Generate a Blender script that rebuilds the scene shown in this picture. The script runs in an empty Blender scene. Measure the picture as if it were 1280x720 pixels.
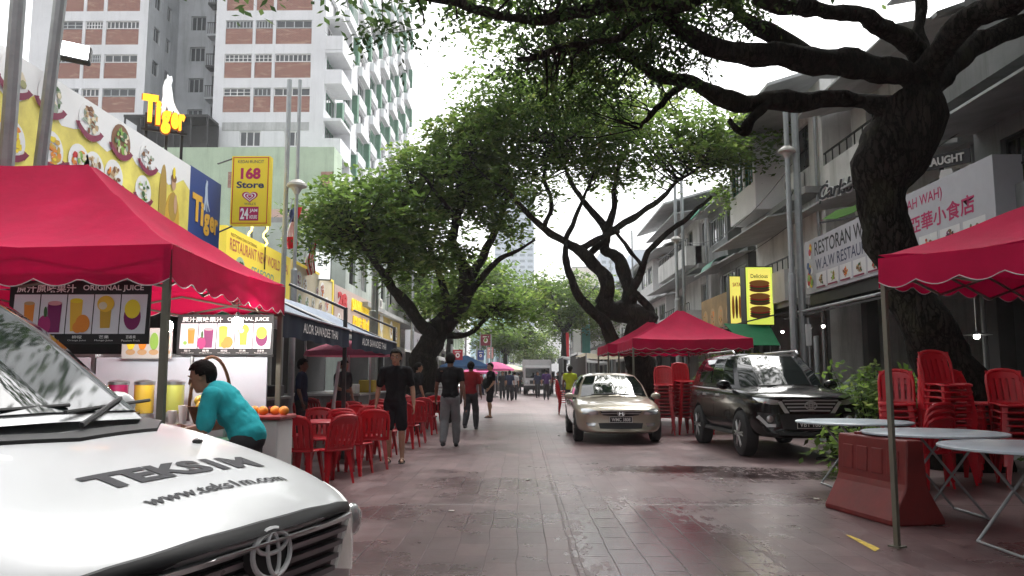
EXPOSURE = 1.55; PROBE = False; HAZE = .0006
import bpy, bmesh, math, random
from mathutils import Vector, Matrix, noise
from mathutils.bvhtree import BVHTree
R = math.radians
random.seed(7)
scn = bpy.context.scene
col = scn.collection
CAMZ = 1.33
CROT = (Matrix.Rotation(R(0.573), 3, 'Z') @ Matrix.Rotation(R(90 + 6.39), 3, 'X'))

def at(px, py, Y):
    """point of the world plane y = Y that a photo pixel looks at (used to measure the place)"""
    d = CROT @ Vector(((px - 640) / 1000, (360 - py) / 1000, -1))
    return Vector((0, 0, CAMZ)) + d * (Y / d.y)

# ---------------------------------------------------------------- materials
MATS = {}
def mat(name, c=(.5, .5, .5), rough=.6, metal=0, var=.12, scale=5, bump=0, spec=.5, emit=0, coat=0, trans=0, bscale=None, streak=0):
    if name in MATS: return MATS[name]
    m = bpy.data.materials.new(name); MATS[name] = m
    m.use_nodes = True
    nt = m.node_tree; b = nt.nodes['Principled BSDF']
    b.inputs['Roughness'].default_value = rough
    b.inputs['Metallic'].default_value = metal
    b.inputs['Specular IOR Level'].default_value = spec
    b.inputs['Coat Weight'].default_value = coat
    b.inputs['Coat Roughness'].default_value = .04
    b.inputs['Transmission Weight'].default_value = trans
    tc = nt.nodes.new('ShaderNodeTexCoord')
    if var:
        n = nt.nodes.new('ShaderNodeTexNoise'); n.inputs['Scale'].default_value = scale; n.inputs['Detail'].default_value = 6
        n.inputs['Roughness'].default_value = .65
        r = nt.nodes.new('ShaderNodeValToRGB')
        r.color_ramp.elements[0].position = .3; r.color_ramp.elements[1].position = .7
        r.color_ramp.elements[0].color = (*[x * (1 - var) for x in c], 1)
        r.color_ramp.elements[1].color = (*[min(1, x * (1 + var)) for x in c], 1)
        nt.links.new(tc.outputs['Object'], n.inputs['Vector']); nt.links.new(n.outputs['Fac'], r.inputs['Fac'])
        out = r.outputs['Color']
        if streak:                                        # rain streaks and mould running down
            mp = nt.nodes.new('ShaderNodeMapping'); mp.inputs['Scale'].default_value = (1.6, 1.6, .12); ns = nt.nodes.new('ShaderNodeTexNoise'); ns.inputs['Scale'].default_value = 1.4; ns.inputs['Detail'].default_value = 8; ns.inputs['Roughness'].default_value = .7
            rs_ = nt.nodes.new('ShaderNodeMapRange'); rs_.inputs['From Min'].default_value = .5; rs_.inputs['From Max'].default_value = .75; rs_.inputs['To Max'].default_value = streak
            mxs = nt.nodes.new('ShaderNodeMix'); mxs.data_type = 'RGBA'; mxs.inputs['B'].default_value = (c[0] * .3, c[1] * .31, c[2] * .29, 1)
            nt.links.new(tc.outputs['Object'], mp.inputs[0]); nt.links.new(mp.outputs[0], ns.inputs['Vector']); nt.links.new(ns.outputs['Fac'], rs_.inputs['Value']); nt.links.new(rs_.outputs[0], mxs.inputs['Factor']); nt.links.new(out, mxs.inputs['A']); out = mxs.outputs['Result']
        nt.links.new(out, b.inputs['Base Color'])
        mr = nt.nodes.new('ShaderNodeMapRange')
        mr.inputs['To Min'].default_value = max(0, rough - .08); mr.inputs['To Max'].default_value = min(1, rough + .08)
        nt.links.new(n.outputs['Fac'], mr.inputs['Value']); nt.links.new(mr.outputs['Result'], b.inputs['Roughness'])
    else:
        b.inputs['Base Color'].default_value = (*c, 1)
    if bump:
        n2 = nt.nodes.new('ShaderNodeTexNoise'); n2.inputs['Scale'].default_value = bscale or scale * 3; n2.inputs['Detail'].default_value = 5
        bp = nt.nodes.new('ShaderNodeBump'); bp.inputs['Strength'].default_value = bump; bp.inputs['Distance'].default_value = .03
        nt.links.new(tc.outputs['Object'], n2.inputs['Vector']); nt.links.new(n2.outputs['Fac'], bp.inputs['Height'])
        nt.links.new(bp.outputs['Normal'], b.inputs['Normal'])
    if emit:
        b.inputs['Emission Color'].default_value = (*c, 1); b.inputs['Emission Strength'].default_value = emit
    return m

def N(m, t): return m.node_tree.nodes.new(t)

def flat(name, c, rough=.5, emit=0, spec=.4):
    return mat(name, c, rough, 0, 0, emit=emit, spec=spec)

# ---------------------------------------------------------------- mesh builder
class Fr:
    """a frame in space: origin, right, up, outward normal"""
    def __init__(s, o, u=(0, 1, 0), v=(0, 0, 1)):
        s.o = Vector(o); s.u = Vector(u).normalized(); s.v = Vector(v).normalized(); s.n = s.u.cross(s.v)
    def P(s, a, b, c=0): return s.o + s.u * a + s.v * b + s.n * c

class MB:
    def __init__(s, m=None):
        s.v = []; s.f = []; s.mi = []; s.mats = []; s.cur = 0; s.marks = []
        if m: s.m(m)
    def m(s, m):
        if m not in s.mats: s.mats.append(m)
        s.cur = s.mats.index(m); return s
    def add(s, vs, fs):
        k = len(s.v); s.v += [tuple(p) for p in vs]
        for f in fs: s.f.append([i + k for i in f]); s.mi.append(s.cur)
        return s
    def box(s, x0, y0, z0, x1, y1, z1):
        return s.fbox(Fr((0, 0, 0), (1, 0, 0), (0, 1, 0)), x0, y0, z0, x1, y1, z1)
    def fbox(s, fr, a0, b0, c0, a1, b1, c1):
        p = [fr.P(a, b, c) for c in (c0, c1) for b in (b0, b1) for a in (a0, a1)]
        return s.add(p, [(0, 2, 3, 1), (4, 5, 7, 6), (0, 1, 5, 4), (2, 6, 7, 3), (0, 4, 6, 2), (1, 3, 7, 5)])
    def bbox(s, fr, a0, b0, c0, a1, b1, c1, r=.02):
        """box with chamfered edges"""
        bm = bmesh.new(); bmesh.ops.create_cube(bm, size=1)
        for v in bm.verts: v.co = Vector(((a0 + a1) / 2 + v.co.x * (a1 - a0), (b0 + b1) / 2 + v.co.y * (b1 - b0), (c0 + c1) / 2 + v.co.z * (c1 - c0)))
        bmesh.ops.bevel(bm, geom=bm.edges[:], offset=r, segments=2, affect='EDGES', profile=.5)
        bm.verts.index_update()
        s.add([fr.P(*v.co) for v in bm.verts], [[v.index for v in f.verts] for f in bm.faces]); bm.free(); return s
    def poly(s, pts): return s.add(pts, [list(range(len(pts)))])
    def prism(s, pts, d):
        n = len(pts); d = Vector(d)
        return s.add([Vector(p) for p in pts] + [Vector(p) + d for p in pts],
                     [list(range(n))[::-1], list(range(n, 2 * n))] + [(i, (i + 1) % n, n + (i + 1) % n, n + i) for i in range(n)])
    def tube(s, pts, rad, n=8, cap=True):
        pts = [Vector(p) for p in pts]
        if not hasattr(rad, '__len__'): rad = [rad] * len(pts)
        k = len(s.v); prev = None; vs = []
        for i, p in enumerate(pts):
            t = (pts[min(i + 1, len(pts) - 1)] - pts[max(i - 1, 0)])
            if t.length < 1e-9: t = Vector((0, 0, 1))
            t.normalize()
            if prev is None:
                a = t.cross(Vector((0, 0, 1)) if abs(t.z) < .9 else Vector((1, 0, 0))).normalized()
            else:
                a = (prev - t * prev.dot(t))
                a = a.normalized() if a.length > 1e-6 else t.orthogonal().normalized()
            prev = a; b = t.cross(a)
            for j in range(n):
                w = 2 * math.pi * j / n
                vs.append(p + (a * math.cos(w) + b * math.sin(w)) * rad[i])
        fs = [(i * n + j, i * n + (j + 1) % n, (i + 1) * n + (j + 1) % n, (i + 1) * n + j) for i in range(len(pts) - 1) for j in range(n)]
        if cap: fs += [tuple(range(n))[::-1], tuple(range((len(pts) - 1) * n, len(pts) * n))]
        return s.add(vs, fs)
    def lathe(s, prof, c=(0, 0, 0), n=24, axis='z', sx=1, sy=1):
        c = Vector(c); vs = []
        for r, z in prof:
            for j in range(n):
                w = 2 * math.pi * j / n
                p = (r * math.cos(w) * sx, r * math.sin(w) * sy, z)
                if axis == 'x': p = (p[2], p[0], p[1])
                if axis == 'y': p = (p[1], p[2], p[0])
                vs.append(c + Vector(p))
        L = len(prof)
        fs = [(i * n + j, i * n + (j + 1) % n, (i + 1) * n + (j + 1) % n, (i + 1) * n + j) for i in range(L - 1) for j in range(n)]
        if prof[0][0] > 1e-6: fs.append(tuple(range(n))[::-1])
        if prof[-1][0] > 1e-6: fs.append(tuple(range((L - 1) * n, L * n)))
        return s.add(vs, fs)
    def ell(s, c, r, nu=12, nv=8, rot=None):
        c = Vector(c); vs = []
        for i in range(nv + 1):
            ph = math.pi * i / nv
            for j in range(nu):
                th = 2 * math.pi * j / nu
                p = Vector((r[0] * math.sin(ph) * math.cos(th), r[1] * math.sin(ph) * math.sin(th), -r[2] * math.cos(ph)))
                vs.append(c + (rot @ p if rot else p))
        return s.add(vs, [(i * nu + j, i * nu + (j + 1) % nu, (i + 1) * nu + (j + 1) % nu, (i + 1) * nu + j) for i in range(nv) for j in range(nu)])
    def disc(s, fr, a, b, ra, rb, c0, c1, n=20, a0=0, a1=360, wob=0):
        pts = [(a + ra * math.cos(R(a0 + (a1 - a0) * i / n)) * (1 + random.uniform(-wob, wob)), b + rb * math.sin(R(a0 + (a1 - a0) * i / n)) * (1 + random.uniform(-wob, wob))) for i in range(n + (a1 - a0 < 360))]
        return s.prism([fr.P(x, y, c0) for x, y in pts], fr.n * (c1 - c0))
    def grid(s, P, nu, nv, flip=False):
        vs = [P(i / nu, j / nv) for j in range(nv + 1) for i in range(nu + 1)]
        q = lambda i, j: j * (nu + 1) + i
        fs = [(q(i, j), q(i + 1, j), q(i + 1, j + 1), q(i, j + 1)) for j in range(nv) for i in range(nu)]
        if flip: fs = [f[::-1] for f in fs]
        return s.add(vs, fs)
    def build(s, name, m=None, parent=None, smooth=0, loc='auto', label=None):
        if name == 'lettering' and len(s.marks) > 1:      # every line of lettering is a part of its own
            out = None; mk = s.marks + [(len(s.v), len(s.f))]; mk[0] = (0, 0)
            for (v0, f0), (v1, f1) in zip(mk, mk[1:]):
                q = MB(); q.v = s.v[v0:v1]; q.f = [[i - v0 for i in f] for f in s.f[f0:f1]]; q.mi = s.mi[f0:f1]; q.mats = s.mats
                out = q.build(name, m, parent, smooth, loc, label)
            return out
        me = bpy.data.meshes.new(name)
        off = Vector((0, 0, 0))
        if parent is not None:
            q = parent
            while q is not None: off += q.location; q = q.parent
            loc = None
        elif loc == 'auto':
            xs = [p[0] for p in s.v]; ys = [p[1] for p in s.v]; zs = [p[2] for p in s.v]
            loc = ((min(xs) + max(xs)) / 2, (min(ys) + max(ys)) / 2, min(zs))
            off = Vector(loc)
        elif loc is not None: off = Vector(loc)
        me.from_pydata([(p[0] - off.x, p[1] - off.y, p[2] - off.z) for p in s.v], [], s.f)
        if s.mats:
            for x in s.mats: me.materials.append(x)
            me.polygons.foreach_set('material_index', s.mi)
        elif m: me.materials.append(m)
        me.update()
        if smooth:
            me.polygons.foreach_set('use_smooth', [True] * len(me.polygons))
            if smooth > 1: me.set_sharp_from_angle(angle=R(smooth))
        o = bpy.data.objects.new(name, me); col.objects.link(o)
        if parent is not None: o.parent = parent
        elif loc is not None: o.location = loc
        if label: o['label'] = label
        return o

def tag(o, label=None, cat=None, group=None, kind=None):
    if label: o['label'] = label
    if cat: o['category'] = cat
    if group: o['group'] = group
    if kind: o['kind'] = kind
    return o

def empty(name, label, cat, loc=(0, 0, 0), rz=0, group=None):
    o = bpy.data.objects.new(name, None); col.objects.link(o)
    o.location = loc; o.rotation_euler = (0, 0, rz); o.empty_display_size = .2
    return tag(o, label, cat, group)

def move(o, loc, rz=0):
    o.location = loc; o.rotation_euler = (0, 0, rz); return o

def kids(o): return [c for c in bpy.data.objects if c.parent == o]
def copy_tree(o, parent=None):
    c = o.copy(); col.objects.link(c); c.parent = parent
    for ch in kids(o): copy_tree(ch, c)
    return c

def evaluated(o, name):
    """bake the modifiers of o into a plain mesh"""
    dg = bpy.context.evaluated_depsgraph_get(); dg.update()
    me = bpy.data.meshes.new_from_object(o.evaluated_get(dg)); me.name = name
    o.modifiers.clear(); old = o.data; o.data = me
    if old.users == 0: bpy.data.meshes.remove(old)
    return o

_fc = {}
def glyphs(body, bold=0):
    k = (body, bold)
    if k not in _fc:
        c = bpy.data.curves.new('lettering', 'FONT'); c.body = body; c.resolution_u = 3; c.offset = bold
        o = bpy.data.objects.new('lettering', c); col.objects.link(o)
        dg = bpy.context.evaluated_depsgraph_get(); dg.update()
        me = bpy.data.meshes.new_from_object(o.evaluated_get(dg))
        vs = [v.co.copy() for v in me.vertices]; fs = [list(p.vertices) for p in me.polygons]
        bpy.data.objects.remove(o); bpy.data.curves.remove(c); bpy.data.meshes.remove(me)
        x0 = min(v.x for v in vs); x1 = max(v.x for v in vs); y0 = min(v.y for v in vs); y1 = max(v.y for v in vs)
        _fc[k] = ([((v.x - x0) / (x1 - x0), (v.y - y0) / (y1 - y0)) for v in vs], fs, (x1 - x0) / (y1 - y0))
    return _fc[k]

def put_text(mb, body, fr, a, b, w, h, c0=.004, c1=None, bold=.01, m=None, slant=0, shear=0, mark=True):
    """lettering filling the rectangle (a, b, w, h) of a frame, from height c0 (raised to c1 if given)"""
    if m: mb.m(m)
    if mark: mb.marks.append((len(mb.v), len(mb.f)))
    uv, fs, asp = glyphs(body, bold)
    if w is None: w = h * asp
    P = lambda x, y, c: fr.P(a + x * w + slant * y * h, b + y * h + shear * x * w, c)
    if c1 is None:
        mb.add([P(x, y, c0) for x, y in uv], fs)
    else:
        n = len(uv); cnt = {}
        for f in fs:
            for i in range(len(f)):
                e = (f[i], f[(i + 1) % len(f)]); cnt[e] = cnt.get(e, 0) + 1
        rim = [e for e in cnt if (e[1], e[0]) not in cnt]
        mb.add([P(x, y, c1) for x, y in uv] + [P(x, y, c0) for x, y in uv],
               fs + [[i + n for i in f[::-1]] for f in fs] + [(e[1], e[0], e[0] + n, e[1] + n) for e in rim])
    return mb

def wall_open(mb, fr, w, h, ops, depth=.2, back=True, inner=None):
    """a wall face w x h with rectangular openings (a0,b0,a1,b1), reveals `depth` deep and a closed back of each opening"""
    A = sorted({0, w, *[q for o in ops for q in (o[0], o[2])]}); B = sorted({0, h, *[q for o in ops for q in (o[1], o[3])]})
    for i in range(len(A) - 1):
        for j in range(len(B) - 1):
            ca = (A[i] + A[i + 1]) / 2; cb = (B[j] + B[j + 1]) / 2
            if any(o[0] < ca < o[2] and o[1] < cb < o[3] for o in ops): continue
            mb.poly([fr.P(A[i], B[j]), fr.P(A[i + 1], B[j]), fr.P(A[i + 1], B[j + 1]), fr.P(A[i], B[j + 1])])
    for a0, b0, a1, b1 in ops:
        q = [(a0, b0), (a1, b0), (a1, b1), (a0, b1)]
        for k in range(4):
            p, r = q[k], q[(k + 1) % 4]
            mb.poly([fr.P(*p, 0), fr.P(*p, -depth), fr.P(*r, -depth), fr.P(*r, 0)])
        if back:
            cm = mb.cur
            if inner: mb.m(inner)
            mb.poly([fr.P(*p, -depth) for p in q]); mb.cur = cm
    return mb

def window(fr, a0, b0, a1, b1, parent, fm, gm, c=-.12, bars=1, rails=0, t=.05, name='window'):
    """one window of a facade: frame (with mullions) and its pane as a sub-part"""
    f = MB()
    f.fbox(fr, a0, b0, c - .03, a1, b0 + t, c + .03).fbox(fr, a0, b1 - t, c - .03, a1, b1, c + .03)
    f.fbox(fr, a0, b0 + t, c - .03, a0 + t, b1 - t, c + .03).fbox(fr, a1 - t, b0 + t, c - .03, a1, b1 - t, c + .03)
    for k in range(bars):
        x = a0 + (a1 - a0) * (k + 1) / (bars + 1); f.fbox(fr, x - t / 2, b0 + t, c - .025, x + t / 2, b1 - t, c + .025)
    for k in range(rails):
        y = b0 + (b1 - b0) * (k + 1) / (rails + 1); f.fbox(fr, a0 + t, y - t / 3, c - .02, a1 - t, y + t / 3, c + .02)
    o = f.build(name, fm, parent)
    MB().fbox(fr, a0 + t, b0 + t, c - .012, a1 - t, b1 - t, c - .004).build('pane', gm, o)
    return o
# ================================================================ sky and light
SUN_EL, SUN_AZ = R(58), R(20)
w = bpy.data.worlds.new('World'); scn.world = w; w.use_nodes = True
nt = w.node_tree; bg = nt.nodes['Background']
sky = nt.nodes.new('ShaderNodeTexSky'); sky.sky_type = 'NISHITA'; sky.sun_disc = False
sky.sun_elevation = SUN_EL; sky.sun_rotation = SUN_AZ; sky.air_density = 1.0; sky.dust_density = 5.0; sky.ozone_density = 1.0
hs = nt.nodes.new('ShaderNodeHueSaturation'); hs.inputs['Saturation'].default_value = .12
# even cloud cover: the sky texture drained of colour and mottled by soft clouds
tc = nt.nodes.new('ShaderNodeTexCoord'); cn = nt.nodes.new('ShaderNodeTexNoise'); cn.inputs['Scale'].default_value = 2.2; cn.inputs['Detail'].default_value = 7
cm = nt.nodes.new('ShaderNodeMapRange'); cm.inputs['From Min'].default_value = .3; cm.inputs['From Max'].default_value = .7
cm.inputs['To Min'].default_value = .78; cm.inputs['To Max'].default_value = 1.25
mx = nt.nodes.new('ShaderNodeVectorMath'); mx.operation = 'SCALE'
nt.links.new(tc.outputs['Generated'], cn.inputs['Vector']); nt.links.new(cn.outputs['Fac'], cm.inputs['Value'])
nt.links.new(sky.outputs['Color'], hs.inputs['Color']); nt.links.new(hs.outputs['Color'], mx.inputs[0]); nt.links.new(cm.outputs['Result'], mx.inputs['Scale'])
nt.links.new(mx.outputs['Vector'], bg.inputs['Color']); bg.inputs['Strength'].default_value = .15
sl = bpy.data.lights.new('sun', 'SUN'); sl.energy = 1.0; sl.angle = R(25); sl.color = (1, .97, .93)
so = bpy.data.objects.new('sun', sl); col.objects.link(so)
so.rotation_euler = (R(90) - SUN_EL, 0, math.pi - SUN_AZ)
scn.view_settings.view_transform = 'Standard'; scn.view_settings.look = 'None'; scn.view_settings.gamma = 1
scn.view_settings.exposure = EXPOSURE
cam = bpy.data.cameras.new('camera'); cam.sensor_width = 36; cam.lens = 28.125; cam.clip_end = 3000; cam.clip_start = .05
co = bpy.data.objects.new('camera', cam); col.objects.link(co); co.location = (0, 0, CAMZ)
co.rotation_euler = CROT.to_euler(); scn.camera = co
try:
    scn.cycles.max_bounces = 6; scn.cycles.transparent_max_bounces = 8; scn.cycles.use_denoising = True
    scn.cycles.caustics_reflective = False; scn.cycles.caustics_refractive = False; scn.cycles.sample_clamp_indirect = 6
except Exception: pass

# ================================================================ common materials
WHITE = mat('white paint', (.72, .72, .72), .55, var=.08, scale=1.2)
OFFW = mat('weathered white wall', (.6, .6, .58), .8, var=.2, scale=.9, bump=.15, streak=.75)
GREYW = mat('grey stained plaster', (.42, .43, .43), .85, var=.28, scale=.7, bump=.2, streak=.7)
GREENW = mat('pale green plaster', (.4, .5, .37), .85, var=.12, scale=.5, streak=.4)
GGREY = mat('grey green plaster', (.42, .47, .43), .85, var=.2, scale=.6, streak=.6)
SALMON = mat('salmon plaster', (.55, .38, .32), .85, var=.12, scale=.5)
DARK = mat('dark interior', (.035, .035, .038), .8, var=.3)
BLACK = mat('black paint', (.015, .015, .016), .45, var=.2)
RUBBER = mat('rubber', (.018, .018, .019), .8, var=.25)
GLASS = mat('window glass', (.03, .036, .04), .06, var=0, spec=.8)
STEEL = mat('stainless steel', (.55, .56, .57), .32, 1, var=.1)
GALV = mat('galvanised pole', (.34, .36, .37), .5, .35, var=.15, scale=4)
ALU = mat('window aluminium', (.42, .44, .45), .45, .4, var=.08)
CONC = mat('concrete', (.32, .32, .31), .9, var=.2, scale=1.5, bump=.2)
GREENP = mat('green painted metal', (.03, .2, .12), .5, var=.15)
BGREEN = mat('deep green panel', (.08, .2, .13), .7, var=.12)
ZINC = mat('zinc roof sheet', (.4, .41, .41), .55, .3, var=.25, scale=1.5)
RED = flat('sign red', (.55, .02, .03)); CRIM = flat('sign crimson', (.45, .01, .1)); MAROON = flat('ribbon maroon', (.22, .015, .06))
YEL = flat('sign yellow', (.85, .66, .03)); NAVY = flat('sign navy', (.02, .03, .1)); SWHITE = flat('sign white', (.82, .82, .82)); SBLK = flat('print black', (.012, .012, .014))
LIME = flat('print green', (.25, .45, .08)); DGREEN = flat('print dark green', (.04, .12, .03)); ORANGE = flat('print orange', (.75, .25, .03)); GOLD = flat('print gold', (.6, .36, .04))
PURP = flat('print purple', (.2, .01, .11)); CREAM = flat('print cream', (.75, .66, .48)); BROWN = flat('print brown', (.2, .08, .03)); TAN = flat('print tan', (.5, .33, .17)); PINK = flat('print pink', (.65, .3, .33))
BLUE = flat('sign blue', (.012, .05, .22)); SKIN_P = flat('print skin', (.55, .34, .22))

# ================================================================ ground
g = MB(mat('ground', (.16, .15, .14), .9, var=.2, scale=.3)).add([(-1500, -1500, -.04), (1500, -1500, -.04), (1500, 1500, -.04), (-1500, 1500, -.04)], [(0, 1, 2, 3)])
tag(g.build('ground', loc=None), kind='structure')

def paving():
    m = bpy.data.materials.new('stamped red paving'); m.use_nodes = True
    nt = m.node_tree; L = nt.links.new; b = nt.nodes['Principled BSDF']
    tc = N(m, 'ShaderNodeTexCoord')
    sx = N(m, 'ShaderNodeSeparateXYZ'); L(tc.outputs['Object'], sx.inputs[0])
    wob = N(m, 'ShaderNodeTexNoise'); wob.inputs['Scale'].default_value = 1.3; wob.inputs['Detail'].default_value = 2
    L(tc.outputs['Object'], wob.inputs['Vector'])
    ad = N(m, 'ShaderNodeVectorMath'); ad.operation = 'MULTIPLY_ADD'; ad.inputs[1].default_value = (.05, .05, 0)
    L(wob.outputs['Color'], ad.inputs[0]); L(tc.outputs['Object'], ad.inputs[2])
    rot = N(m, 'ShaderNodeMapping'); rot.inputs['Rotation'].default_value = (0, 0, R(90)); L(ad.outputs[0], rot.inputs['Vector'])
    br = N(m, 'ShaderNodeTexBrick'); br.inputs['Scale'].default_value = 1; br.inputs['Brick Width'].default_value = .46; br.inputs['Row Height'].default_value = .235
    br.inputs['Mortar Size'].default_value = .005; br.inputs['Mortar Smooth'].default_value = .4; br.inputs['Bias'].default_value = -.1
    br.inputs['Color1'].default_value = (.17, .106, .107, 1); br.inputs['Color2'].default_value = (.115, .072, .074, 1); br.inputs['Mortar'].default_value = (.108, .068, .07, 1)
    L(rot.outputs[0], br.inputs['Vector'])
    n1 = N(m, 'ShaderNodeTexNoise'); n1.inputs['Scale'].default_value = .55; n1.inputs['Detail'].default_value = 9; n1.inputs['Roughness'].default_value = .7
    L(tc.outputs['Object'], n1.inputs['Vector'])
    r1 = N(m, 'ShaderNodeMapRange'); r1.inputs['From Min'].default_value = .3; r1.inputs['From Max'].default_value = .72; r1.inputs['To Min'].default_value = .6; r1.inputs['To Max'].default_value = 1.26
    L(n1.outputs['Fac'], r1.inputs['Value'])
    n3 = N(m, 'ShaderNodeTexNoise'); n3.inputs['Scale'].default_value = 9; n3.inputs['Detail'].default_value = 8; n3.inputs['Roughness'].default_value = .75
    st = N(m, 'ShaderNodeMapping'); st.inputs['Scale'].default_value = (1, .35, 1); L(tc.outputs['Object'], st.inputs['Vector']); L(st.outputs[0], n3.inputs['Vector'])
    r3 = N(m, 'ShaderNodeMapRange'); r3.inputs['From Min'].default_value = .3; r3.inputs['From Max'].default_value = .7; r3.inputs['To Min'].default_value = .8; r3.inputs['To Max'].default_value = 1.16
    L(n3.outputs['Fac'], r3.inputs['Value'])
    mu = N(m, 'ShaderNodeMath'); mu.operation = 'MULTIPLY'; L(r1.outputs[0], mu.inputs[0]); L(r3.outputs[0], mu.inputs[1])
    def mathn(op, a, bb=None, c=None):
        q = N(m, 'ShaderNodeMath'); q.operation = op
        for i, x in enumerate((a, bb, c)):
            if x is None: continue
            if hasattr(x, 'is_linked'): L(x, q.inputs[i])
            else: q.inputs[i].default_value = x
        return q.outputs[0]
    def ramp(x, lo, hi, a=0, c=1):
        q = N(m, 'ShaderNodeMapRange'); q.interpolation_type = 'SMOOTHSTEP'; L(x, q.inputs['Value'])
        q.inputs['From Min'].default_value = lo; q.inputs['From Max'].default_value = hi; q.inputs['To Min'].default_value = a; q.inputs['To Max'].default_value = c
        return q.outputs[0]
    # movement joints: one along the street, one across every 9 m
    jx = mathn('ABSOLUTE', mathn('SUBTRACT', mathn('ADD', sx.outputs['X'], mathn('MULTIPLY', wob.outputs['Fac'], .05)), .42))
    jy = mathn('PINGPONG', mathn('SUBTRACT', sx.outputs['Y'], 8.62), 4.5)
    joint = mathn('MAXIMUM', ramp(jx, .003, .012, .6, 0), ramp(jy, .006, .022, 1, 0))
    # random gouged joints between slabs
    cr = N(m, 'ShaderNodeTexNoise'); cr.inputs['Scale'].default_value = .9; cr.inputs['Detail'].default_value = 3; L(tc.outputs['Object'], cr.inputs['Vector'])
    gou = mathn('MULTIPLY', br.outputs['Fac'], ramp(cr.outputs['Fac'], .5, .62))
    dark = mathn('MAXIMUM', mathn('MULTIPLY', joint, .6), mathn('MULTIPLY', gou, .7))
    # wet places: a puddled patch near the photographer and a dirty run-off by the parked car
    def blob(cx, cy, rx, ry, nz, k):
        dx = mathn('DIVIDE', mathn('SUBTRACT', sx.outputs['X'], cx), rx); dy = mathn('DIVIDE', mathn('SUBTRACT', sx.outputs['Y'], cy), ry)
        d = mathn('SQRT', mathn('ADD', mathn('MULTIPLY', dx, dx), mathn('MULTIPLY', dy, dy)))
        d = mathn('ADD', d, mathn('MULTIPLY', mathn('SUBTRACT', nz, .5), k))
        return ramp(d, .7, 1.1, 1, 0)
    wet = mathn('MAXIMUM', blob(1.15, 6.5, .75, 2.4, n3.outputs['Fac'], 2.4), mathn('MULTIPLY', blob(1.0, 8.0, 3.2, 5.5, n1.outputs['Fac'], 1.2), .3))
    wet = mathn('MULTIPLY', wet, ramp(br.outputs['Fac'], .2, .8, 1, .2))
    run = mathn('MAXIMUM', blob(2.6, 11.9, 1.5, .5, n3.outputs['Fac'], 1.9), blob(4.0, 11.2, 1.6, .55, n3.outputs['Fac'], 1.7))
    run = mathn('MULTIPLY', run, ramp(n3.outputs['Fac'], .4, .56, .25, 1))
    sh = N(m, 'ShaderNodeVectorMath'); sh.operation = 'SCALE'; L(br.outputs['Color'], sh.inputs[0])
    tot = mathn('MULTIPLY', mu.outputs[0], mathn('SUBTRACT', 1, dark))
    tot = mathn('MULTIPLY', tot, mathn('SUBTRACT', 1, mathn('MULTIPLY', run, .72)))
    tot = mathn('MULTIPLY', tot, mathn('SUBTRACT', 1, mathn('MULTIPLY', wet, .12)))
    L(tot, sh.inputs['Scale']); L(sh.outputs[0], b.inputs['Base Color'])
    rg = mathn('ADD', .38, mathn('MULTIPLY', mathn('SUBTRACT', n1.outputs['Fac'], .5), .5))
    rg = mathn('SUBTRACT', rg, mathn('MULTIPLY', wet, .3)); rg = mathn('SUBTRACT', rg, mathn('MULTIPLY', run, .2))
    L(mathn('MAXIMUM', rg, .07), b.inputs['Roughness'])
    L(mathn('ADD', .42, mathn('MULTIPLY', wet, .5)), b.inputs['Specular IOR Level'])
    hgt = mathn('SUBTRACT', mathn('MULTIPLY', n3.outputs['Fac'], .35), mathn('ADD', mathn('MULTIPLY', br.outputs['Fac'], .4), mathn('MULTIPLY', joint, .7)))
    bp = N(m, 'ShaderNodeBump'); bp.inputs['Strength'].default_value = .42; bp.inputs['Distance'].default_value = .025
    L(hgt, bp.inputs['Height']); L(bp.outputs[0], b.inputs['Normal'])
    return m
s = MB(paving()).add([(-7, -14, 0), (8, -14, 0), (8, 175, 0), (-7, 175, 0)], [(0, 1, 2, 3)])
tag(s.build('street', loc=None), kind='structure')
for x0, x1 in ((-16, -7), (8, 18)):
    k = MB(CONC).box(x0, -14, -.03, x1, 175, .12)
    tag(k.build('pavement'), kind='structure')
# a dab of yellow road paint by the tent pole
mk = MB(mat('worn yellow road paint', (.6, .42, .05), .7, var=.5, scale=14))
p = [at(1057, 669, 1), at(1064, 670, 1), at(1100, 686, 1), at(1094, 690, 1)]
mk.poly([((q.x) * CAMZ / (CAMZ - q.z), CAMZ / (CAMZ - q.z), .004) for q in p][::-1])
tag(mk.build('road_marking', loc=None), kind='structure')

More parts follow.
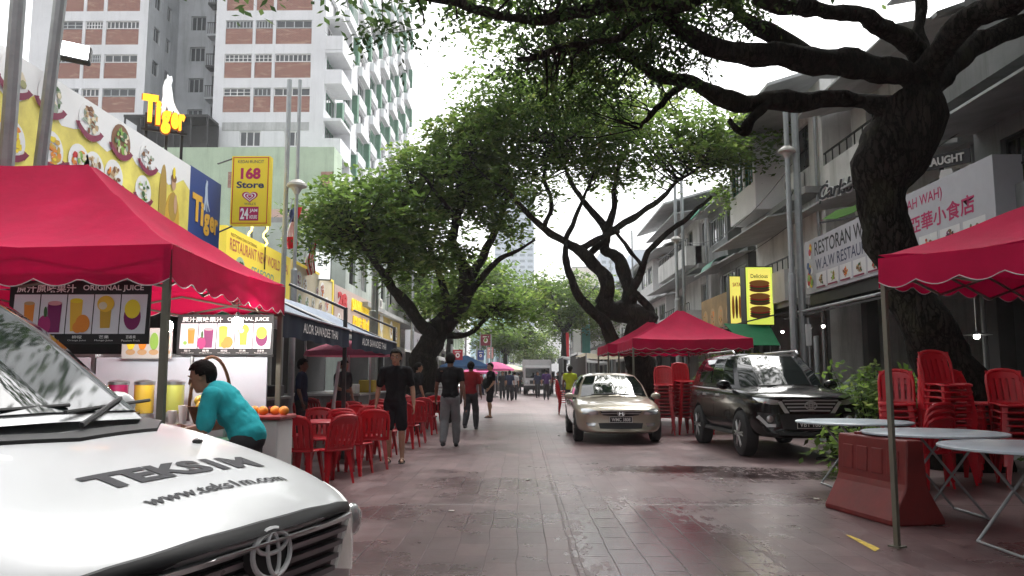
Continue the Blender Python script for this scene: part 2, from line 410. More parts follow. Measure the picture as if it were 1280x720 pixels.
# ================================================================ apartment tower behind the left-hand shops
BRICK = bpy.data.materials.new('red brick'); BRICK.use_nodes = True
def brickmat():
    m = BRICK; L = m.node_tree.links.new; b = m.node_tree.nodes['Principled BSDF']; b.inputs['Roughness'].default_value = .9
    tc = N(m, 'ShaderNodeTexCoord'); mp = N(m, 'ShaderNodeMapping'); mp.inputs['Rotation'].default_value = (R(90), 0, 0); L(tc.outputs['Object'], mp.inputs[0])
    br = N(m, 'ShaderNodeTexBrick'); br.inputs['Scale'].default_value = 1; br.inputs['Brick Width'].default_value = .24; br.inputs['Row Height'].default_value = .085; br.inputs['Mortar Size'].default_value = .01
    br.inputs['Color1'].default_value = (.27, .1, .075, 1); br.inputs['Color2'].default_value = (.2, .072, .058, 1); br.inputs['Mortar'].default_value = (.4, .3, .25, 1)
    L(mp.outputs[0], br.inputs[0])
    n = N(m, 'ShaderNodeTexNoise'); n.inputs['Scale'].default_value = 1.3; n.inputs['Detail'].default_value = 7; n.inputs['Distortion'].default_value = 1
    st = N(m, 'ShaderNodeMapping'); st.inputs['Scale'].default_value = (.7, 1, 2.5); L(tc.outputs['Object'], st.inputs[0]); L(st.outputs[0], n.inputs[0])
    r = N(m, 'ShaderNodeMapRange'); r.inputs['From Min'].default_value = .52; r.inputs['From Max'].default_value = .7; r.inputs['To Max'].default_value = .6; L(n.outputs['Fac'], r.inputs[0])
    mx = N(m, 'ShaderNodeMix'); mx.data_type = 'RGBA'; L(r.outputs[0], mx.inputs['Factor']); L(br.outputs['Color'], mx.inputs['A']); mx.inputs['B'].default_value = (.5, .36, .26, 1)
    L(mx.outputs['Result'], b.inputs['Base Color'])
brickmat()
TW = mat('tower white wall', (.68, .69, .71), .85, var=.1, scale=.25, bump=.1, streak=.22)
TG = mat('tower grey wall', (.44, .46, .48), .85, var=.2, scale=.35, streak=.5)
tower = empty('apartment_tower', 'tall white apartment tower with red brick panels and green balconies above the shops', 'apartment block', (-25, 70, 0))
TY = 66; FZ = 23.86; FH = 3.03
xa, xb = at(265, 150, TY).x, at(404, 150, TY).x            # right-hand block
xc, xd = at(34, 100, TY).x, at(181, 100, TY).x             # left-hand wing
wl = MB(TW); TOP = 68
def brick_front(x0, x1, cols):
    fr = Fr((x0, TY, 0), (1, 0, 0)); ops = []
    for k in range(-1, 5):
        z = FZ + k * FH
        for a, b in cols:
            if k == -1: continue
            ops.append((a, z, b, z + 2.15))
    low = []
    if x0 == xa: low = [(2.4, 20.85, 4.2, 22.2), (6.2, 20.85, 7.6, 22.2)]
    wall_open(wl.m(TW), fr, x1 - x0, TOP, ops + low, .25, True, DARK)
    for o in ops:
        MB(BRICK).fbox(fr, o[0], o[1], -.18, o[2], o[1] + 1.42, -.1).build('brick_panel', None, tower)
        window(fr, o[0], o[1] + 1.46, o[2], o[3], tower, WHITE if random.random() < .4 else ALU, GLASS, -.14, bars=random.choice((3, 5, 7)), rails=random.choice((0, 1)), t=.07)
    for o in low: window(fr, *o, tower, WHITE, GLASS, -.14, bars=2, t=.09)
    if x0 == xa:
        MB(GREYW).fbox(fr, .9, 20.1, 0, x1 - x0 - 1.2, 20.8, .05).fbox(fr, .9, 22.25, 0, x1 - x0 - 1.2, 22.95, .05).build('wall_band', None, tower)
W = xb - xa
brick_front(xa, xb, [(.85, .85 + 2.35), (3.45, 4.95), (5.2, W - 1.2)])
W2 = xd - xc
brick_front(xc, xd, [(1.75, 4.5), (4.75, 6.25), (6.55, W2 - .75)])
# flank along the street
FL = 52; frF = Fr((xb, TY, 0), (0, 1, 0)); ops = []; bay = 6.5
NF = lambda j: 6 + j
for j in range(8):
    for k in range(NF(j)):
        z = 17.3 + k * FH; a = j * bay
        ops.append((a + .7, z + .9, a + 4.4, z + 2.75))
        if j > 3: ops.append((a + 4.7, z + 1.2, a + 5.7, z + 2.4))
wall_open(wl.m(TW), frF, FL, TOP, ops, .3, True, DARK)
for j in range(8):
    for k in range(NF(j)):
        z = 17.3 + k * FH; a = j * bay
        window(frF, a + .7, z + .9, a + 4.4, z + 2.75, tower, random.choice((ALU, WHITE, BGREEN)), GLASS, -.2, bars=3, t=.09, name='balcony_window')
        if (j + k) % 2 == 0: MB(BGREEN).fbox(frF, a + 4.65, z + .3, .002, a + 5.4, z + 2.95, .55).build('green_panel', None, tower)
        if j == 0:
            if k % 3 != 2:
                bb = MB(TW); bb.fbox(frF, .05, z, 0, 4.2, z + 1.25, 1.5).fbox(frF, .05, z + 2.75, 0, 4.2, z + 3.0, 1.5); bb.fbox(frF, 3.9, z + 1.25, 0, 4.2, z + 2.75, 1.5)
                bb.build('balcony', None, tower)
        else:
            d = .5 if (j + k) % 2 else .25
            bb = MB(TW).fbox(frF, a + .6, z - .1, 0, a + 4.6, z + .9, d)
            if (j * 7 + k * 3) % 5 == 0: bb.m(BGREEN); [bb.fbox(frF, a + .7 + q * .4, z + .9, d - .08, a + .75 + q * .4, z + 2.4, d - .03) for q in range(10)]
            bb.build('balcony', None, tower)
        if (j * 3 + k) % 4 == 1:
            MB(WHITE).fbox(frF, a + 4.9, z + .25, .02, a + 5.6, z + .8, .4).m(DARK).disc(frF, a + 5.2, z + .52, .22, .22, .401, .41).build('air_conditioner', None, tower)
# recess, returns, back, roof
wl.m(TG); frR = Fr((xd, TY + 6, 0), (1, 0, 0)); ro = [(1.2, FZ - 3 + k * FH + .9, 2.6, FZ - 3 + k * FH + 2.3) for k in range(6)] + [(3.4, FZ - 3 + k * FH + .3, 6, FZ - 3 + k * FH + 2.5) for k in range(6)]
wall_open(wl, frR, xa - xd, TOP, ro, .4, True, DARK)
for o in ro[:6]: window(frR, *o, tower, ALU, GLASS, -.2, bars=2, t=.08)
for k in range(6):
    z = FZ - 3 + k * FH
    bb = MB(BLACK if k % 2 else TG).fbox(frR, 3.2, z - .15, 0, 6.2, z + .05, 1.2).m(BLACK)
    for q in range(16): bb.fbox(frR, 3.25 + q * .19, z + .05, 1.12, 3.29 + q * .19, z + 1.1, 1.17)
    bb.fbox(frR, 3.2, z + 1.1, 1.1, 6.2, z + 1.16, 1.19)
    bb.build('balcony', None, tower)
frS = Fr((xd, TY, 0), (0, 1, 0)); so_ = [(1.2, FZ + k * FH + .9, 2.4, FZ + k * FH + 2.2) for k in range(5)] + [(3.6, FZ + k * FH + .9, 4.5, FZ + k * FH + 2.2) for k in range(5)]
wall_open(wl.m(TG), frS, 6, TOP, so_, .3, True, DARK)
for o in so_: window(frS, *o, tower, ALU, GLASS, -.15, bars=1, t=.08)
frT = Fr((xa, TY + 6, 0), (0, -1, 0)); wl.m(TG).poly([frT.P(0, 0), frT.P(6, 0), frT.P(6, TOP), frT.P(0, TOP)])
wl.m(TW)
wl.poly([(xb, TY + FL, 0), (xa, TY + FL, 0), (xa, TY + FL, TOP), (xb, TY + FL, TOP)])
wl.poly([(xc, TY + 20, 0), (xc, TY, 0), (xc, TY, TOP), (xc, TY + 20, TOP)])
wl.poly([(xa, TY + FL, 0), (xa, TY + 20, 0), (xa, TY + 20, TOP), (xa, TY + FL, TOP)])
wl.poly([(xa, TY + 20, 0), (xc, TY + 20, 0), (xc, TY + 20, TOP), (xa, TY + 20, TOP)])
wl.build('wall', None, tower)
MB(CONC).box(xc, TY, TOP, xb, TY + 20, TOP + .3).box(xa, TY + 20.01, TOP, xb, TY + FL, TOP + .3).build('roof', None, tower)
# podium
pd = MB(GREENW); px0, px1 = at(100, 185, 63).x, at(418, 185, 63).x; pz = at(300, 184, 63).z
fp = Fr((px0, 63, 0), (1, 0, 0)); PW = px1 - px0
bz = at(330, 224, 63).z
pops = [(at(x, 224, 63).x - px0, bz - .55, at(x + 14, 224, 63).x - px0, bz + .35) for x in (331, 349, 368, 385)]
wall_open(pd, fp, PW, pz, pops, .3, True, DARK)
pd.box(px0, 63.02, .1, px1 - .01, 65.9, pz - .01)
pd.build('podium', None, tower)
for o in pops: window(fp, *o, tower, WHITE, GLASS, -.15, bars=1, t=.09)
bzx = at(319, 224, 63).x - px0
MB(BRICK).fbox(fp, bzx - 2.2, bz - .7, 0, bzx + .5, bz + .6, .04).build('brick_panel', None, tower)
MB(BRICK).fbox(fp, at(398, 224, 63).x - px0 + .2, bz - .7, 0, PW - .1, bz + .6, .04).build('brick_panel', None, tower)
MB(SALMON).fbox(fp, at(322, 270, 63).x - px0, 0, .003, PW + .001, at(322, 262, 63).z, .12).build('lower_wall', None, tower)
rx0, rx1 = at(160, 170, 64).x, at(264, 170, 64).x
dk = MB(BLACK).box(rx0, 63.4, pz, rx1, 63.5, pz + .35).box(rx0, 63.1, at(200, 148, 63.5).z, rx1, 65.5, at(200, 148, 63.5).z + .2)
for q in range(6): dk.box(rx0 + q * (rx1 - rx0 - .12) / 5, 63.2, pz, rx0 + q * (rx1 - rx0 - .12) / 5 + .12, 63.32, at(200, 148, 63.5).z)
dk.m(DARK).box(rx0, 65.4, pz, rx1, 65.6, at(200, 148, 63.5).z); dk.build('roof_terrace', None, tower)  # dark sheet at the back stands in for the shaded void

# ================================================================ left-hand shops
FLOORM = mat('tiled shop floor', (.2, .19, .18), .6, var=.2)
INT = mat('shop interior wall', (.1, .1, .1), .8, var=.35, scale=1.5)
lb = empty('restaurant_building', 'low open fronted restaurant row under the long yellow food signs', 'building', (-10, 19, 0))
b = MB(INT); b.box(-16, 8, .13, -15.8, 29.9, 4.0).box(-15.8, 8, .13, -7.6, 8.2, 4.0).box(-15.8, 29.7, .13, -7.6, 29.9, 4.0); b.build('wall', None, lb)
MB(CONC).box(-16.2, 7.8, 4.0, -7.15, 30, 4.25).build('roof', None, lb)
c = MB(OFFW)
for y in (8.4, 13.4, 18.5, 24.1, 29.5): MB(OFFW).box(-7.55, y - .2, .12, -7.2, y + .2, 4.0).build('column', None, lb)
MB(mat('back counter', (.3, .28, .26), .5, var=.3)).box(-12, 9, .12, -11.4, 28, 1.1).build('counter', None, lb)

def facade(name, label, x, y0, y1, side, floors, m, winw=1.3, z0=3.9, awn=None, roof=1.2, group=None, seed=0, balc=True, ground=INT, unit=None, fh=3.1, dep=9):
    """a shophouse: open ground floor, upper floors with windows, eaves"""
    rnd = random.Random(seed)
    e = empty(name, label, 'building', (x + side * 4, (y0 + y1) / 2, 0), 0, group)
    L = y1 - y0; top = z0 + fh * floors
    fr = Fr((x, y0, 0), (0, 1, 0)) if side < 0 else Fr((x, y1, 0), (0, -1, 0))
    xb_ = x + side * dep
    ops = []; n = max(1, int(L / 2.6))
    for k in range(floors):
        for j in range(n):
            a = L * (j + .5) / n; zz = z0 + fh * k
            if rnd.random() < .9: ops.append((a - winw / 2, zz + .95, a + winw / 2, zz + 2.4))
    sh = Fr(fr.P(0, z0), fr.u)
    w_ = MB(m); wall_open(w_, sh, L, top - z0, [(o[0], o[1] - z0, o[2], o[3] - z0) for o in ops], .25, True, DARK)
    lo, hi = min(x, xb_), max(x, xb_)
    for yy in (y0, y1): w_.poly([(lo, yy, .12), (hi, yy, .12), (hi, yy, top), (lo, yy, top)])
    w_.poly([(xb_, y0, .12), (xb_, y1, .12), (xb_, y1, top), (xb_, y0, top)])
    w_.poly([(lo, y0, z0), (hi, y0, z0), (hi, y1, z0), (lo, y1, z0)])
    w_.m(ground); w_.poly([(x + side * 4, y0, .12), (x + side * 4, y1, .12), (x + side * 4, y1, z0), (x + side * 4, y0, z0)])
    w_.build('wall', None, e)
    for o in ops:
        window(fr, *o, e, rnd.choice((ALU, WHITE, BLACK)), GLASS, -.14, bars=rnd.choice((1, 2, 3)), rails=rnd.choice((0, 1)), t=.06)
        if rnd.random() < .35:
            aw = MB(rnd.choice(awn or [ZINC])); a0, a1, zt = o[0] - .15, o[2] + .15, o[3] + .15
            q = [fr.P(a0, zt + .3, 0), fr.P(a1, zt + .3, 0), fr.P(a1, zt - .1, .8), fr.P(a0, zt - .1, .8)]
            aw.prism(q, (0, 0, .04)); aw.build('window_awning', None, e)
        if rnd.random() < .4:
            ac = MB(OFFW).bbox(fr, o[0] + .1, o[1] - .65, .05, o[0] + .95, o[1] - .1, .42, .03).m(DARK).disc(fr, o[0] + .4, o[1] - .38, .2, .2, .421, .428, 16)
            ac.build('air_conditioner', None, e)
    if balc:
        for k in range(floors):
            zz = z0 + fh * k
            MB(CONC).fbox(fr, .05, zz - .14, .003, L - .05, zz + .06, .55 if k else 1.0).build('ledge', None, e)
    if not roof: MB(CONC).box(min(x, xb_) - .1, y0 + .05, top, max(x, xb_) + .15, y1 - .05, top + .25).build('roof', None, e)
    nc = max(2, int(L / 5) + 1)
    for j in range(nc):
        yy = y0 + .2 + (L - .4) * j / (nc - 1)
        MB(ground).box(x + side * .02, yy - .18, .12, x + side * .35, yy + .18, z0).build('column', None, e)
    if roof:
        q = [(x - side * roof, y0 - .1, top - .25), (x + side * 4.5, y0 - .1, top + 1.7), (x + side * 9.3, y0 - .1, top - .1), (x + side * 9.3, y0 - .1, top - .02), (x + side * 4.5, y0 - .1, top + 1.8), (x - side * roof, y0 - .1, top - .15)]
        MB(ZINC).prism(q, (0, L + .2, 0)).build('roof', None, e)
    # drainpipe
    MB(GALV).tube([fr.P(L - .3, .2, .1), fr.P(L - .3, top - .3, .1)], .05, 8).build('drainpipe', None, e)
    return e
facade('shophouse', 'pale shophouse on the left behind the viewpoint', -8.5, -32, 7.2, -1, 2, OFFW, awn=[ZINC], seed=9)  # unseen rest of the row, put in to block light from behind
facade('shophouse', 'grey green shophouse with rusty awnings and air conditioners behind left tree', -7.7, 35, 46, -1, 1, GGREY, z0=4.6, fh=3.6, roof=0, dep=4.5, awn=[mat('rusty awning', (.16, .1, .07), .8, var=.4), ZINC], seed=3)
facade('shophouse', 'pale shophouse half hidden behind the left tree crown', -7.7, 46.2, 72, -1, 1, OFFW, z0=4.6, fh=3.8, roof=0, dep=4.5, awn=[ZINC], seed=5)
facade('shophouse', 'far pale green shophouse beyond the left tree beside the blue tent', -7.9, 73, 112, -1, 2, GREENW, roof=0, dep=5, seed=6)
# ================================================================ signs of the left side
def sign(name, label, cat, fr, w, h, d, m, group=None):
    """a box sign: panel mesh as the thing itself, the print goes on as children"""
    o = MB(m).fbox(fr, 0, 0, -d, w, h, 0).build(name)
    return tag(o, label, cat, group)
def plate(mb, fr, a, b, r, cols, ribbon=True, c=.004, plate_m=None, rnd=random):
    mb.m(plate_m or SWHITE).disc(fr, a, b, r, r * .95, c, c + .003, 22)
    for k in range(26):
        t = rnd.uniform(0, 6.28); q = r * .66 * math.sqrt(rnd.random())
        mb.m(rnd.choice(cols)).disc(fr, a + q * math.cos(t), b + q * math.sin(t), r * rnd.uniform(.09, .27), r * rnd.uniform(.07, .2), c + .004 + k * .0004, c + .0043 + k * .0004, 7, wob=.3)
    if ribbon:
        mb.m(MAROON); pts = []
        for t in range(9):
            x = -1.05 + 2.1 * t / 8; pts.append((a + x * r, b - r * (.62 + .35 * (1 - x * x))))
        up = [(x, y + r * .32) for x, y in pts]
        for t in range(8): mb.poly([fr.P(*q, c + .016) for q in (pts[t], pts[t + 1], up[t + 1], up[t])])
        mb.poly([fr.P(a - r * 1.3, b - r * .35, c + .012), fr.P(a - r * .95, b - r * .7, c + .012), fr.P(a - r * .9, b - r * .25, c + .012)])
        mb.poly([fr.P(a + r * 1.3, b - r * .35, c + .012), fr.P(a + r * .9, b - r * .25, c + .012), fr.P(a + r * .95, b - r * .7, c + .012)])
def tiger_shape(mb, fr, a, b, s, c0, c1, m):
    """the striding white beast of the beer emblem"""
    pts = [(.0, .0), (.1, .05), (.16, .3), (.22, .5), (.2, .72), (.26, .86), (.36, .93), (.36, 1.02), (.46, .97), (.56, 1.0), (.6, .88), (.55, .78), (.62, .6), (.68, .4), (.8, .25), (.98, .1), (1.1, .02), (1.02, -.04), (.82, .1), (.7, .2), (.62, .05), (.68, -.06), (.5, -.05), (.5, .15), (.42, .3), (.34, .12), (.32, -.04), (.16, -.06)]
    q = [fr.P(a + x * s * .5, b + y * s, c0) for x, y in pts]
    mb.m(m).prism(q[::-1], fr.n * (c1 - c0))
def tiger_word(mb, fr, a, b, w, h, c0, c1, m, back=None):
    cs = [('T', 0, .36, .6), ('i', .32, .11, .52), ('g', .45, .22, .5), ('e', .68, .18, .36), ('r', .87, .14, .36)]
    for ch, x, ww, hh in cs:
        y = b + h * (.28 - x * .12) - (h * .16 if ch == 'g' else 0)
        if back: put_text(mb, ch, fr, a + x * w - .02, y - .02, ww * w + .04, hh * h + .04, c0 - .06, c0 - .01, .03, back, mark=False)
        put_text(mb, ch, fr, a + x * w, y, ww * w, hh * h, c0, c1, .04, m, mark=False)

XL = -7.0
# long food billboard
fr = Fr((XL, 8.4, 4.2)); bw = 16.55 - 8.4
YPR = mat('billboard print', (.84, .68, .14), .45, var=.3, scale=1.1)
bb = sign('billboard', 'long yellow billboard of Malaysian dishes with maroon ribbons over the near stall', 'billboard', fr, bw, 1.6, .18, YPR)
pm = MB()
top = [(bw * i / 24, 1.05 + .12 * math.sin(i * 1.7) + .05 * math.sin(i * .9)) for i in range(25)]
for i in range(24): pm.m(SWHITE).poly([fr.P(*top[i], .003), fr.P(*top[i + 1], .003), fr.P(top[i + 1][0], 1.6, .003), fr.P(top[i][0], 1.6, .003)])
rr = random.Random(4)
GR = [flat('print grey green', (.3, .36, .28)), DGREEN, CREAM, flat('print olive', (.36, .36, .16))]
Yp = lambda px: 7000 / (650 - px)
for px, py, cols in ((-10, 95, GR), (40, 122, GR), (93, 152, [TAN, CREAM, GR[0], BROWN]), (135, 178, [LIME, DGREEN, CREAM, GR[0]]), (171, 198, [flat('print grey', (.35, .35, .36)), BROWN, SWHITE, GR[0]])):
    y = Yp(px); z = at(px, py, y).z
    plate(pm, fr, y - 8.4, z - 4.2, .33, cols, c=.006, plate_m=BROWN if px == 135 else SWHITE, rnd=rr)
for px, py, cols in ((-8, 175, [YEL, ORANGE]), (45, 188, [YEL, GOLD, ORANGE]), (82, 203, [ORANGE, LIME, RED, CREAM]), (102, 212, [TAN, BROWN, CREAM]), (128, 221, [BROWN, TAN, CREAM, ORANGE]), (167, 239, [LIME, CREAM, DGREEN, SWHITE])):
    y = Yp(px); z = at(px, py, y).z
    plate(pm, fr, y - 8.4, z - 4.2, .31, cols, c=.006, rnd=rr)
# dancer in gold at the right-hand end
a = 15.75 - 8.4
pm.m(GOLD).disc(fr, a, .28, .33, .55, .006, .01).m(flat('print ochre', (.42, .27, .05))).disc(fr, a - .45, .6, .16, .7, .005, .009).disc(fr, a + .02, .55, .2, .3, .0105, .012)
pm.m(SKIN_P).disc(fr, a, 1.02, .1, .14, .011, .014).disc(fr, a + .12, .62, .07, .2, .0125, .014).m(BROWN).disc(fr, a, 1.13, .12, .08, .0141, .016).m(YEL).disc(fr, a, 1.24, .06, .12, .0145, .0165)
pm.build('picture', None, bb)
fr = Fr((XL, 16.55, 4.2))
bs = sign('beer_sign', 'blue beer sign with golden lettering at the far end of the food billboard', 'sign', fr, 1.75, 1.62, .18, BLUE)
q = MB(); tiger_word(q, fr, .15, .2, 1.45, 1.0, .006, .012, flat('sign amber', (.75, .42, .05)), None); q.build('lettering', None, bs)
q = MB(); tiger_shape(q, fr, .75, .85, .66, .004, .009, flat('print pale blue', (.45, .55, .68))); q.build('emblem', None, bs)
# neon beer letters on posts above
fr = Fr(at(176, 165, 16.8), (1, .55, 0)); k = 16.8 / 1000
ns = empty('neon_sign', 'glowing yellow beer letters with white beast standing above the billboard', 'sign', fr.P(.4, -1.2))
AMB = flat('amber neon', (1, .42, .02), emit=.7); BACKB = flat('letter side', (.25, .08, .01))
q = MB(); tiger_word(q, fr, 0, -.05, .86, 1.0, .06, .14, AMB, BACKB); q.build('lettering', None, ns)
q = MB(); tiger_shape(q, fr, .3, .42, .95, -.06, .0, flat('lit white acrylic', (.85, .87, .9), emit=.25)); q.build('emblem', None, ns)
q = MB(BLACK); zb = 4.3 - fr.o.z
for a in (.08, .5, .82): q.fbox(fr, a, zb, -.25, a + .06, .55 - a * .4, -.2)
q.fbox(fr, 0, .1, -.2, .95, .15, -.15); q.build('post', None, ns)
# floodlight on an arm above the billboard
fl = empty('floodlight', 'lit white floodlight on a bent arm above the food billboard', 'lamp', (-6.9, 11.9, 5.8))
p0 = at(64, 96, 11.9); p1 = at(72, 74, 11.6); p2 = at(86, 71, 11.3)
MB(BLACK).tube([(XL - .1, 11.9, 5.7), p0, p1, p2], .035).build('arm', None, fl)
h = at(93, 64, 11.1); fq = Fr(h, (1, .25, 0), (0, .5, 1))
fq = Fr(h, (1, .25, -.15), (-.12, .35, 1)); hd = MB(BLACK).bbox(fq, -.2, -.14, -.12, .22, .16, .0, .03).build('housing', None, fl)
MB(flat('floodlight lens', (1, 1, 1), emit=7)).fbox(fq, -.17, -.11, .002, .19, .13, .02).build('lens', None, hd)

# projecting shop sign 168
p = at(287, 281, 18.6); p2 = at(338, 195, 18.6); fr = Fr((p.x, 18.6, p.z), (1, 0, 0)); w_ = p2.x - p.x; h_ = p2.z - p.z
ss = sign('shop_sign', 'yellow projecting shop sign reading 168 Store with red border', 'sign', fr, w_, h_, .22, YEL)
q = MB(RED); t = .018
for r_ in ((.03, .03, w_ - .03, .03 + t), (.03, h_ - .03 - t, w_ - .03, h_ - .03), (.03, .03 + t, .03 + t, h_ - .03 - t), (w_ - .03 - t, .03 + t, w_ - .03, h_ - .03 - t)): q.fbox(fr, r_[0], r_[1], 0, r_[2], r_[3], .006)
q.build('border', None, ss)
q = MB(); put_text(q, 'KEDAI RUNCIT', fr, w_ * .16, h_ * .895, w_ * .68, h_ * .045, m=NAVY, bold=.004)
put_text(q, '168', fr, w_ * .24, h_ * .66, w_ * .52, h_ * .17, bold=.045, m=CRIM)
put_text(q, 'Store', fr, w_ * .14, h_ * .53, w_ * .72, h_ * .1, bold=.03, m=NAVY)
put_text(q, "WALL'S", fr, w_ * .36, h_ * .285, w_ * .3, h_ * .035, m=NAVY, bold=.004)
q.m(CRIM).fbox(fr, w_ * .24, h_ * .06, .002, w_ * .74, h_ * .26, .006)
put_text(q, '24', fr, w_ * .27, h_ * .08, w_ * .21, h_ * .16, .007, bold=.03, m=SWHITE)
put_text(q, 'JAM', fr, w_ * .51, h_ * .17, w_ * .2, h_ * .06, .007, bold=.02, m=SWHITE); put_text(q, 'HOURS', fr, w_ * .51, h_ * .085, w_ * .2, h_ * .055, .007, bold=.02, m=SWHITE)
q.build('lettering', None, ss)
q = MB(CRIM)
def heart(s, dz=0):
    return [(w_ * .5 + s * 16 * math.sin(t) ** 3 / 16, h_ * .41 + dz + s * .8 * (13 * math.cos(t) - 5 * math.cos(2 * t) - 2 * math.cos(3 * t) - math.cos(4 * t)) / 16) for t in [2 * math.pi * i / 28 for i in range(28)]]
for s_, c_, m_ in ((.19, .003, CRIM), (.15, .005, SWHITE), (.12, .007, CRIM), (.075, .009, SWHITE), (.05, .011, CRIM)): q.m(m_).poly([fr.P(x, y, c_) for x, y in heart(s_)][::-1])
q.build('emblem', None, ss)
q = MB(BLACK)
for zz in (-.02, h_ - .02): q.tube([fr.P(.02, zz, -.1), (XL - .1, 18.3, p.z + zz - .25)], .02, 6)
q.build('bracket', None, ss)

# restaurant signs along the row
YLIT = flat('lit yellow sign', (.9, .7, .08), emit=.12)
fr = Fr((XL, 18.75, 3.45)); W_ = 24.1 - 18.75
rs = sign('restaurant_sign', 'yellow sign with red restaurant lettering and a round green bowl', 'sign', fr, W_, 1.5, .2, YLIT)
q = MB(); put_text(q, 'RESTAURANT NEW WORLD THAI', fr, .25, .95, W_ - .5, .3, bold=.015, m=flat('faded red', (.6, .16, .12)))
put_text(q, 'RESTORAN DAN KATERING', fr, .3, 1.3, 1.9, .08, m=BROWN)
put_text(q, 'SEAFOOD', fr, 1.8, .55, 1.9, .22, m=flat('print teal', (.2, .45, .4)), slant=.3, bold=.02); q.build('lettering', None, rs)
q = MB(); plate(q, fr, 1.0, .5, .4, [LIME, CREAM, SWHITE, DGREEN], False, rnd=rr, plate_m=flat('print mint', (.5, .65, .5))); plate(q, fr, 2.8, .2, .25, [PURP, CREAM, BROWN], False, rnd=rr); plate(q, fr, 4.6, .45, .33, [DGREEN, GOLD, CREAM], False, rnd=rr); q.build('picture', None, rs)
fr = Fr((XL, 24.3, 3.45)); W_ = 29.7 - 24.3
rs = sign('restaurant_sign', 'cream menu sign with yellow frame and small food pictures beside grey poles', 'sign', fr, W_, 1.5, .2, CREAM)
q = MB(YLIT).fbox(fr, 0, 1.42, .003, W_, 1.5, .03).fbox(fr, 0, 0, .003, .12, 1.42, .03).fbox(fr, W_ - .12, 0, .003, W_, 1.42, .03); q.build('border', None, rs)
q = MB()
for a, b, r_, cs in ((.8, .95, .3, [PURP, flat('print lilac', (.4, .3, .5)), CREAM]), (1.5, .85, .25, [BROWN, TAN, SWHITE]), (3.1, .8, .2, [PINK, BROWN]), (3.8, .95, .3, [BROWN, ORANGE, RED]), (.9, .3, .25, [DGREEN, LIME]), (1.8, .32, .22, [LIME, SWHITE, DGREEN]), (2.6, .35, .22, [DGREEN, CREAM]), (3.6, .35, .25, [BROWN, TAN]), (4.5, .5, .3, [PINK, ORANGE])): plate(q, fr, a, b, r_, cs, False, rnd=rr)
q.build('picture', None, rs)
fr = Fr((XL, 30.0, 3.1)); W_ = 9.2
rs = sign('restaurant_sign', 'pinkish sign with two rows of bold yellow letters behind grey lamp pole', 'sign', fr, W_, 1.75, .2, flat('sign dusty pink', (.55, .42, .38)))
q = MB(); put_text(q, 'SAWADEE THAI', fr, 3.0, 1.0, 5.8, .52, .005, .05, bold=.05, m=flat('lit yellow letters', (.95, .66, .03), emit=.12)); put_text(q, '風味美食天', fr, 3.2, .25, 5.0, .6, .005, .05, bold=.02)
put_text(q, '28', fr, .5, .95, 1.6, .6, .005, .03, bold=.06, m=RED); q.build('lettering', None, rs)
q = MB(); plate(q, fr, .8, .4, .33, [BROWN, TAN, CREAM], False, rnd=rr); plate(q, fr, 1.9, .4, .33, [BROWN, ORANGE], False, rnd=rr); q.build('picture', None, rs)
fr = Fr((XL, 39.4, 3.0))
rs = sign('restaurant_sign', 'dull gold menu sign beyond the pinkish one, before the tree', 'sign', fr, 7.2, 1.7, .2, mat('sign dull gold', (.5, .36, .1), .5, var=.3, scale=1))
q = MB(); plate(q, fr, .9, 1.1, .5, [TAN, CREAM, SWHITE], False, rnd=rr); plate(q, fr, 1.0, .4, .3, [YEL, CREAM], False, rnd=rr); plate(q, fr, 4, .9, .5, [BROWN, TAN, GOLD], False, rnd=rr); plate(q, fr, 5.8, .8, .4, [BROWN, TAN], False, rnd=rr); q.build('picture', None, rs)
fr = Fr((XL + .4, 48, 2.9))
rs = sign('light_box', 'small white light box sign with dark frame at the tree', 'sign', fr, 6, 1.3, .3, flat('light box white', (.75, .74, .78), emit=.1))
q = MB(PURP); plate(q, fr, 3.5, .6, .4, [PURP, flat('print mauve', (.45, .35, .45))], False, rnd=rr, plate_m=SWHITE); q.build('picture', None, rs)
p = at(395, 345, 27.5)
fr = Fr((XL - .1, p.y, p.z - .1), (1, .35, 0)); rs = sign('light_box', 'small lit white box sign above the cream menu sign', 'sign', fr, .5, .95, .15, flat('light box cold', (.85, .88, .9), emit=.35))
q = MB(SBLK); q.fbox(fr, -.03, -.03, -.15, .53, -.002, .01).fbox(fr, .501, 0, -.15, .53, .95, .01); put_text(q, '24', fr, .1, .45, .3, .25, m=flat('print slate', (.1, .12, .13)), bold=.02); q.build('frame', None, rs)
tag_n = empty('neon_sign', 'thin yellow neon outline sign standing behind the 168 sign', 'sign', (-7.1, 21.5, 4.95))
q = MB(flat('yellow neon tube', (1, .8, .15), emit=2.0)); c_ = at(312, 308, 21.5)
for dx in (0, .42): q.tube([c_ + Vector((dx + .06 * math.sin(t * 1.4), 0, t * .09)) for t in range(9)], .025, 6)
q.build('tube', None, tag_n); MB(BLACK).box(c_.x + .02, 21.53, 4.26, c_.x + .05, 21.56, c_.z + .7).box(c_.x + .4, 21.53, 4.26, c_.x + .43, 21.56, c_.z + .7).build('support', None, tag_n)

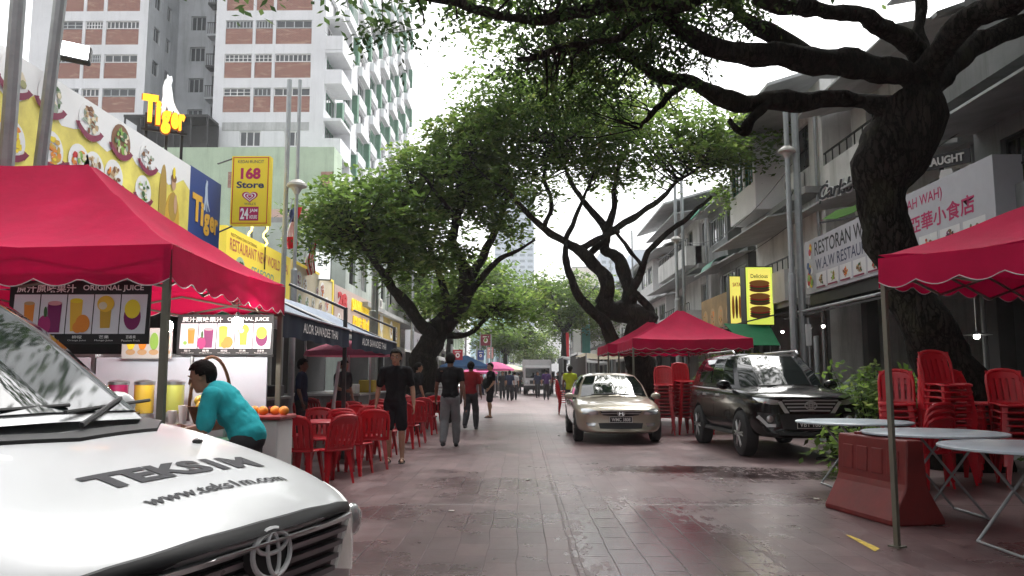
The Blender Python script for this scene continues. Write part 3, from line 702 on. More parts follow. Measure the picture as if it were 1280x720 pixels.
# flags on short poles
def flag(name, label, px, ytop, ybot, Y, kind):
    t, bt = at(px, ytop, Y), at(px, ybot, Y)
    e = empty(name, label, 'flag', (t.x, Y, 4.3))
    MB(GALV).tube([(t.x - .35, Y, 4.2), (t.x + .05, Y, t.z + .35)], .018, 6).build('flagpole', None, e)
    H = t.z - bt.z; q = MB()
    P = lambda u, v: Vector((t.x + (u - .2) * .38 * (1 - .35 * v) + .05 * math.sin(v * 7 + u), Y - .02 + .09 * math.sin(u * 9 + v * 4), t.z - v * H + u * .1))
    for i in range(8):
        for j in range(14):
            if kind == 'malaysia':
                m_ = NAVY if (i < 4 and j < 5) else (RED if i % 2 else SWHITE)
            else: m_ = (NAVY, SWHITE, RED)[min(2, j // 5)] if i < 5 else RED
            q.m(m_); u0, u1, v0, v1 = i / 8, (i + 1) / 8, j / 14, (j + 1) / 14
            q.poly([P(u0, v0), P(u1, v0), P(u1, v1), P(u0, v1)])
    q.build('cloth', None, e)
flag('flag', 'red white and blue flag hanging between the grey poles', 363, 262, 312, 23.5, 'tri')
flag('flag', 'striped Malaysian flag hanging above the cream menu sign', 386, 300, 345, 26, 'malaysia')

# street-side poles, left
def pole(label, x, y, z1, r0, r1, lamp=None, group='tall grey street poles', base=0, twin=None, lean=0):
    e = empty('street_pole', label, 'pole', (x, y, base), 0, group)
    mid = base + (z1 - base) * .45
    MB(GALV).tube([(x, y, base), (x, y, mid), (x, y, mid + .05), (x + lean, y, z1)], [r0, r0, r1, r1], 10).build('shaft', None, e)
    MB(GALV).lathe([(r0 * 2.2, 0), (r0 * 2.2, .03), (r0 * 1.3, .05), (r0 * 1.2, .3)], (x, y, base), 12).build('base', None, e)
    if twin:
        MB(GALV).tube([(x + twin[0], y + .1, base + twin[1]), (x + twin[0], y + .1, twin[2])], twin[3], 8).build('shaft', None, e)
    if lamp:
        MB(mat('lamp hood', (.4, .39, .36), .6, var=.1)).lathe([(.02, .17), (.11, .155), (.23, .06), (.25, 0), (.23, -.015), (.14, -.04), (.05, -.2)], (x, y, lamp), 18).build('lamp_hood', None, e)
    return e
def pole_px(label, px, Y, top, r0, r1, **k):
    x = at(px, 300, Y).x; z = at(px, top, Y).z
    if k.get('lamp'): k['lamp'] = at(px, k['lamp'], Y).z
    if k.get('twin'): t = k['twin']; k['twin'] = (at(px + t[0], 300, Y).x - x, .2, at(px, t[1], Y).z, t[2])
    return pole(label, x, Y, z, r0, r1, **k)
pole_px('thick grey pole at left edge in front of the food billboard', 1, 9.3, -60, .09, .09)
pole_px('grey pole leaning slightly across the plates of the food billboard', 39, 9.9, -40, .085, .08, lean=.19)
pole_px('grey pole pair with round lamp hood beside the 168 sign', 369, 19.3, 100, .075, .045, lamp=233, twin=(-15, 98, .062))
pole_px('pair of grey poles with a hood standing before gold menu sign', 468, 29, 236, .13, .07, lamp=322, twin=(4, 242, .06))
pole_px('slim grey pole between the white light box and left tree', 517, 38, 300, .09, .06)
pole_px('slim far grey pole among the left tree leaves', 541, 46, 345, .09, .06)
for px, Y, tp, tx in ((583, 62, 412, 'brown far pole left of the red banner'), (625, 90, 425, 'far pole beside the teal tower'), (634, 105, 430, 'farthest pole before the white hotel'), (614, 76, 405, 'far pole right of the red banner')):
    pole_px(tx, px, Y, tp, .1, .07)
for px, Y, tp, tx in ((845, 36, 215, 'tall pair of grey poles with hood before right shophouses'),):
    pole_px(tx, px, Y, tp, .13, .07, lamp=300, twin=(9, 190, .07))
pole_px('pair of tall grey poles with hood left of the white restaurant sign', 988, 21.5, 120, .1, .07, lamp=190, twin=(13, 120, .1))
for px, Y, tp, tx in ((790, 52, 288, 'slim grey pole rising between forked tree limbs'), (763, 66, 325, 'slim dark pole behind the forked tree'), (712, 85, 370, 'far slim pole left of the forked tree'), (735, 75, 345, 'far slim pole under the low tree limb')):
    pole_px(tx, px, Y, tp, .09, .06)
# ================================================================ cloth
def cloth(name, c, tl=.25, rough=.75):
    m = mat(name, c, rough, var=.16, scale=2.2, bump=.45, bscale=3.2)
    b = m.node_tree.nodes['Principled BSDF']; b.inputs['Specular IOR Level'].default_value = .2
    t = N(m, 'ShaderNodeBsdfTranslucent'); t.inputs['Color'].default_value = (*c, 1)
    ms = N(m, 'ShaderNodeMixShader'); ms.inputs[0].default_value = tl
    L = m.node_tree.links.new; L(b.outputs[0], ms.inputs[1]); L(t.outputs[0], ms.inputs[2])
    L(ms.outputs[0], m.node_tree.nodes['Material Output'].inputs['Surface'])
    return m
CRED = cloth('crimson tent cloth', (.56, .005, .068)); CWHITE = cloth('white tarpaulin', (.62, .63, .62)); CBLUE = cloth('blue tent cloth', (.07, .16, .33))
CNAVY = cloth('navy valance cloth', (.018, .026, .05), .1); CGREY = cloth('blue grey awning cloth', (.33, .38, .46), .2); CPINK = cloth('maroon umbrella cloth', (.42, .1, .16)); CGREEN = cloth('green awning cloth', (.03, .28, .12)); CCREAM = cloth('cream tarpaulin', (.6, .55, .42))
CPINK2 = cloth('pink umbrella cloth', (.65, .12, .3))
TPOLE = mat('tent pole', (.17, .165, .13), .5, .4, var=.12)
PIPING = flat('white piping', (.6, .56, .57))

def tent(name, label, cx, cy, hw, hd, rz, eave, peak, vh, cm, ridge=0, legs=(0, 1, 2, 3), lap=.055, wave=.33, group=None, leg_r=.022, pw=1.2):
    e = empty(name, label, 'tent', (0, 0, 0), 0, group)
    per = []; n = 24
    cs = [(-hw, -hd), (hw, -hd), (hw, hd), (-hw, hd)]
    for k in range(4):
        for i in range(n):
            t = i / n; per.append((cs[k][0] + (cs[(k + 1) % 4][0] - cs[k][0]) * t, cs[k][1] + (cs[(k + 1) % 4][1] - cs[k][1]) * t, t))
    q = MB(cm); K = 20; vs = []; M = len(per)
    for k in range(K + 1):
        s = k / K
        for x, y, t in per:
            tx = max(-ridge, min(ridge, x))
            px, py = tx + (x - tx) * s, y * s
            sag = .13 * math.sin(math.pi * t) * math.sin(math.pi * min(1, s * 1.02)) + .035 * math.sin(math.pi * t) * s ** 4
            vs.append((px, py, eave + (peak - eave) * (1 - s) ** pw - sag + .016 * s ** 2 * math.sin(t * 6.283 * 3.5) * (1 - s * .6) + .03 * noise.noise((px * 1.7, py * 1.7, 1)) + .012 * noise.noise((px * 5.3, py * 5.3, 4)) + .02 * math.exp(-(min(t, 1 - t) * 16) ** 2) * s))
    q.add(vs, [(k * M + j, k * M + (j + 1) % M, (k + 1) * M + (j + 1) % M, (k + 1) * M + j) for k in range(K) for j in range(M)][M:] + [tuple(range(M, 2 * M))])
    q.build('canopy', None, e, smooth=35)
    v = MB(cm); tr = MB(PIPING)
    for k in range(4):
        a, b = Vector(cs[k]), Vector(cs[(k + 1) % 4]); L = (b - a).length; nn = int(L / wave) * 8
        d = (b - a).normalized(); out = Vector((d.y, -d.x)); bot = []; top = []
        for i in range(nn + 1):
            t = i / nn; p = a + (b - a) * t; w = abs(math.sin(t * L / wave * math.pi))
            o = out * (.012 + .012 * math.sin(t * L * 6)); sg = .035 * math.sin(math.pi * t)
            top.append((p.x + out.x * .002, p.y + out.y * .002, eave - sg + .004)); bot.append((p.x + o.x, p.y + o.y, eave - vh - sg * .3 + lap - lap * w + lap * .0))
        v.add(top + bot, [(i, i + 1, nn + 2 + i, nn + 1 + i) for i in range(nn)])
        tr.tube(bot, .004, 4)
    v.build('valance', None, e, smooth=1); tr.build('piping', None, e)
    for k in legs:
        x, y = cs[k][0] * .985, cs[k][1] * .985
        MB(TPOLE).box(x - leg_r, y - leg_r, 0, x + leg_r, y + leg_r, eave - .03).box(x - .05, y - .05, 0, x + .05, y + .05, .012).build('leg', None, e)
    f = MB(TPOLE); zt = eave - vh * .95
    for k in range(4):
        a, b = Vector(cs[k]) * .98, Vector(cs[(k + 1) % 4]) * .98; nseg = 2; 
        for i in range(nseg):
            p0 = a + (b - a) * (i / nseg); p1 = a + (b - a) * ((i + 1) / nseg)
            f.tube([(*p0, zt + .18), (*((p0 + p1) / 2), zt - .02), (*p1, zt + .18)], .012, 6); f.tube([(*p0, zt - .02), (*((p0 + p1) / 2), zt + .18), (*p1, zt - .02)], .012, 6)
        tx = max(-ridge, min(ridge, a.x))
        f.tube([(*a, eave - .05), ((a.x * .5 + tx * .5), a.y * .5, eave + (peak - eave) * .3 - .06), (tx, 0, peak - .12)], .014, 6)
    f.build('truss', None, e)
    return move(e, (cx, cy, 0), rz)

# near left tent
t = tent('canopy_tent', 'large red pop up tent over the juice stall, nearest on the left', -4.66, 7.1, 2.14, 1.4, 0, 2.29, 3.32, .3, CRED, ridge=.68, leg_r=.024)
MB(flat('tag lime', (.55, .6, .1))).box(1.70, -1.418, -.0 + 2.12, 1.84, -1.412, 2.17).build('label_tag', None, t)
t = tent('canopy_tent', 'red pop up tent behind the black car, its peak before the forked tree', 4.3, 21.5, 1.5, 1.5, 0, 2.3, 3.18, .28, CRED, pw=1.35)
t = tent('canopy_tent', 'farther red pop up tent half hidden behind another red tent', 4.05, 24.9, 1.5, 1.5, 0, 2.3, 3.1, .28, CRED, pw=1.35)
a_ = R(31); ux = Vector((math.cos(a_), math.sin(a_))); uy = Vector((-ux.y, ux.x))
k_ = Vector((2.95, 6.55)) + ux * 1.55 * .985 - uy * 1.5 * .985
k_ = Vector((2.95, 6.55)) + ux * 1.55 - uy * 1.5
tent('canopy_tent', 'red pop up tent at the right edge over white round tables', k_.x, k_.y, 1.55, 1.5, a_, 2.3, 3.15, .25, CRED, leg_r=.019, legs=(3, 0, 1, 2))
tent('canopy_tent', 'blue pop up tent far down the left side of the street', -3.35, 50, 1.5, 1.5, 0, 2.05, 2.75, .2, CBLUE)

# drinks banner
def cup(mb, fr, a, b, w, h, m, top=None, c=.008, taper=.8):
    mb.m(m).poly([fr.P(a - w * taper / 2, b, c), fr.P(a + w * taper / 2, b, c), fr.P(a + w / 2, b + h, c), fr.P(a - w / 2, b + h, c)])
    mb.m(top or m).disc(fr, a, b + h, w / 2, h * .08, c + .0005, c + .001, 16)
def juice_banner(label, fr, w, h):
    o = sign('drinks_banner', label, 'banner', fr, w, h, .012, SBLK)
    q = MB(); put_text(q, '原汁原味果汁', fr, w * .05, h * .81, w * .42, h * .13, m=SWHITE, bold=.02); put_text(q, 'ORIGINAL JUICE', fr, w * .52, h * .82, w * .43, h * .11, bold=.02)
    for i, s in enumerate(('橙汁', '龍果', '柳橙', '芒果', '百香果')):
        put_text(q, s, fr, w * (.08 + .19 * i), h * .085, w * .07, h * .05, bold=.01); put_text(q, ('Carrot Juice', 'Dragon Fruit', 'Orange Juice', 'Mango Juice', 'Passion Fruit')[i], fr, w * (.05 + .19 * i), h * .04, w * .13, h * .03, bold=0)
    q.build('lettering', None, o)
    q = MB(); ws = w * .19
    for i in range(5):
        a = w * .025 + i * w * .19
        q.m(flat('print pale', (.72, .72, .78))).poly([fr.P(a + .004, h * .16, .004), fr.P(a + ws - .004, h * .16, .004), fr.P(a + ws + .006, h * .78, .004), fr.P(a + .014, h * .78, .004)])
        m = a + ws * .5; C = cup
        if i == 0: C(q, fr, m + .03, h * .28, w * .075, h * .36, ORANGE, TAN); q.m(LIME).disc(fr, m - .03, h * .3, .02, .02, .009, .01)
        if i == 1: C(q, fr, m + .02, h * .18, w * .1, h * .46, PURP, PINK); q.m(flat('print magenta', (.4, .02, .16))).disc(fr, m - .05, h * .3, w * .045, h * .15, .01, .012).m(DGREEN).disc(fr, m - .045, h * .5, .012, .04, .012, .013)
        if i == 2: C(q, fr, m - .02, h * .2, w * .09, h * .48, flat('print amber', (.8, .5, .05)), YEL); q.m(ORANGE).disc(fr, m + .035, h * .32, w * .05, h * .14, .011, .013).disc(fr, m + .0, h * .26, w * .035, h * .09, .0135, .014)
        if i == 3: C(q, fr, m - .0, h * .25, w * .085, h * .38, GOLD, YEL); q.m(flat('print mango', (.8, .5, .04))).disc(fr, m, h * .63, w * .06, h * .13, .011, .013).m(CREAM).disc(fr, m - .02, h * .6, w * .03, h * .06, .0135, .014)
        if i == 4: q.m(PURP).disc(fr, m + .0, h * .42, w * .06, h * .2, .008, .01).m(YEL).disc(fr, m + .0, h * .55, w * .055, h * .15, .0105, .012)
    q.build('picture', None, o)
juice_banner('black drinks banner of five fruit juices hung under the near tent front', Fr((-3.78, 5.86, 1.575), (1, 0, 0)), 1.05, .47)
juice_banner('smaller drinks banner behind the bulbs at the back of juice stall', Fr((-3.55, 8.25, 1.56), (1, 0, 0)), 1.0, .42)

# juice stall
js = empty('juice_stall', 'juice stall with steel counter and milky screens under the near red tent', 'stall', (-3.7, 7.9, 0))
MB(STEEL).bbox(Fr((-5.6, 7.4, 0), (1, 0, 0), (0, 1, 0)), 0, 0, 0, 2.9, .7, .9, .02).build('counter', None, js)
PLAS = mat('milky plastic screen', (.6, .65, .73), .25, var=.1, scale=1.2)
for x0, x1 in ((-5.5, -4.45), (-4.4, -3.42), (-3.38, -2.62)):
    MB(PLAS).box(x0, 8.3, .92, x1, 8.33, 1.54).build('screen', None, js)
MB(STEEL).box(-5.6, 8.34, .9, -2.58, 8.37, .96).box(-5.6, 8.34, 1.545, -2.58, 8.37, 1.575).box(-4.44, 8.285, .9, -4.41, 8.4, 1.57).box(-3.41, 8.285, .9, -3.39, 8.4, 1.57).build('frame', None, js)
MB(flat('pale print card', (.5, .51, .5))).bbox(Fr((-4.1, 8.2, 1.52), (1, 0, 0), (0, 1, 0)), 0, 0, 0, .52, .03, .32, .012).build('menu_card', None, js)
fm_ = Fr((-4.1, 8.199, 1.51), (1, 0, 0)); q = MB()
for k in range(4): q.m((YEL, ORANGE, LIME, CREAM)[k]).disc(fm_, .1 + .12 * k, .19, .045, .09, .002, .005, 14).m(TAN).disc(fm_, .1 + .12 * k, .08, .05, .03, .002, .005, 12)
q.build('picture', None, js)
for k, (x_, c_) in enumerate(((-4.25, (.6, .3, .03)), (-3.98, (.35, .02, .1)), (-3.72, (.65, .45, .05)), (-3.42, (.5, .55, .12)), (-3.05, (.6, .22, .05)))):
    e = empty('juice_dispenser', ('orange juice dispenser leftmost on the steel counter', 'purple juice dispenser on the steel counter', 'yellow juice dispenser in the middle of the steel counter', 'green juice dispenser on the steel counter', 'reddish juice dispenser at the right of the steel counter')[k], 'dispenser', (x_, 7.95, .9))
    MB(mat('juice ' + str(k), c_, .12, var=.05, coat=1)).lathe([(0, .98), (.09, .98), (.095, 1.0), (.095, 1.26), (0, 1.26)], (x_, 7.95, 0), 20).build('tank', None, e, smooth=35)
    MB(STEEL).lathe([(0, 1.261), (.1, 1.261), (.1, 1.29), (.03, 1.31), (0, 1.31)], (x_, 7.95, 0), 20).lathe([(0, .9), (.1, .9), (.1, .978), (0, .978)], (x_, 7.95, 0), 20).tube([(x_, 7.86, 1.0), (x_, 7.8, .99), (x_, 7.8, .95)], .012).build('lid', None, e, smooth=35)
for k in range(3):
    c = MB(WHITE).lathe([(0, .9), (.03, .9), (.045, 1.02 + .05 * k), (.04, 1.02 + .05 * k), (0, 1.0)], (-3.28 + .1 * k, 7.6, 0), 14).build('cup_stack', smooth=35); tag(c, ('short', 'middle', 'tall')[k] + ' stack of white paper cups on the juice counter', 'cups')
BULB = flat('lit bulb', (1, .96, .9), emit=80)
for px, py in ((209, 408), (297, 404), (166, 412)):
    c = at(px, py, 7.3 if px != 297 else 7.6); e = empty('light_bulb', {209: 'glowing bulb just right of the near tent pole', 297: 'glowing bulb in front of the small drinks banner', 166: 'glowing bulb left of the near tent pole under the tent'}[px], 'bulb', c)
    MB(BULB).ell(c, (.05, .05, .06), 12, 8).build('globe', None, e, smooth=1)
    MB(BLACK).lathe([(.022, .05), (.022, .1), (.004, .11), (.004, 2.3 - c.z)], c, 8).build('cord', None, e)
# fruit basket with hoop handle
c = at(262, 520, 7.35); c.z = .9
bk = empty('fruit_basket', 'wicker basket with tall hoop handle and yellow fruit behind the turquoise man', 'basket', c)
WICK = mat('wicker', (.2, .11, .05), .7, var=.3, scale=30, bump=.4)
MB(WICK).lathe([(.0, .01), (.13, .01), (.19, .16), (.2, .17), (.18, .17), (.125, .03), (0, .03)], c, 20).build('bowl', None, bk, smooth=30)
MB(WICK).tube([c + Vector((.19 * math.cos(t), 0, .16 + .46 * math.sin(t))) for t in [math.pi * i / 16 for i in range(17)]], .016, 8).build('handle', None, bk, smooth=1)
for i in range(6):
    f = MB(mat('yellow fruit', (.7, .5, .05), .5, var=.15)).ell(c + Vector((.09 * math.cos(i * 1.05), .09 * math.sin(i * 1.05), .17 + .05 * (i % 2))), (.055, .055, .05), 10, 8).build('yellow_fruit', smooth=1)
    tag(f, 'round yellow fruit heaped in the hoop handled basket', 'fruit', 'yellow fruit in the basket')
st = empty('serving_stand', 'white fronted serving stand at the right end of juice stall', 'stand', (-2.42, 7.7, 0))
MB(WHITE).bbox(Fr((-2.75, 7.5, 0), (1, 0, 0), (0, 1, 0)), 0, 0, .02, .5, .5, .93, .015).build('cabinet', None, st)
MB(mat('dark red tray', (.3, .03, .03), .4)).bbox(Fr((-2.78, 7.47, .935), (1, 0, 0), (0, 1, 0)), 0, 0, 0, .56, .56, .04, .015).build('tray', None, st)
for i in range(5):
    f = MB(mat('orange fruit', (.75, .28, .03), .5, var=.15)).ell((-2.66 + .1 * i, 7.72 + .05 * (i % 2), 1.015), (.05, .05, .045), 10, 8).build('orange', smooth=1)
    tag(f, 'orange lying on the dark red tray of the serving stand', 'fruit', 'oranges on the tray')
bx = MB(mat('green plastic', (.02, .15, .07), .45)); bx.bbox(Fr((-2.78, 6.95, 0), (1, 0, 0), (0, 1, 0)), 0, 0, .0, .34, .34, .8, .02)
tag(bx.build('bin', loc='auto'), 'dark green plastic bin behind the turquoise shirted man', 'bin')

# folding awnings
def awning(label, y0, y1, text, ta):
    e = empty('folding_awning', label, 'awning', (-4, (y0 + y1) / 2, 0), 0, 'folding awnings of the Thai restaurant')
    A, B = Vector((-2.9, 0, 2.13)), Vector((-4.45, 0, 2.82)); C = Vector((-6.95, 0, 3.0))
    q = MB(CGREY)
    def P(u, v):
        p = A.lerp(B, v * 1.0) if v <= 1 else B.lerp(C, v - 1)
        y = y0 + (y1 - y0) * u; s = -.05 * math.sin(math.pi * min(v, 1)) - .02 * math.sin(u * math.pi * 6) ** 2 * math.sin(math.pi * min(v, 1))
        return (p.x, y, p.z + s)
    q.grid(lambda u, v: P(u, v * 2), 24, 16).build('canopy', None, e, smooth=30)
    MB(CNAVY).grid(lambda u, v: (-2.885 + .01 * math.sin(u * 40), y0 + (y1 - y0) * u, 2.125 - .3 * v - .012 * math.sin(u * 30)), 60, 3).build('valance', None, e, smooth=1)
    MB(flat('pale edging', (.5, .55, .62))).tube([(-2.88, y0, 2.135), (-2.88, y1, 2.135)], .018, 6).build('edging', None, e)
    f2 = Fr((-2.868, y0, 1.82), (0, 1, 0)); tx = MB(); put_text(tx, text, f2, ta[0], .1, ta[1], .13, .006, m=SWHITE, bold=.012); tx.build('lettering', None, e)
    fm = MB(BLACK); fm.tube([(-2.93, y0 + .05, 2.1), (-4.45, y0 + .05, 2.78), (-6.95, y0 + .05, 2.96)], .03, 8).tube([(-2.93, y1 - .05, 2.1), (-4.45, y1 - .05, 2.78), (-6.95, y1 - .05, 2.96)], .03, 8).tube([(-2.93, y0, 2.1), (-2.93, y1, 2.1)], .025, 8)
    fm.build('frame', None, e)
    for y in (y1 - .05,):
        MB(BLACK).box(-2.965, y - .03, 0, -2.905, y + .03, 2.5).box(-3.02, y - .08, 0, -2.85, y + .08, .015).build('post', None, e)
        MB(BLACK).tube([(-2.935, y, 2.48), (-3.9, y, 2.9)], .025, 8).build('arm', None, e)
    MB(BLACK).box(-6.9, y0 + .02, .12, -6.84, y0 + .08, 2.96).build('post', None, e)
    return e
awning('nearer blue grey awning with Thai restaurant lettering on navy valance', 9.6, 13.45, 'ALOR SAWADEE THAI', (.95, 2.0))
awning('farther blue grey awning above the maroon umbrella', 13.7, 18.7, 'ALOR SAWADEE THAI', (.8, 2.6))

def umbrella(label, x, y, r, zr, h, m, tilt=0, group='sun umbrellas', pole=True):
    e = empty('sun_umbrella', label, 'umbrella', (x, y, 0), 0, group); q = MB(m); vs = []; K = 6; M = 32
    for k in range(K + 1):
        for j in range(M):
            s = k / K; t = 2 * math.pi * j / M; sc = 1 - .06 * abs(math.sin(4 * t)) * s
            vs.append((x + r * s * sc * math.cos(t), y + r * s * sc * math.sin(t), zr + h * (1 - s ** 1.6) - (.02 * abs(math.sin(4 * t)) * -1 * s)))
    for j in range(M): t = 2 * math.pi * j / M; vs.append((x + r * .995 * math.cos(t), y + r * .995 * math.sin(t), zr - .1))
    q.add(vs, [(k * M + j, k * M + (j + 1) % M, (k + 1) * M + (j + 1) % M, (k + 1) * M + j) for k in range(K + 1) for j in range(M)]).build('canopy', None, e, smooth=30)
    MB(WHITE).tube([(x, y, 0), (x + tilt, y, zr + h - .02)], .024, 8).build('pole', None, e)
    rb = MB(STEEL)
    for j in range(8): t = math.pi / 4 * j; rb.tube([(x + .02 * math.cos(t), y + .02 * math.sin(t), zr + h - .06), (x + r * .6 * math.cos(t), y + r * .6 * math.sin(t), zr + h * .52), (x + r * .96 * math.cos(t), y + r * .96 * math.sin(t), zr - .01)], .006, 5)
    rb.build('ribs', None, e)
    MB(CONC).lathe([(.0, 0), (.25, 0), (.25, .06), (.06, .1), (.04, .25), (0, .25)], (x, y, 0), 16).build('base', None, e)
    return e
umbrella('wide maroon umbrella under the farther grey awning', -4.05, 18.95, 1.05, 1.93, .27, CPINK)
umbrella('pink umbrella far off right of the blue tent', -1.7, 55, 1.3, 1.9, .5, CPINK2)
umbrella('faded pink umbrella far off under the blue tent side', -3.0, 58, 1.4, 1.7, .4, CPINK2)
umbrella('cream umbrella far off before the green van', -1.1, 72, 1.8, 2.0, .5, CCREAM)
# leaning white prop
e = MB(WHITE).tube([at(417, 505, 15.5), at(424, 452, 15.5)], .035, 8).tube([(at(417, 505, 15.5).x, 15.5, 0), at(417, 505, 15.5)], .036, 8).build('prop_pole')
tag(e, 'leaning white prop pole among the red tables', 'pole')

# market stalls with white scalloped tarpaulin
def stall(label, x0, x1, y0, y1, zf, zb, cm, goods, group='stalls along the left side', short=None):
    e = empty('market_stall', label, 'stall', ((x0 + x1) / 2, (y0 + y1) / 2, 0), 0, group)
    q = MB(cm).grid(lambda u, v: (x1 + (x0 - x1) * v, y0 + (y1 - y0) * u, zf + (zb - zf) * v - .05 * math.sin(math.pi * v) - .05 * abs(math.sin(u * math.pi * 5)) * math.sin(math.pi * v)), 30, 8)
    q.grid(lambda u, v: (x1 + .01, y0 + (y1 - y0) * u, zf + .004 - v * (.22 - .07 * abs(math.sin(u * math.pi * 9)))), 60, 2).build('canopy', None, e, smooth=30)
    for x in (x0 + .05, x1 - .03):
        for y in (y0 + .05, y1 - .05): MB(STEEL).box(x - .02, y - .02, 0, x + .02, y + .02, zf if x > (x0 + x1) / 2 else zb).build('post', None, e)
    MB(mat('stall counter', (.16, .15, .15), .5, .3, var=.3)).box(x0 + .3, y0 + .2, .0, x1 - .35, y1 - .2, .85).m(STEEL).box(x0 + .25, y0 + .15, .85, x1 - .3, y1 - .15, .9).build('counter', None, e)
    MB(DARK).box(x0 + .02, y0 + .1, .1, x0 + .06, y1 - .1, zb - .1).build('back_screen', None, e)
    for i, g in enumerate(goods):
        y = y0 + .5 + i * (y1 - y0 - 1) / max(1, len(goods) - 1); xx = x1 - .65
        c = MB(g).bbox(Fr((xx - .22, y - .25, .9), (1, 0, 0), (0, 1, 0)), 0, 0, 0, .44, .5, .26 + .1 * (i % 2), .03)
        o = c.build('goods_crate'); tag(o, f'{g.name} on counter of the {short or label}', 'crate', None)
    return e
CR = [mat('white food crate', (.5, .5, .48), .6), mat('yellow food crate', (.6, .42, .05), .6), mat('red food crate', (.4, .03, .03), .5), mat('green food crate', (.1, .25, .06), .6), mat('dark food crate', (.06, .06, .07), .5)]
stall('dark food stall behind the near red chairs', -6.5, -4.9, 10.2, 14.6, 2.5, 2.6, CGREEN, [CR[3], CR[1], CR[4], CR[0]], short='dark stall behind the near red chairs')
stall('dark food stall left of the maroon umbrella', -6.5, -5.0, 15.2, 18.8, 2.5, 2.6, CWHITE, [CR[0], CR[2], CR[4]], short='dark stall left of maroon umbrella')
stall('white tarpaulin stall just past the maroon umbrella', -6.6, -3.9, 21, 27, 2.3, 2.95, CWHITE, [CR[0], CR[1], CR[2]], short='white stall past maroon umbrella')
stall('white tarpaulin stall beneath the left tree trunk', -6.6, -3.9, 30.5, 36.5, 2.3, 2.95, CWHITE, [CR[1], CR[0], CR[4]], short='white stall beneath left tree trunk')
stall('white tarpaulin stall far left before the blue tent', -6.6, -3.9, 38.5, 45, 2.35, 2.95, CWHITE, [CR[2], CR[0]], short='white stall before the blue tent')
stall('cream canopy stall far left beyond the blue tent', -5.6, -2.6, 62, 68, 2.3, 2.8, CCREAM, [CR[0], CR[2]], short='cream stall beyond the blue tent')
stall('white canopy stall farthest left before the green van', -4.4, -1.6, 78, 84, 2.3, 2.8, CWHITE, [CR[0], CR[3]], short='farthest left white stall')
e = stall('cream canopy stall on the right behind the silver car', 2.3, 4.6, 28.5, 33.5, 2.15, 2.2, CCREAM, [CR[1], CR[0]], None, 'cream stall behind the silver car')
e = stall('pale canopy stall on the right beyond the cream one', 2.6, 5.0, 37, 42, 2.3, 2.5, CWHITE, [CR[2], CR[0]], None, 'pale stall beyond the cream one')
stall('far white canopy stall on the right near the truck', 2.9, 6, 55, 61, 2.4, 2.8, CWHITE, [CR[2], CR[1]], None, 'far stall near the lorry')

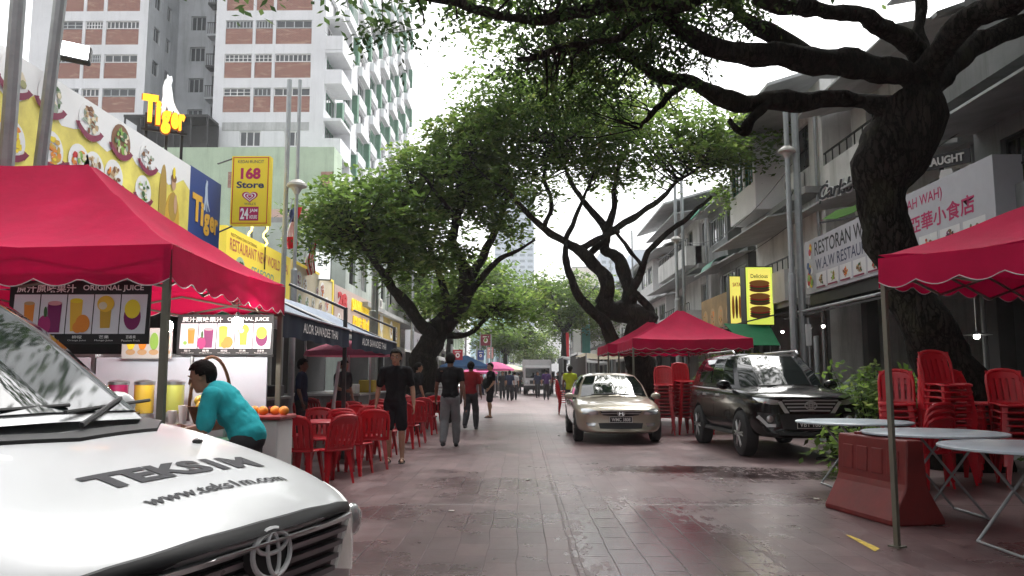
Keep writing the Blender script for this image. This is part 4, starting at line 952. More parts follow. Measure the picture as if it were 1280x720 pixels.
# ================================================================ plastic chairs and tables
CHR = mat('red chair plastic', (.5, .006, .018), .32, var=.08, scale=3, spec=.5)
def make_chair():
    e = empty('plastic_chair', 'red plastic chair', 'chair')
    s = MB(CHR)
    def P(u, v, dz=0):
        x = (u - .5) * .42; y = (v - .5) * .42; cx = max(0, abs(u - .5) * 2 - .72) / .28; cy = max(0, abs(v - .5) * 2 - .72) / .28
        k = 1 - .12 * min(cx, cy); z = .44 - .018 * (1 - (2 * u - 1) ** 2) * (1 - (2 * v - 1) ** 2) - .02 * max(0, .3 - v) / .3
        return (x * k, y * k, z + dz)
    s.grid(lambda u, v: P(u, v), 10, 10).grid(lambda u, v: P(u, v, -.012), 10, 10, True)
    rim = [P(i / 10, 0) for i in range(10)] + [P(1, i / 10) for i in range(10)] + [P(1 - i / 10, 1) for i in range(10)] + [P(0, 1 - i / 10) for i in range(11)]
    s.tube([(x, y, z - .012) for x, y, z in rim], .014, 6)
    s.build('seat', None, e, smooth=40)
    b = MB(CHR)
    Bp = lambda u, h: (u * .2 * (1 + .08 * h), .2 + .1 * h - .05 * (1 - u * u) * -1 * .6 * h - .02 * u * u, .43 + .42 * h)   # u -1..1, h 0..1
    arch = [Bp(-1, 0), Bp(-1, .35), Bp(-.99, .65), Bp(-.9, .85), Bp(-.65, .96), Bp(-.3, 1.0), Bp(0, 1.01), Bp(.3, 1.0), Bp(.65, .96), Bp(.9, .85), Bp(.99, .65), Bp(1, .35), Bp(1, 0)]
    b.tube(arch, [.02, .02, .02, .022, .025, .026, .026, .026, .025, .022, .02, .02, .02], 8)
    def slat(u0, u1, h0, h1, th=.012):
        g = lambda s_, o: (lambda u, v: tuple(Vector(Bp(u0 + (u1 - u0) * u, h0 + (h1 - h0) * v)) + Vector((0, o, 0))))(0, 0)
        b.grid(lambda u, v: tuple(Vector(Bp(u0 + (u1 - u0) * u, h0 + (h1 - h0) * v)) + Vector((0, -th / 2, 0))), 3, 5)
        b.grid(lambda u, v: tuple(Vector(Bp(u0 + (u1 - u0) * u, h0 + (h1 - h0) * v)) + Vector((0, th / 2, 0))), 3, 5, True)
        for uu in (u0, u1): b.add([tuple(Vector(Bp(uu, h0 + (h1 - h0) * v)) + Vector((0, o, 0))) for v in (0, .5, 1) for o in (-th / 2, th / 2)], [(0, 1, 3, 2), (2, 3, 5, 4)])
    for u in (-.72, -.36, 0, .36, .72): slat(u - .11, u + .11, .06, .8)
    slat(-.96, .96, .76, .99); slat(-.98, .98, .0, .1)
    b.build('backrest', None, e, smooth=40)
    for sx in (-1, 1):
        for sy in (-1, 1):
            l = MB(CHR); t0 = Vector((sx * .175, sy * .175, .43)); t1 = Vector((sx * .215, sy * .225, 0))
            l.add([t0 + Vector((0, 0, 0)), t0 + Vector((-sx * .07, 0, 0)), t0 + Vector((0, -sy * .07, 0)), t1, t1 + Vector((-sx * .035, 0, 0)), t1 + Vector((0, -sy * .035, 0)),
                   t0 + Vector((-sx * .012, -sy * .012, 0)), t1 + Vector((-sx * .01, -sy * .01, 0))],
                  [(0, 1, 4, 3), (0, 3, 5, 2), (1, 6, 7, 4), (2, 5, 7, 6), (3, 4, 7, 5)])
            l.build('leg', None, e)
    return e
chair0 = make_chair(); used = [0]
def chair(x, y, rz, label, group=None, z=0, tl=0):
    c = chair0 if not used[0] else copy_tree(chair0)
    used[0] = 1; move(c, (x, y, z), R(rz)); c.rotation_euler[0] = tl
    if 'group' in c: del c['group']
    return tag(c, label, 'chair', group)
G_ = 'red plastic chairs at the left tables'
def gp(px, py): Y = 0; p = at(px, py, 10); d = p - Vector((0, 0, CAMZ)); t = -CAMZ / d.z; return Vector((0, 0, CAMZ)) + d * t
for px, py, rz, lb_ in ((377, 606, 172, 'red plastic chair right behind the tent pole, back to the street'), (412, 604, 230, 'red plastic chair with back turned right of the tent pole'),
                       (441, 593, 168, 'red plastic chair between two others, second from the man in black'), (467, 585, 190, 'red plastic chair just left of the man in black shorts'),
                       (400, 583, 20, 'red plastic chair facing the street in second row by the pole'), (432, 573, 340, 'red plastic chair in the second row left of the man in black'), (362, 578, 90, 'red plastic chair partly hidden behind the tent pole'),
                       (452, 560, 100, 'red plastic chair in the third row facing the inner tables'), (418, 556, 200, 'red plastic chair in the third row beside a red tabletop'),
                       (478, 556, 180, 'red plastic chair hidden behind the man in black shorts'), (520, 553, 185, 'red plastic chair just right of the man in black shorts'), (533, 543, 170, 'red plastic chair at the end of row before the walking man'), (523, 534, 90, 'red plastic chair behind the end of row chairs'),
                       (400, 545, 150, 'deepest red plastic chair under the awning on the left'), (388, 560, 60, 'red plastic chair deep under awning near the stall'),
                       (425, 588, 10, 'red plastic chair facing the viewer between the front row chairs'), (455, 578, 350, 'red plastic chair facing the viewer left of the man in black'), (478, 570, 175, 'red plastic chair close behind the legs of the man in black'), (440, 556, 185, 'red plastic chair third row with back to the viewer'), (470, 548, 200, 'red plastic chair before the umbrella pole'), (508, 560, 170, 'red plastic chair touching the right side of man in black'), (543, 536, 190, 'red plastic chair nearest the walking man in jeans'), (512, 540, 10, 'red plastic chair facing the viewer behind the row end'), (428, 548, 30, 'red plastic chair deep before the dark stall'), (500, 532, 100, 'red plastic chair far behind the man in black')):
    p = gp(px, py); chair(p.x, p.y, rz, lb_, G_)
def table(x, y, r, z, label, tm, group, folding=False):
    e = empty('round_table', label, 'table', (x, y, 0), 0, group)
    MB(tm).lathe([(0, z - .028), (r - .02, z - .028), (r, z - .022), (r, z - .006), (r - .012, z), (0, z)], (x, y, 0), 48).build('tabletop', None, e, smooth=30)
    if folding:
        for s in (-1, 1):
            q = MB(GALV)
            q.tube([(x - .32 * s, y - .3, .01), (x + .28 * s, y - .3, z - .03)], .013, 8).tube([(x - .32 * s, y + .3, .01), (x + .28 * s, y + .3, z - .03)], .013, 8).tube([(x - .32 * s, y - .3, .015), (x - .32 * s, y + .3, .015)], .012, 8)
            q.build('leg', None, e)
    else:
        for k in range(4):
            a = math.pi / 4 + k * math.pi / 2
            MB(tm).tube([(x + r * .55 * math.cos(a), y + r * .55 * math.sin(a), z - .03), (x + r * .72 * math.cos(a), y + r * .72 * math.sin(a), 0)], [.03, .02], 8).build('leg', None, e)
    return e
RT = mat('red table plastic', (.4, .008, .02), .35, var=.08)
for px, py, lb_ in ((398, 592, 'red round plastic table by the grey tent pole'), (445, 574, 'red round plastic table left of the man in black shorts'), (405, 560, 'red round plastic table deep under the near awning'), (455, 548, 'red round plastic table before the maroon umbrella'), (532, 537, 'red round plastic table at the far end of the chairs')):
    p = gp(px, py); table(p.x, p.y, .45, .73, lb_, RT, 'red round tables')
WT = mat('white table top', (.5, .58, .64), .3, var=.12, scale=4)
table(4.1, 10.0, .68, .8, 'white round folding table nearest the black car', WT, 'white round folding tables', True)
table(4.08, 8.05, .66, .8, 'white round folding table resting over the red barrier', WT, 'white round folding tables', True)
table(4.02, 6.4, .68, .8, 'white round folding table at the right edge of view', WT, 'white round folding tables', True)
# stacked chairs
def stack(x, y, n, rz, where, z0=0, lean=0):
    for i in range(n):
        chair(x + lean * i, y - i * .004, rz + random.uniform(-3, 3), ('topmost red plastic chair of the stack ' if i == n - 1 else 'red plastic chair nested in the stack ') + where, 'red chairs stacked ' + where, z0 + i * .082)
for x, y, n, rz, wh, le in ((5.0, 10.7, 8, -22, 'left of the big tree foot', -.006), (5.42, 10.35, 11, 8, 'highest before the big tree foot', .003), (5.9, 10.7, 8, 30, 'right of the big tree foot', .012), (6.22, 10.2, 8, -15, 'second from the right edge', -.008), (6.62, 9.9, 11, 12, 'tallest at the right edge', .004), (7.05, 10.1, 9, 24, 'at the extreme right edge', .01), (4.95, 10.0, 3, 200, 'low before the left big stack', 0)):
    stack(x, y, n, rz, wh, lean=le)
stack(3.42, 19.0, 10, -12, 'left under the middle red tent', lean=-.006); stack(3.86, 19.2, 11, 14, 'right under the middle red tent', lean=.005); stack(1.62, 29.5, 6, 90, 'left of the silver car')
stack(4.35, 19.3, 7, 180, 'beside the black car tail')

# red plastic road barrier
bm_ = mat('faded red barrier plastic', (.17, .016, .015), .5, var=.22, scale=4, bump=.08)
e = empty('road_barrier', 'faded red plastic road barrier with flared foot under white tables', 'barrier')
prof = [(-.27, 0), (.27, 0), (.27, .05), (.13, .3), (.11, .36), (.085, .76), (-.085, .76), (-.11, .36), (-.13, .3), (-.27, .05)]
L_ = .55
q = MB(bm_).prism([(x, -L_, z) for x, z in prof], (0, 2 * L_, 0))
bo = q.build('body', None, e); md = bo.modifiers.new('b', 'BEVEL'); md.width = .018; md.segments = 2; evaluated(bo, 'body')
for sx in (-1, 1):
    for yy in (-.36, -.12, .12, .36):
        f = Fr((sx * .112, yy, .36), (0, -sx, 0), (-sx * .06, 0, 1)); MB(bm_).bbox(f, -.085, .06, -.01, .085, .3, .022, .008).build('rib', None, e)
MB(bm_).lathe([(.0, .755), (.05, .755), (.05, .785), (.03, .79), (0, .79)], (0, .3, 0), 14).build('filler_cap', None, e)
move(e, (3.5, 7.98, 0), R(10))

# ================================================================ right-hand shops
RGREY = mat('dim grey render', (.2, .21, .21), .85, var=.25, scale=.7, bump=.15, streak=.7)
DK2 = mat('shade darkened stained concrete', (.06, .06, .06), .9, var=.3, scale=.8)  # shade below the right-hand signs is put into this near-black colour
GR = 'shophouses of the right side'
units = [(-30, 3.8, RGREY, 'grey shophouse on the right behind the viewpoint', [ZINC]), (4, 16.4, RGREY, 'dim grey shophouse with wide balconies behind the big tree at right edge', [DK2]), (16.6, 23.2, OFFW, 'stained white shophouse above the long white restaurant sign', [ZINC]), (23.4, 30.4, OFFW, 'white shophouse with green window hoods beyond the grey pole pair', [GREENP]),  # first house stands out of view, added as an occluder for light from behind
         (30.6, 38, RGREY, 'grey shophouse with jutting upper box behind the burger sign', [GREENP, ZINC]), (38.2, 47, OFFW, 'white shophouse with overhanging dark roof behind hooded pole', [ZINC]), (47.2, 58, OFFW, 'pale shophouse next beyond the overhanging roof one', [ZINC]), (58.2, 76, WHITE, 'long white balcony terrace seen through forked tree', [ZINC]), (76.2, 105, OFFW, 'far white terrace with banners beyond the forked tree', [ZINC]), (105.2, 150, GREYW, 'farthest right terrace near the end of the street', [ZINC])]
for i, (y0, y1, m_, lb_, aw_) in enumerate(units):
    fx = 9.5 + (0, 0, .35, -.45, .5, -.35, .3, 0, .3, 0)[i]; fh_ = (3.1, 3.1, 2.85, 3.35, 2.75, 3.15, 2.9, 3.1, 3, 3.1)[i]
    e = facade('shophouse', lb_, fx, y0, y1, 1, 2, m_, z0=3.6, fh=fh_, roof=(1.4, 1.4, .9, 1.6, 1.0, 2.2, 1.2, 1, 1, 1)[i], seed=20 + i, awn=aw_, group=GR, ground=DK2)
    fr = Fr((fx, y1, 0), (0, -1, 0)); L_ = y1 - y0
    for k in range(2):
        zz = 3.62 + fh_ * k
        if i in (1, 2, 5, 7, 8) or (i == 3 and k == 0):
            MB(m_).fbox(fr, .4, zz, .6 if not k else .3, L_ - .4, zz + .95, 1.05 if k else 1.15).fbox(fr, .4, zz + .003, .001, .6, zz + .95, .6).fbox(fr, L_ - .6, zz + .003, .001, L_ - .4, zz + .95, .6).build('balcony', None, e)
            q = MB(BLACK)
            for t in range(int(L_ / .5)): q.fbox(fr, .5 + t * .5, zz + .95, .98, .53 + t * .5, zz + 1.3, 1.01)
            q.fbox(fr, .4, zz + 1.3, .97, L_ - .4, zz + 1.34, 1.02); q.build('railing', None, e)
        elif i in (3, 4, 6):
            a0, a1 = (.6, L_ * .55) if k else (L_ * .35, L_ - .4)
            b_ = MB(WHITE if i != 4 else m_); ff = Fr(fr.P(a0, zz, 1.1), fr.u); wall_open(b_, ff, a1 - a0, 2.8, [(.3, 1.0, (a1 - a0) * .55, 2.2), ((a1 - a0) * .6, 1.0, a1 - a0 - .25, 2.2)], .15, True, DARK)
            for aa in (a0, a1): b_.poly([fr.P(aa, zz, .02), fr.P(aa, zz, 1.1), fr.P(aa, zz + 2.8, 1.1), fr.P(aa, zz + 2.8, .02)])
            b_.poly([fr.P(a0, zz, .02), fr.P(a1, zz, .02), fr.P(a1, zz, 1.1), fr.P(a0, zz, 1.1)]); b_.poly([fr.P(a0, zz + 2.8, .02), fr.P(a1, zz + 2.8, .02), fr.P(a1, zz + 2.8, 1.1), fr.P(a0, zz + 2.8, 1.1)])
            b_.build('oriel', None, e)
            for o in ((.3, 1.0, (a1 - a0) * .55, 2.2), ((a1 - a0) * .6, 1.0, a1 - a0 - .25, 2.2)): window(ff, *o, e, GREENP if i == 3 else ALU, GLASS, -.08, bars=2, t=.06)
            if i == 3 or i == 4:
                q = MB(GREENP); aa = a0 + .1; ab = a0 + 1.9
                q.grid(lambda u, v: fr.P(aa + (ab - aa) * u, zz + 2.3 + .55 * math.cos(v * 1.5), 1.12 + .85 * math.sin(v * 1.5)), 2, 8); q.build('window_hood', None, e, smooth=1)
        if i < 7 and k == 0:
            MB(mat('dark awning sheet', (.05, .05, .052), .7, var=.3)).prism([fr.P(.1, 3.5, .02), fr.P(L_ - .1, 3.5, .02), fr.P(L_ - .1, 2.98, 2.25), fr.P(.1, 2.98, 2.25)], (0, 0, .04)).build('shop_awning', None, e)
        if i < 7:
            q = MB(ZINC); q.prism([fr.P(.1, zz + 2.75, .004), fr.P(L_ - .1, zz + 2.75, .004), fr.P(L_ - .1, zz + 2.45, 1.7), fr.P(.1, zz + 2.45, 1.7)], (0, 0, .05)); q.build('canopy', None, e)
# dish aerials
for y, z in ((29, 6.4), (33.2, 7.1), (44.5, 5.9)):
    e = empty('satellite_dish', {29: 'grey satellite dish on the white shophouse with green hoods', 33.2: 'grey satellite dish on the grey shophouse', 44.5: 'grey satellite dish near the hooded pole'}[y], 'satellite dish', (8.2, y, z))
    MB(GALV).lathe([(0, 0), (.15, .02), (.3, .08), (.38, .14), (.39, .14), (.3, .065), (.15, .005), (0, -.015)], (0, 0, 0), 20).build('dish', None, e, smooth=30)
    MB(GALV).tube([(0, 0, 0), (0, 0, .3)], .012).tube([(0, 0, -.02), (.1, 0, -.3), (1.2, 0, -.4)], .025).build('arm', None, e)
    e.rotation_euler = (R(-60), 0, R(-70))

# long white restaurant sign
fr = Fr((8.0, 22.3, 3.62), (0, -1, 0)); W_ = 9.0
rs = sign('restaurant_sign', 'long white restaurant sign with black and crimson lettering behind big tree', 'sign', fr, W_, 1.47, .5, mat('sign white face', (.46, .46, .5), .5, var=.05))
q = MB(); put_text(q, 'RESTORAN WAW', fr, .75, .98, 3.9, .38, m=SBLK, bold=.012); put_text(q, 'W.A.W RESTAURANT', fr, .78, .58, 4.0, .3, m=flat('sign navy grey', (.03, .035, .09)), bold=.005)
put_text(q, '(WONG AH WAH)', fr, 4.75, 1.05, 2.6, .28, m=CRIM, bold=.008); put_text(q, '黃亞華小食店', fr, 5.55, .6, 2.85, .36, m=CRIM, bold=.02); q.build('lettering', None, rs)
q = MB()
for i in range(10):
    a = .8 + i * .8
    q.m(flat('print grey white', (.66, .66, .66))).fbox(fr, a, .08, .002, a + .7, .5, .005)
    plate(q, fr, a + .35, .3, .2, [[BROWN, DGREEN, TAN], [GOLD, BROWN, LIME], [BROWN, RED, ORANGE], [DGREEN, TAN, BROWN], [RED, BROWN, DGREEN], [DGREEN, LIME], [BROWN, DGREEN], [ORANGE, RED, BROWN], [PURP, BROWN, SBLK], [DGREEN, flat('print moss', (.1, .18, .08)), BROWN]][i], False, c=.006, rnd=rr, plate_m=flat('print grey white', (.66, .66, .66)))
    q.m(MAROON).fbox(fr, a + .05, .09, .03, a + .65, .13, .032)
for t in range(16): q.m(rr.choice([RED, YEL, BLUE, LIME, SWHITE, ORANGE])).disc(fr, .3 + rr.uniform(-.18, .18), rr.uniform(.15, 1.3), .1, .1, .004 + t * .0006, .0045 + t * .0006, 10)
q.build('picture', None, rs)
MB(BLACK).fbox(fr, 0, -.3, -.6, W_, -.02, -.1).build('gutter', None, rs)
MB(GALV).tube([(7.6, 22.5, 3.1), (7.6, 6, 3.05)], .04, 8).build('rail', None, rs)
# beer sign with script
fr = Fr(at(1024, 268, 20.6), (.75, -1, 0)); 
bs = empty('beer_sign', 'black and white script beer sign on a green board above the white sign', 'sign', fr.P(.5, -.4))
q = MB(); put_text(q, 'Carlsberg', fr, -.04, .2, 1.5, .55, .0, .05, bold=.06, m=SWHITE, slant=.25, shear=.1); put_text(q, 'Carlsberg', fr, -.02, .22, 1.46, .51, .06, .09, bold=.015, m=SBLK, slant=.25, shear=.1)
q.build('lettering', None, bs)
q = MB(flat('beer green', (.12, .3, .05))); q.prism([fr.P(*p, 0) for p in ((.1, -.15), (.5, .02), (1.0, .05), (1.45, .28), (1.4, .05), (.95, -.12), (.5, -.2))], fr.n * .035); q.build('leaf', None, bs)
q = MB(BLACK); q.fbox(fr, 0, -.24, -.04, 1.4, -.2, .0); q.tube([fr.P(.0, .3, -.05), fr.P(-.1, 1.0, -.6)], .025).tube([fr.P(.7, -.5, -.05), fr.P(.7, -.95, -.05)], .03); q.build('bracket', None, bs)
fr = Fr(at(1150, 212, 15.6), (.8, -1, 0)); ds = empty('beer_sign', 'small draught beer lettering sign right of the big trunk', 'sign', fr.P(.3, -.5))
q = MB(); q.m(SBLK).fbox(fr, -.05, -.06, 0, .95, .22, .03); put_text(q, 'DRAUGHT', fr, 0, 0, .85, .16, .034, .05, bold=.03, m=flat('dim sign white', (.6, .6, .58))); q.build('lettering', None, ds)
q = MB(flat('dim sign white', (.6, .6, .58))).prism([fr.P(.3, -.5, -.02), fr.P(.7, -.5, -.02), fr.P(.6, -.1, -.02), fr.P(.4, -.1, -.02)], fr.n * .04).m(BLACK).fbox(fr, .35, -1.1, -.08, .42, -.02, -.03); q.build('emblem', None, ds)
# burger light box and neighbours
p, p2 = at(933, 407, 25), at(966, 333, 25); fr = Fr((p.x, 25, p.z), (1, 0, 0)); w_, h_ = p2.x - p.x, p2.z - p.z
lbx = sign('light_box', 'upright lit yellow green box sign with three burgers', 'sign', fr, w_, h_, .55, BLACK)
q = MB(flat('lit lime print', (.62, .72, .1), emit=.35)).fbox(fr, .03, .03, .002, w_ - .03, h_ - .03, .012).m(flat('lit yellow print', (.85, .75, .15), emit=.3)).fbox(fr, .1, .25, .0125, w_ - .1, h_ * .95, .015)
put_text(q, 'Delicious', fr, w_ * .2, h_ * .8, w_ * .6, h_ * .07, .017, m=DGREEN, bold=.01)
for k in range(3):
    b = h_ * (.14 + .22 * k)
    for m_, dy, ry in ((BROWN, 0, .09), (DGREEN, .07, .05), (RED, .12, .06), (SWHITE, .17, .03), (flat('print bun', (.5, .2, .04)), .2, .1)): q.m(m_).disc(fr, w_ * .5, b + dy + .05, w_ * .36, ry, .0155 + dy * .02, .016 + dy * .02, 18)
q.build('picture', None, lbx); MB(BLACK).tube([(p.x + .3, 25.3, 0), (p.x + .3, 25.3, p.z)], .05).build('post', None, lbx)
p, p2 = at(913, 405, 28.5), at(932, 345, 28.5); fr = Fr((p.x, 28.5, p.z), (1, 0, 0)); w_, h_ = p2.x - p.x, p2.z - p.z
lbx = sign('light_box', 'upright yellow box sign with skewers left of the burger sign', 'sign', fr, w_, h_, .4, BLACK)
q = MB(flat('lit yellow print', (.85, .75, .15), emit=.3)).fbox(fr, .02, .02, .002, w_ - .02, h_ - .02, .012)
for k in range(4): q.m(BROWN if k % 2 else ORANGE).disc(fr, w_ * (.2 + .2 * k), h_ * .35, .05, h_ * .25, .0125 + k * .0005, .013 + k * .0005, 12)
put_text(q, 'SATAY', fr, w_ * .2, h_ * .78, w_ * .6, h_ * .08, .0125, m=RED, bold=.02); q.build('picture', None, lbx); MB(BLACK).tube([(p.x + .25, 28.7, 0), (p.x + .25, 28.7, p.z)], .05).build('post', None, lbx)
fr = Fr((8.4, 37, 3.3), (0, -1, 0)); lbx = sign('menu_sign', 'brown gold menu board sign along the shops left of burger sign', 'sign', fr, 7, 1.5, .2, mat('sign brown gold', (.32, .2, .08), .5, var=.35, scale=1))
q = MB(); [plate(q, fr, .8 + i * 1.35, .6, .45, [BROWN, TAN, GOLD, ORANGE], False, rnd=rr, plate_m=TAN) for i in range(5)]; q.build('picture', None, lbx)
# green stall awning beside the burger sign
e = empty('green_awning', 'sloping green stall awning under the burger sign', 'awning', (7, 23, 0))
p0, p1, p2, p3 = at(905, 405, 24), at(962, 407, 24), at(975, 432, 21.5), at(930, 432, 21.5)
MB(CGREEN).prism([p0, p1, p2, p3], (0, 0, .02)).build('canopy', None, e)
for p in (p0, p1, p2, p3): MB(GALV).tube([(p.x, p.y, 0), p], .02).build('post', None, e)
# ceiling lamps inside the dark right shops
for px, py, Y, lb_ in ((1221, 421, 13.5, 'lit flat lamp hanging at the right behind the chair stacks'), (1012, 411, 22, 'small lit bulb under the long white sign, left one'), (1029, 408, 22.5, 'small lit bulb under the long white sign, right one'), (978, 415, 26, 'small lit bulb below the burger sign')):
    c = at(px, py, Y); e = empty('ceiling_lamp', lb_, 'lamp', c)
    MB(flat('lamp glow', (1, .97, .88), emit=9)).ell(c, (.05, .05, .04), 10, 6).build('globe', None, e); MB(STEEL).lathe([(.24 if px > 1200 else .1, .03), (.05, .07), (.01, .1), (.006, 3.5 - c.z)], c, 14).build('shade', None, e)
# pale cloth sheet and back wall things by the black car
p = at(1062, 470, 15.5)
e = MB(cloth('pale green sheet', (.4, .47, .44), .2)).grid(lambda u, v: (p.x - .55 + u * 1.1, 15.5 + .5 * v + .05 * math.sin(u * 9), max(.1, 1.35 - 1.2 * v - .9 * abs(u - .5))), 12, 8).build('ground_sheet')
tag(e, 'pale green sheet draped over stored things right of the black car', 'sheet')
pa = MB(WHITE).box(at(1008, 430, 20).x, 20, at(1008, 432, 20).z, at(1015, 430, 20).x, 20.03, at(1008, 405, 20).z); pa.m(GALV).tube([(at(1011, 400, 20.04).x, 20.06, 0), (at(1011, 400, 20.04).x, 20.06, 2.8)], .025)
tag(pa.build('notice_board'), 'white paper notice on a thin post behind the black car', 'sign')
pp = gp(1022, 520); tag(MB(GALV).tube([(at(1019, 400, 17).x, 17, 0), (at(1019, 400, 17).x, 17, 2.2)], .05, 10).tube([(at(1043, 400, 15).x, 15, 0), (at(1043, 400, 15).x, 15, 1.6)], .0, 4).build('short_post'), 'grey post with bent top behind the black car', 'post')

# cables slung along the right-hand shops, a hose by the barrier
def cable(label, a, b, sag, r=.012):
    a, b = Vector(a), Vector(b)
    tag(MB(BLACK).tube([a.lerp(b, t / 16) - Vector((0, 0, sag * 4 * (t / 16) * (1 - t / 16))) for t in range(17)], r, 5).build('cable'), label, 'cable')
cable('black cable slung from hooded pole pair to the green hooded shophouse', at(1000, 215, 21.5), (9.2, 30, 7.6), .7)
cable('black cable slung between the right hand pole pairs', at(990, 205, 21.5), at(848, 300, 36), .9)
cable('black cable slung above the burger sign along the facade', (9.0, 21, 6.9), (8.9, 45, 7.0), .8)
cable('black cable slung over the white restaurant sign', (8.9, 14, 6.5), (9.0, 23, 6.7), .4)
p = gp(1022, 575)
tag(MB(BLACK).tube([(p.x + .45 + .5 * math.cos(t) * (1 - t * .03), p.y + .3 * math.sin(t), .014) for t in [i * .3 for i in range(24)]] + [(p.x + 1.6, p.y + .3, .014)], .014, 6).build('hose'), 'black hose coiled on the paving left of the red barrier', 'hose')
for i, (px, py) in enumerate(((1018, 625), (700, 545), (660, 600), (560, 640), (905, 600), (610, 560))):
    p = gp(px, py); tag(MB(flat('litter paper', (.5, .48, .44))).bbox(Fr((p.x, p.y, .004), (math.cos(i * 2), math.sin(i * 2), 0), (-math.sin(i * 2), math.cos(i * 2), 0)), 0, 0, 0, .06, .035, .012, .004).build('paper_scrap'), ('scrap of pale litter at the foot of red barrier', 'scrap of litter before the silver car', 'scrap of litter at mid street', 'scrap of litter on the near left paving', 'scrap of litter by the dark run-off', 'scrap of litter right of the walking man')[i], 'litter')
# ================================================================ vehicles
def paint(name, c, metal=.0, rough=.3, coat=1.0):
    return mat(name, c, rough, metal, .04, 2, coat=coat)
P_SILVER = paint('silver car paint', (.5, .51, .52), .05, .36, .3); P_CHAMP = paint('champagne car paint', (.4, .355, .28), .4, .33); P_BLACK = mat('black car paint', (.004, .004, .0045), .22, 0, .04, 2, spec=.3, coat=.35); TRIM = mat('bright trim', (.6, .61, .62), .3, .25, var=0)  # trim: the bright reflection of chrome painted as light grey
CARGLASS = mat('tinted car glass', (.008, .012, .012), .04, var=0, spec=.5, coat=.25)
CHROME = mat('chrome', (.85, .85, .85), .28, 1, var=0); BPLAST = mat('black plastic', (.02, .02, .021), .5, var=.15); LAMPG = mat('headlamp glass', (.55, .57, .58), .08, .6, var=.1, coat=1); LAMPW = flat('lit headlamp', (1, .98, .92), emit=2.5)
RIM = mat('alloy rim', (.45, .46, .47), .3, .9, var=.05); UNDER = mat('car underside', (.012, .012, .012), .9, var=0)

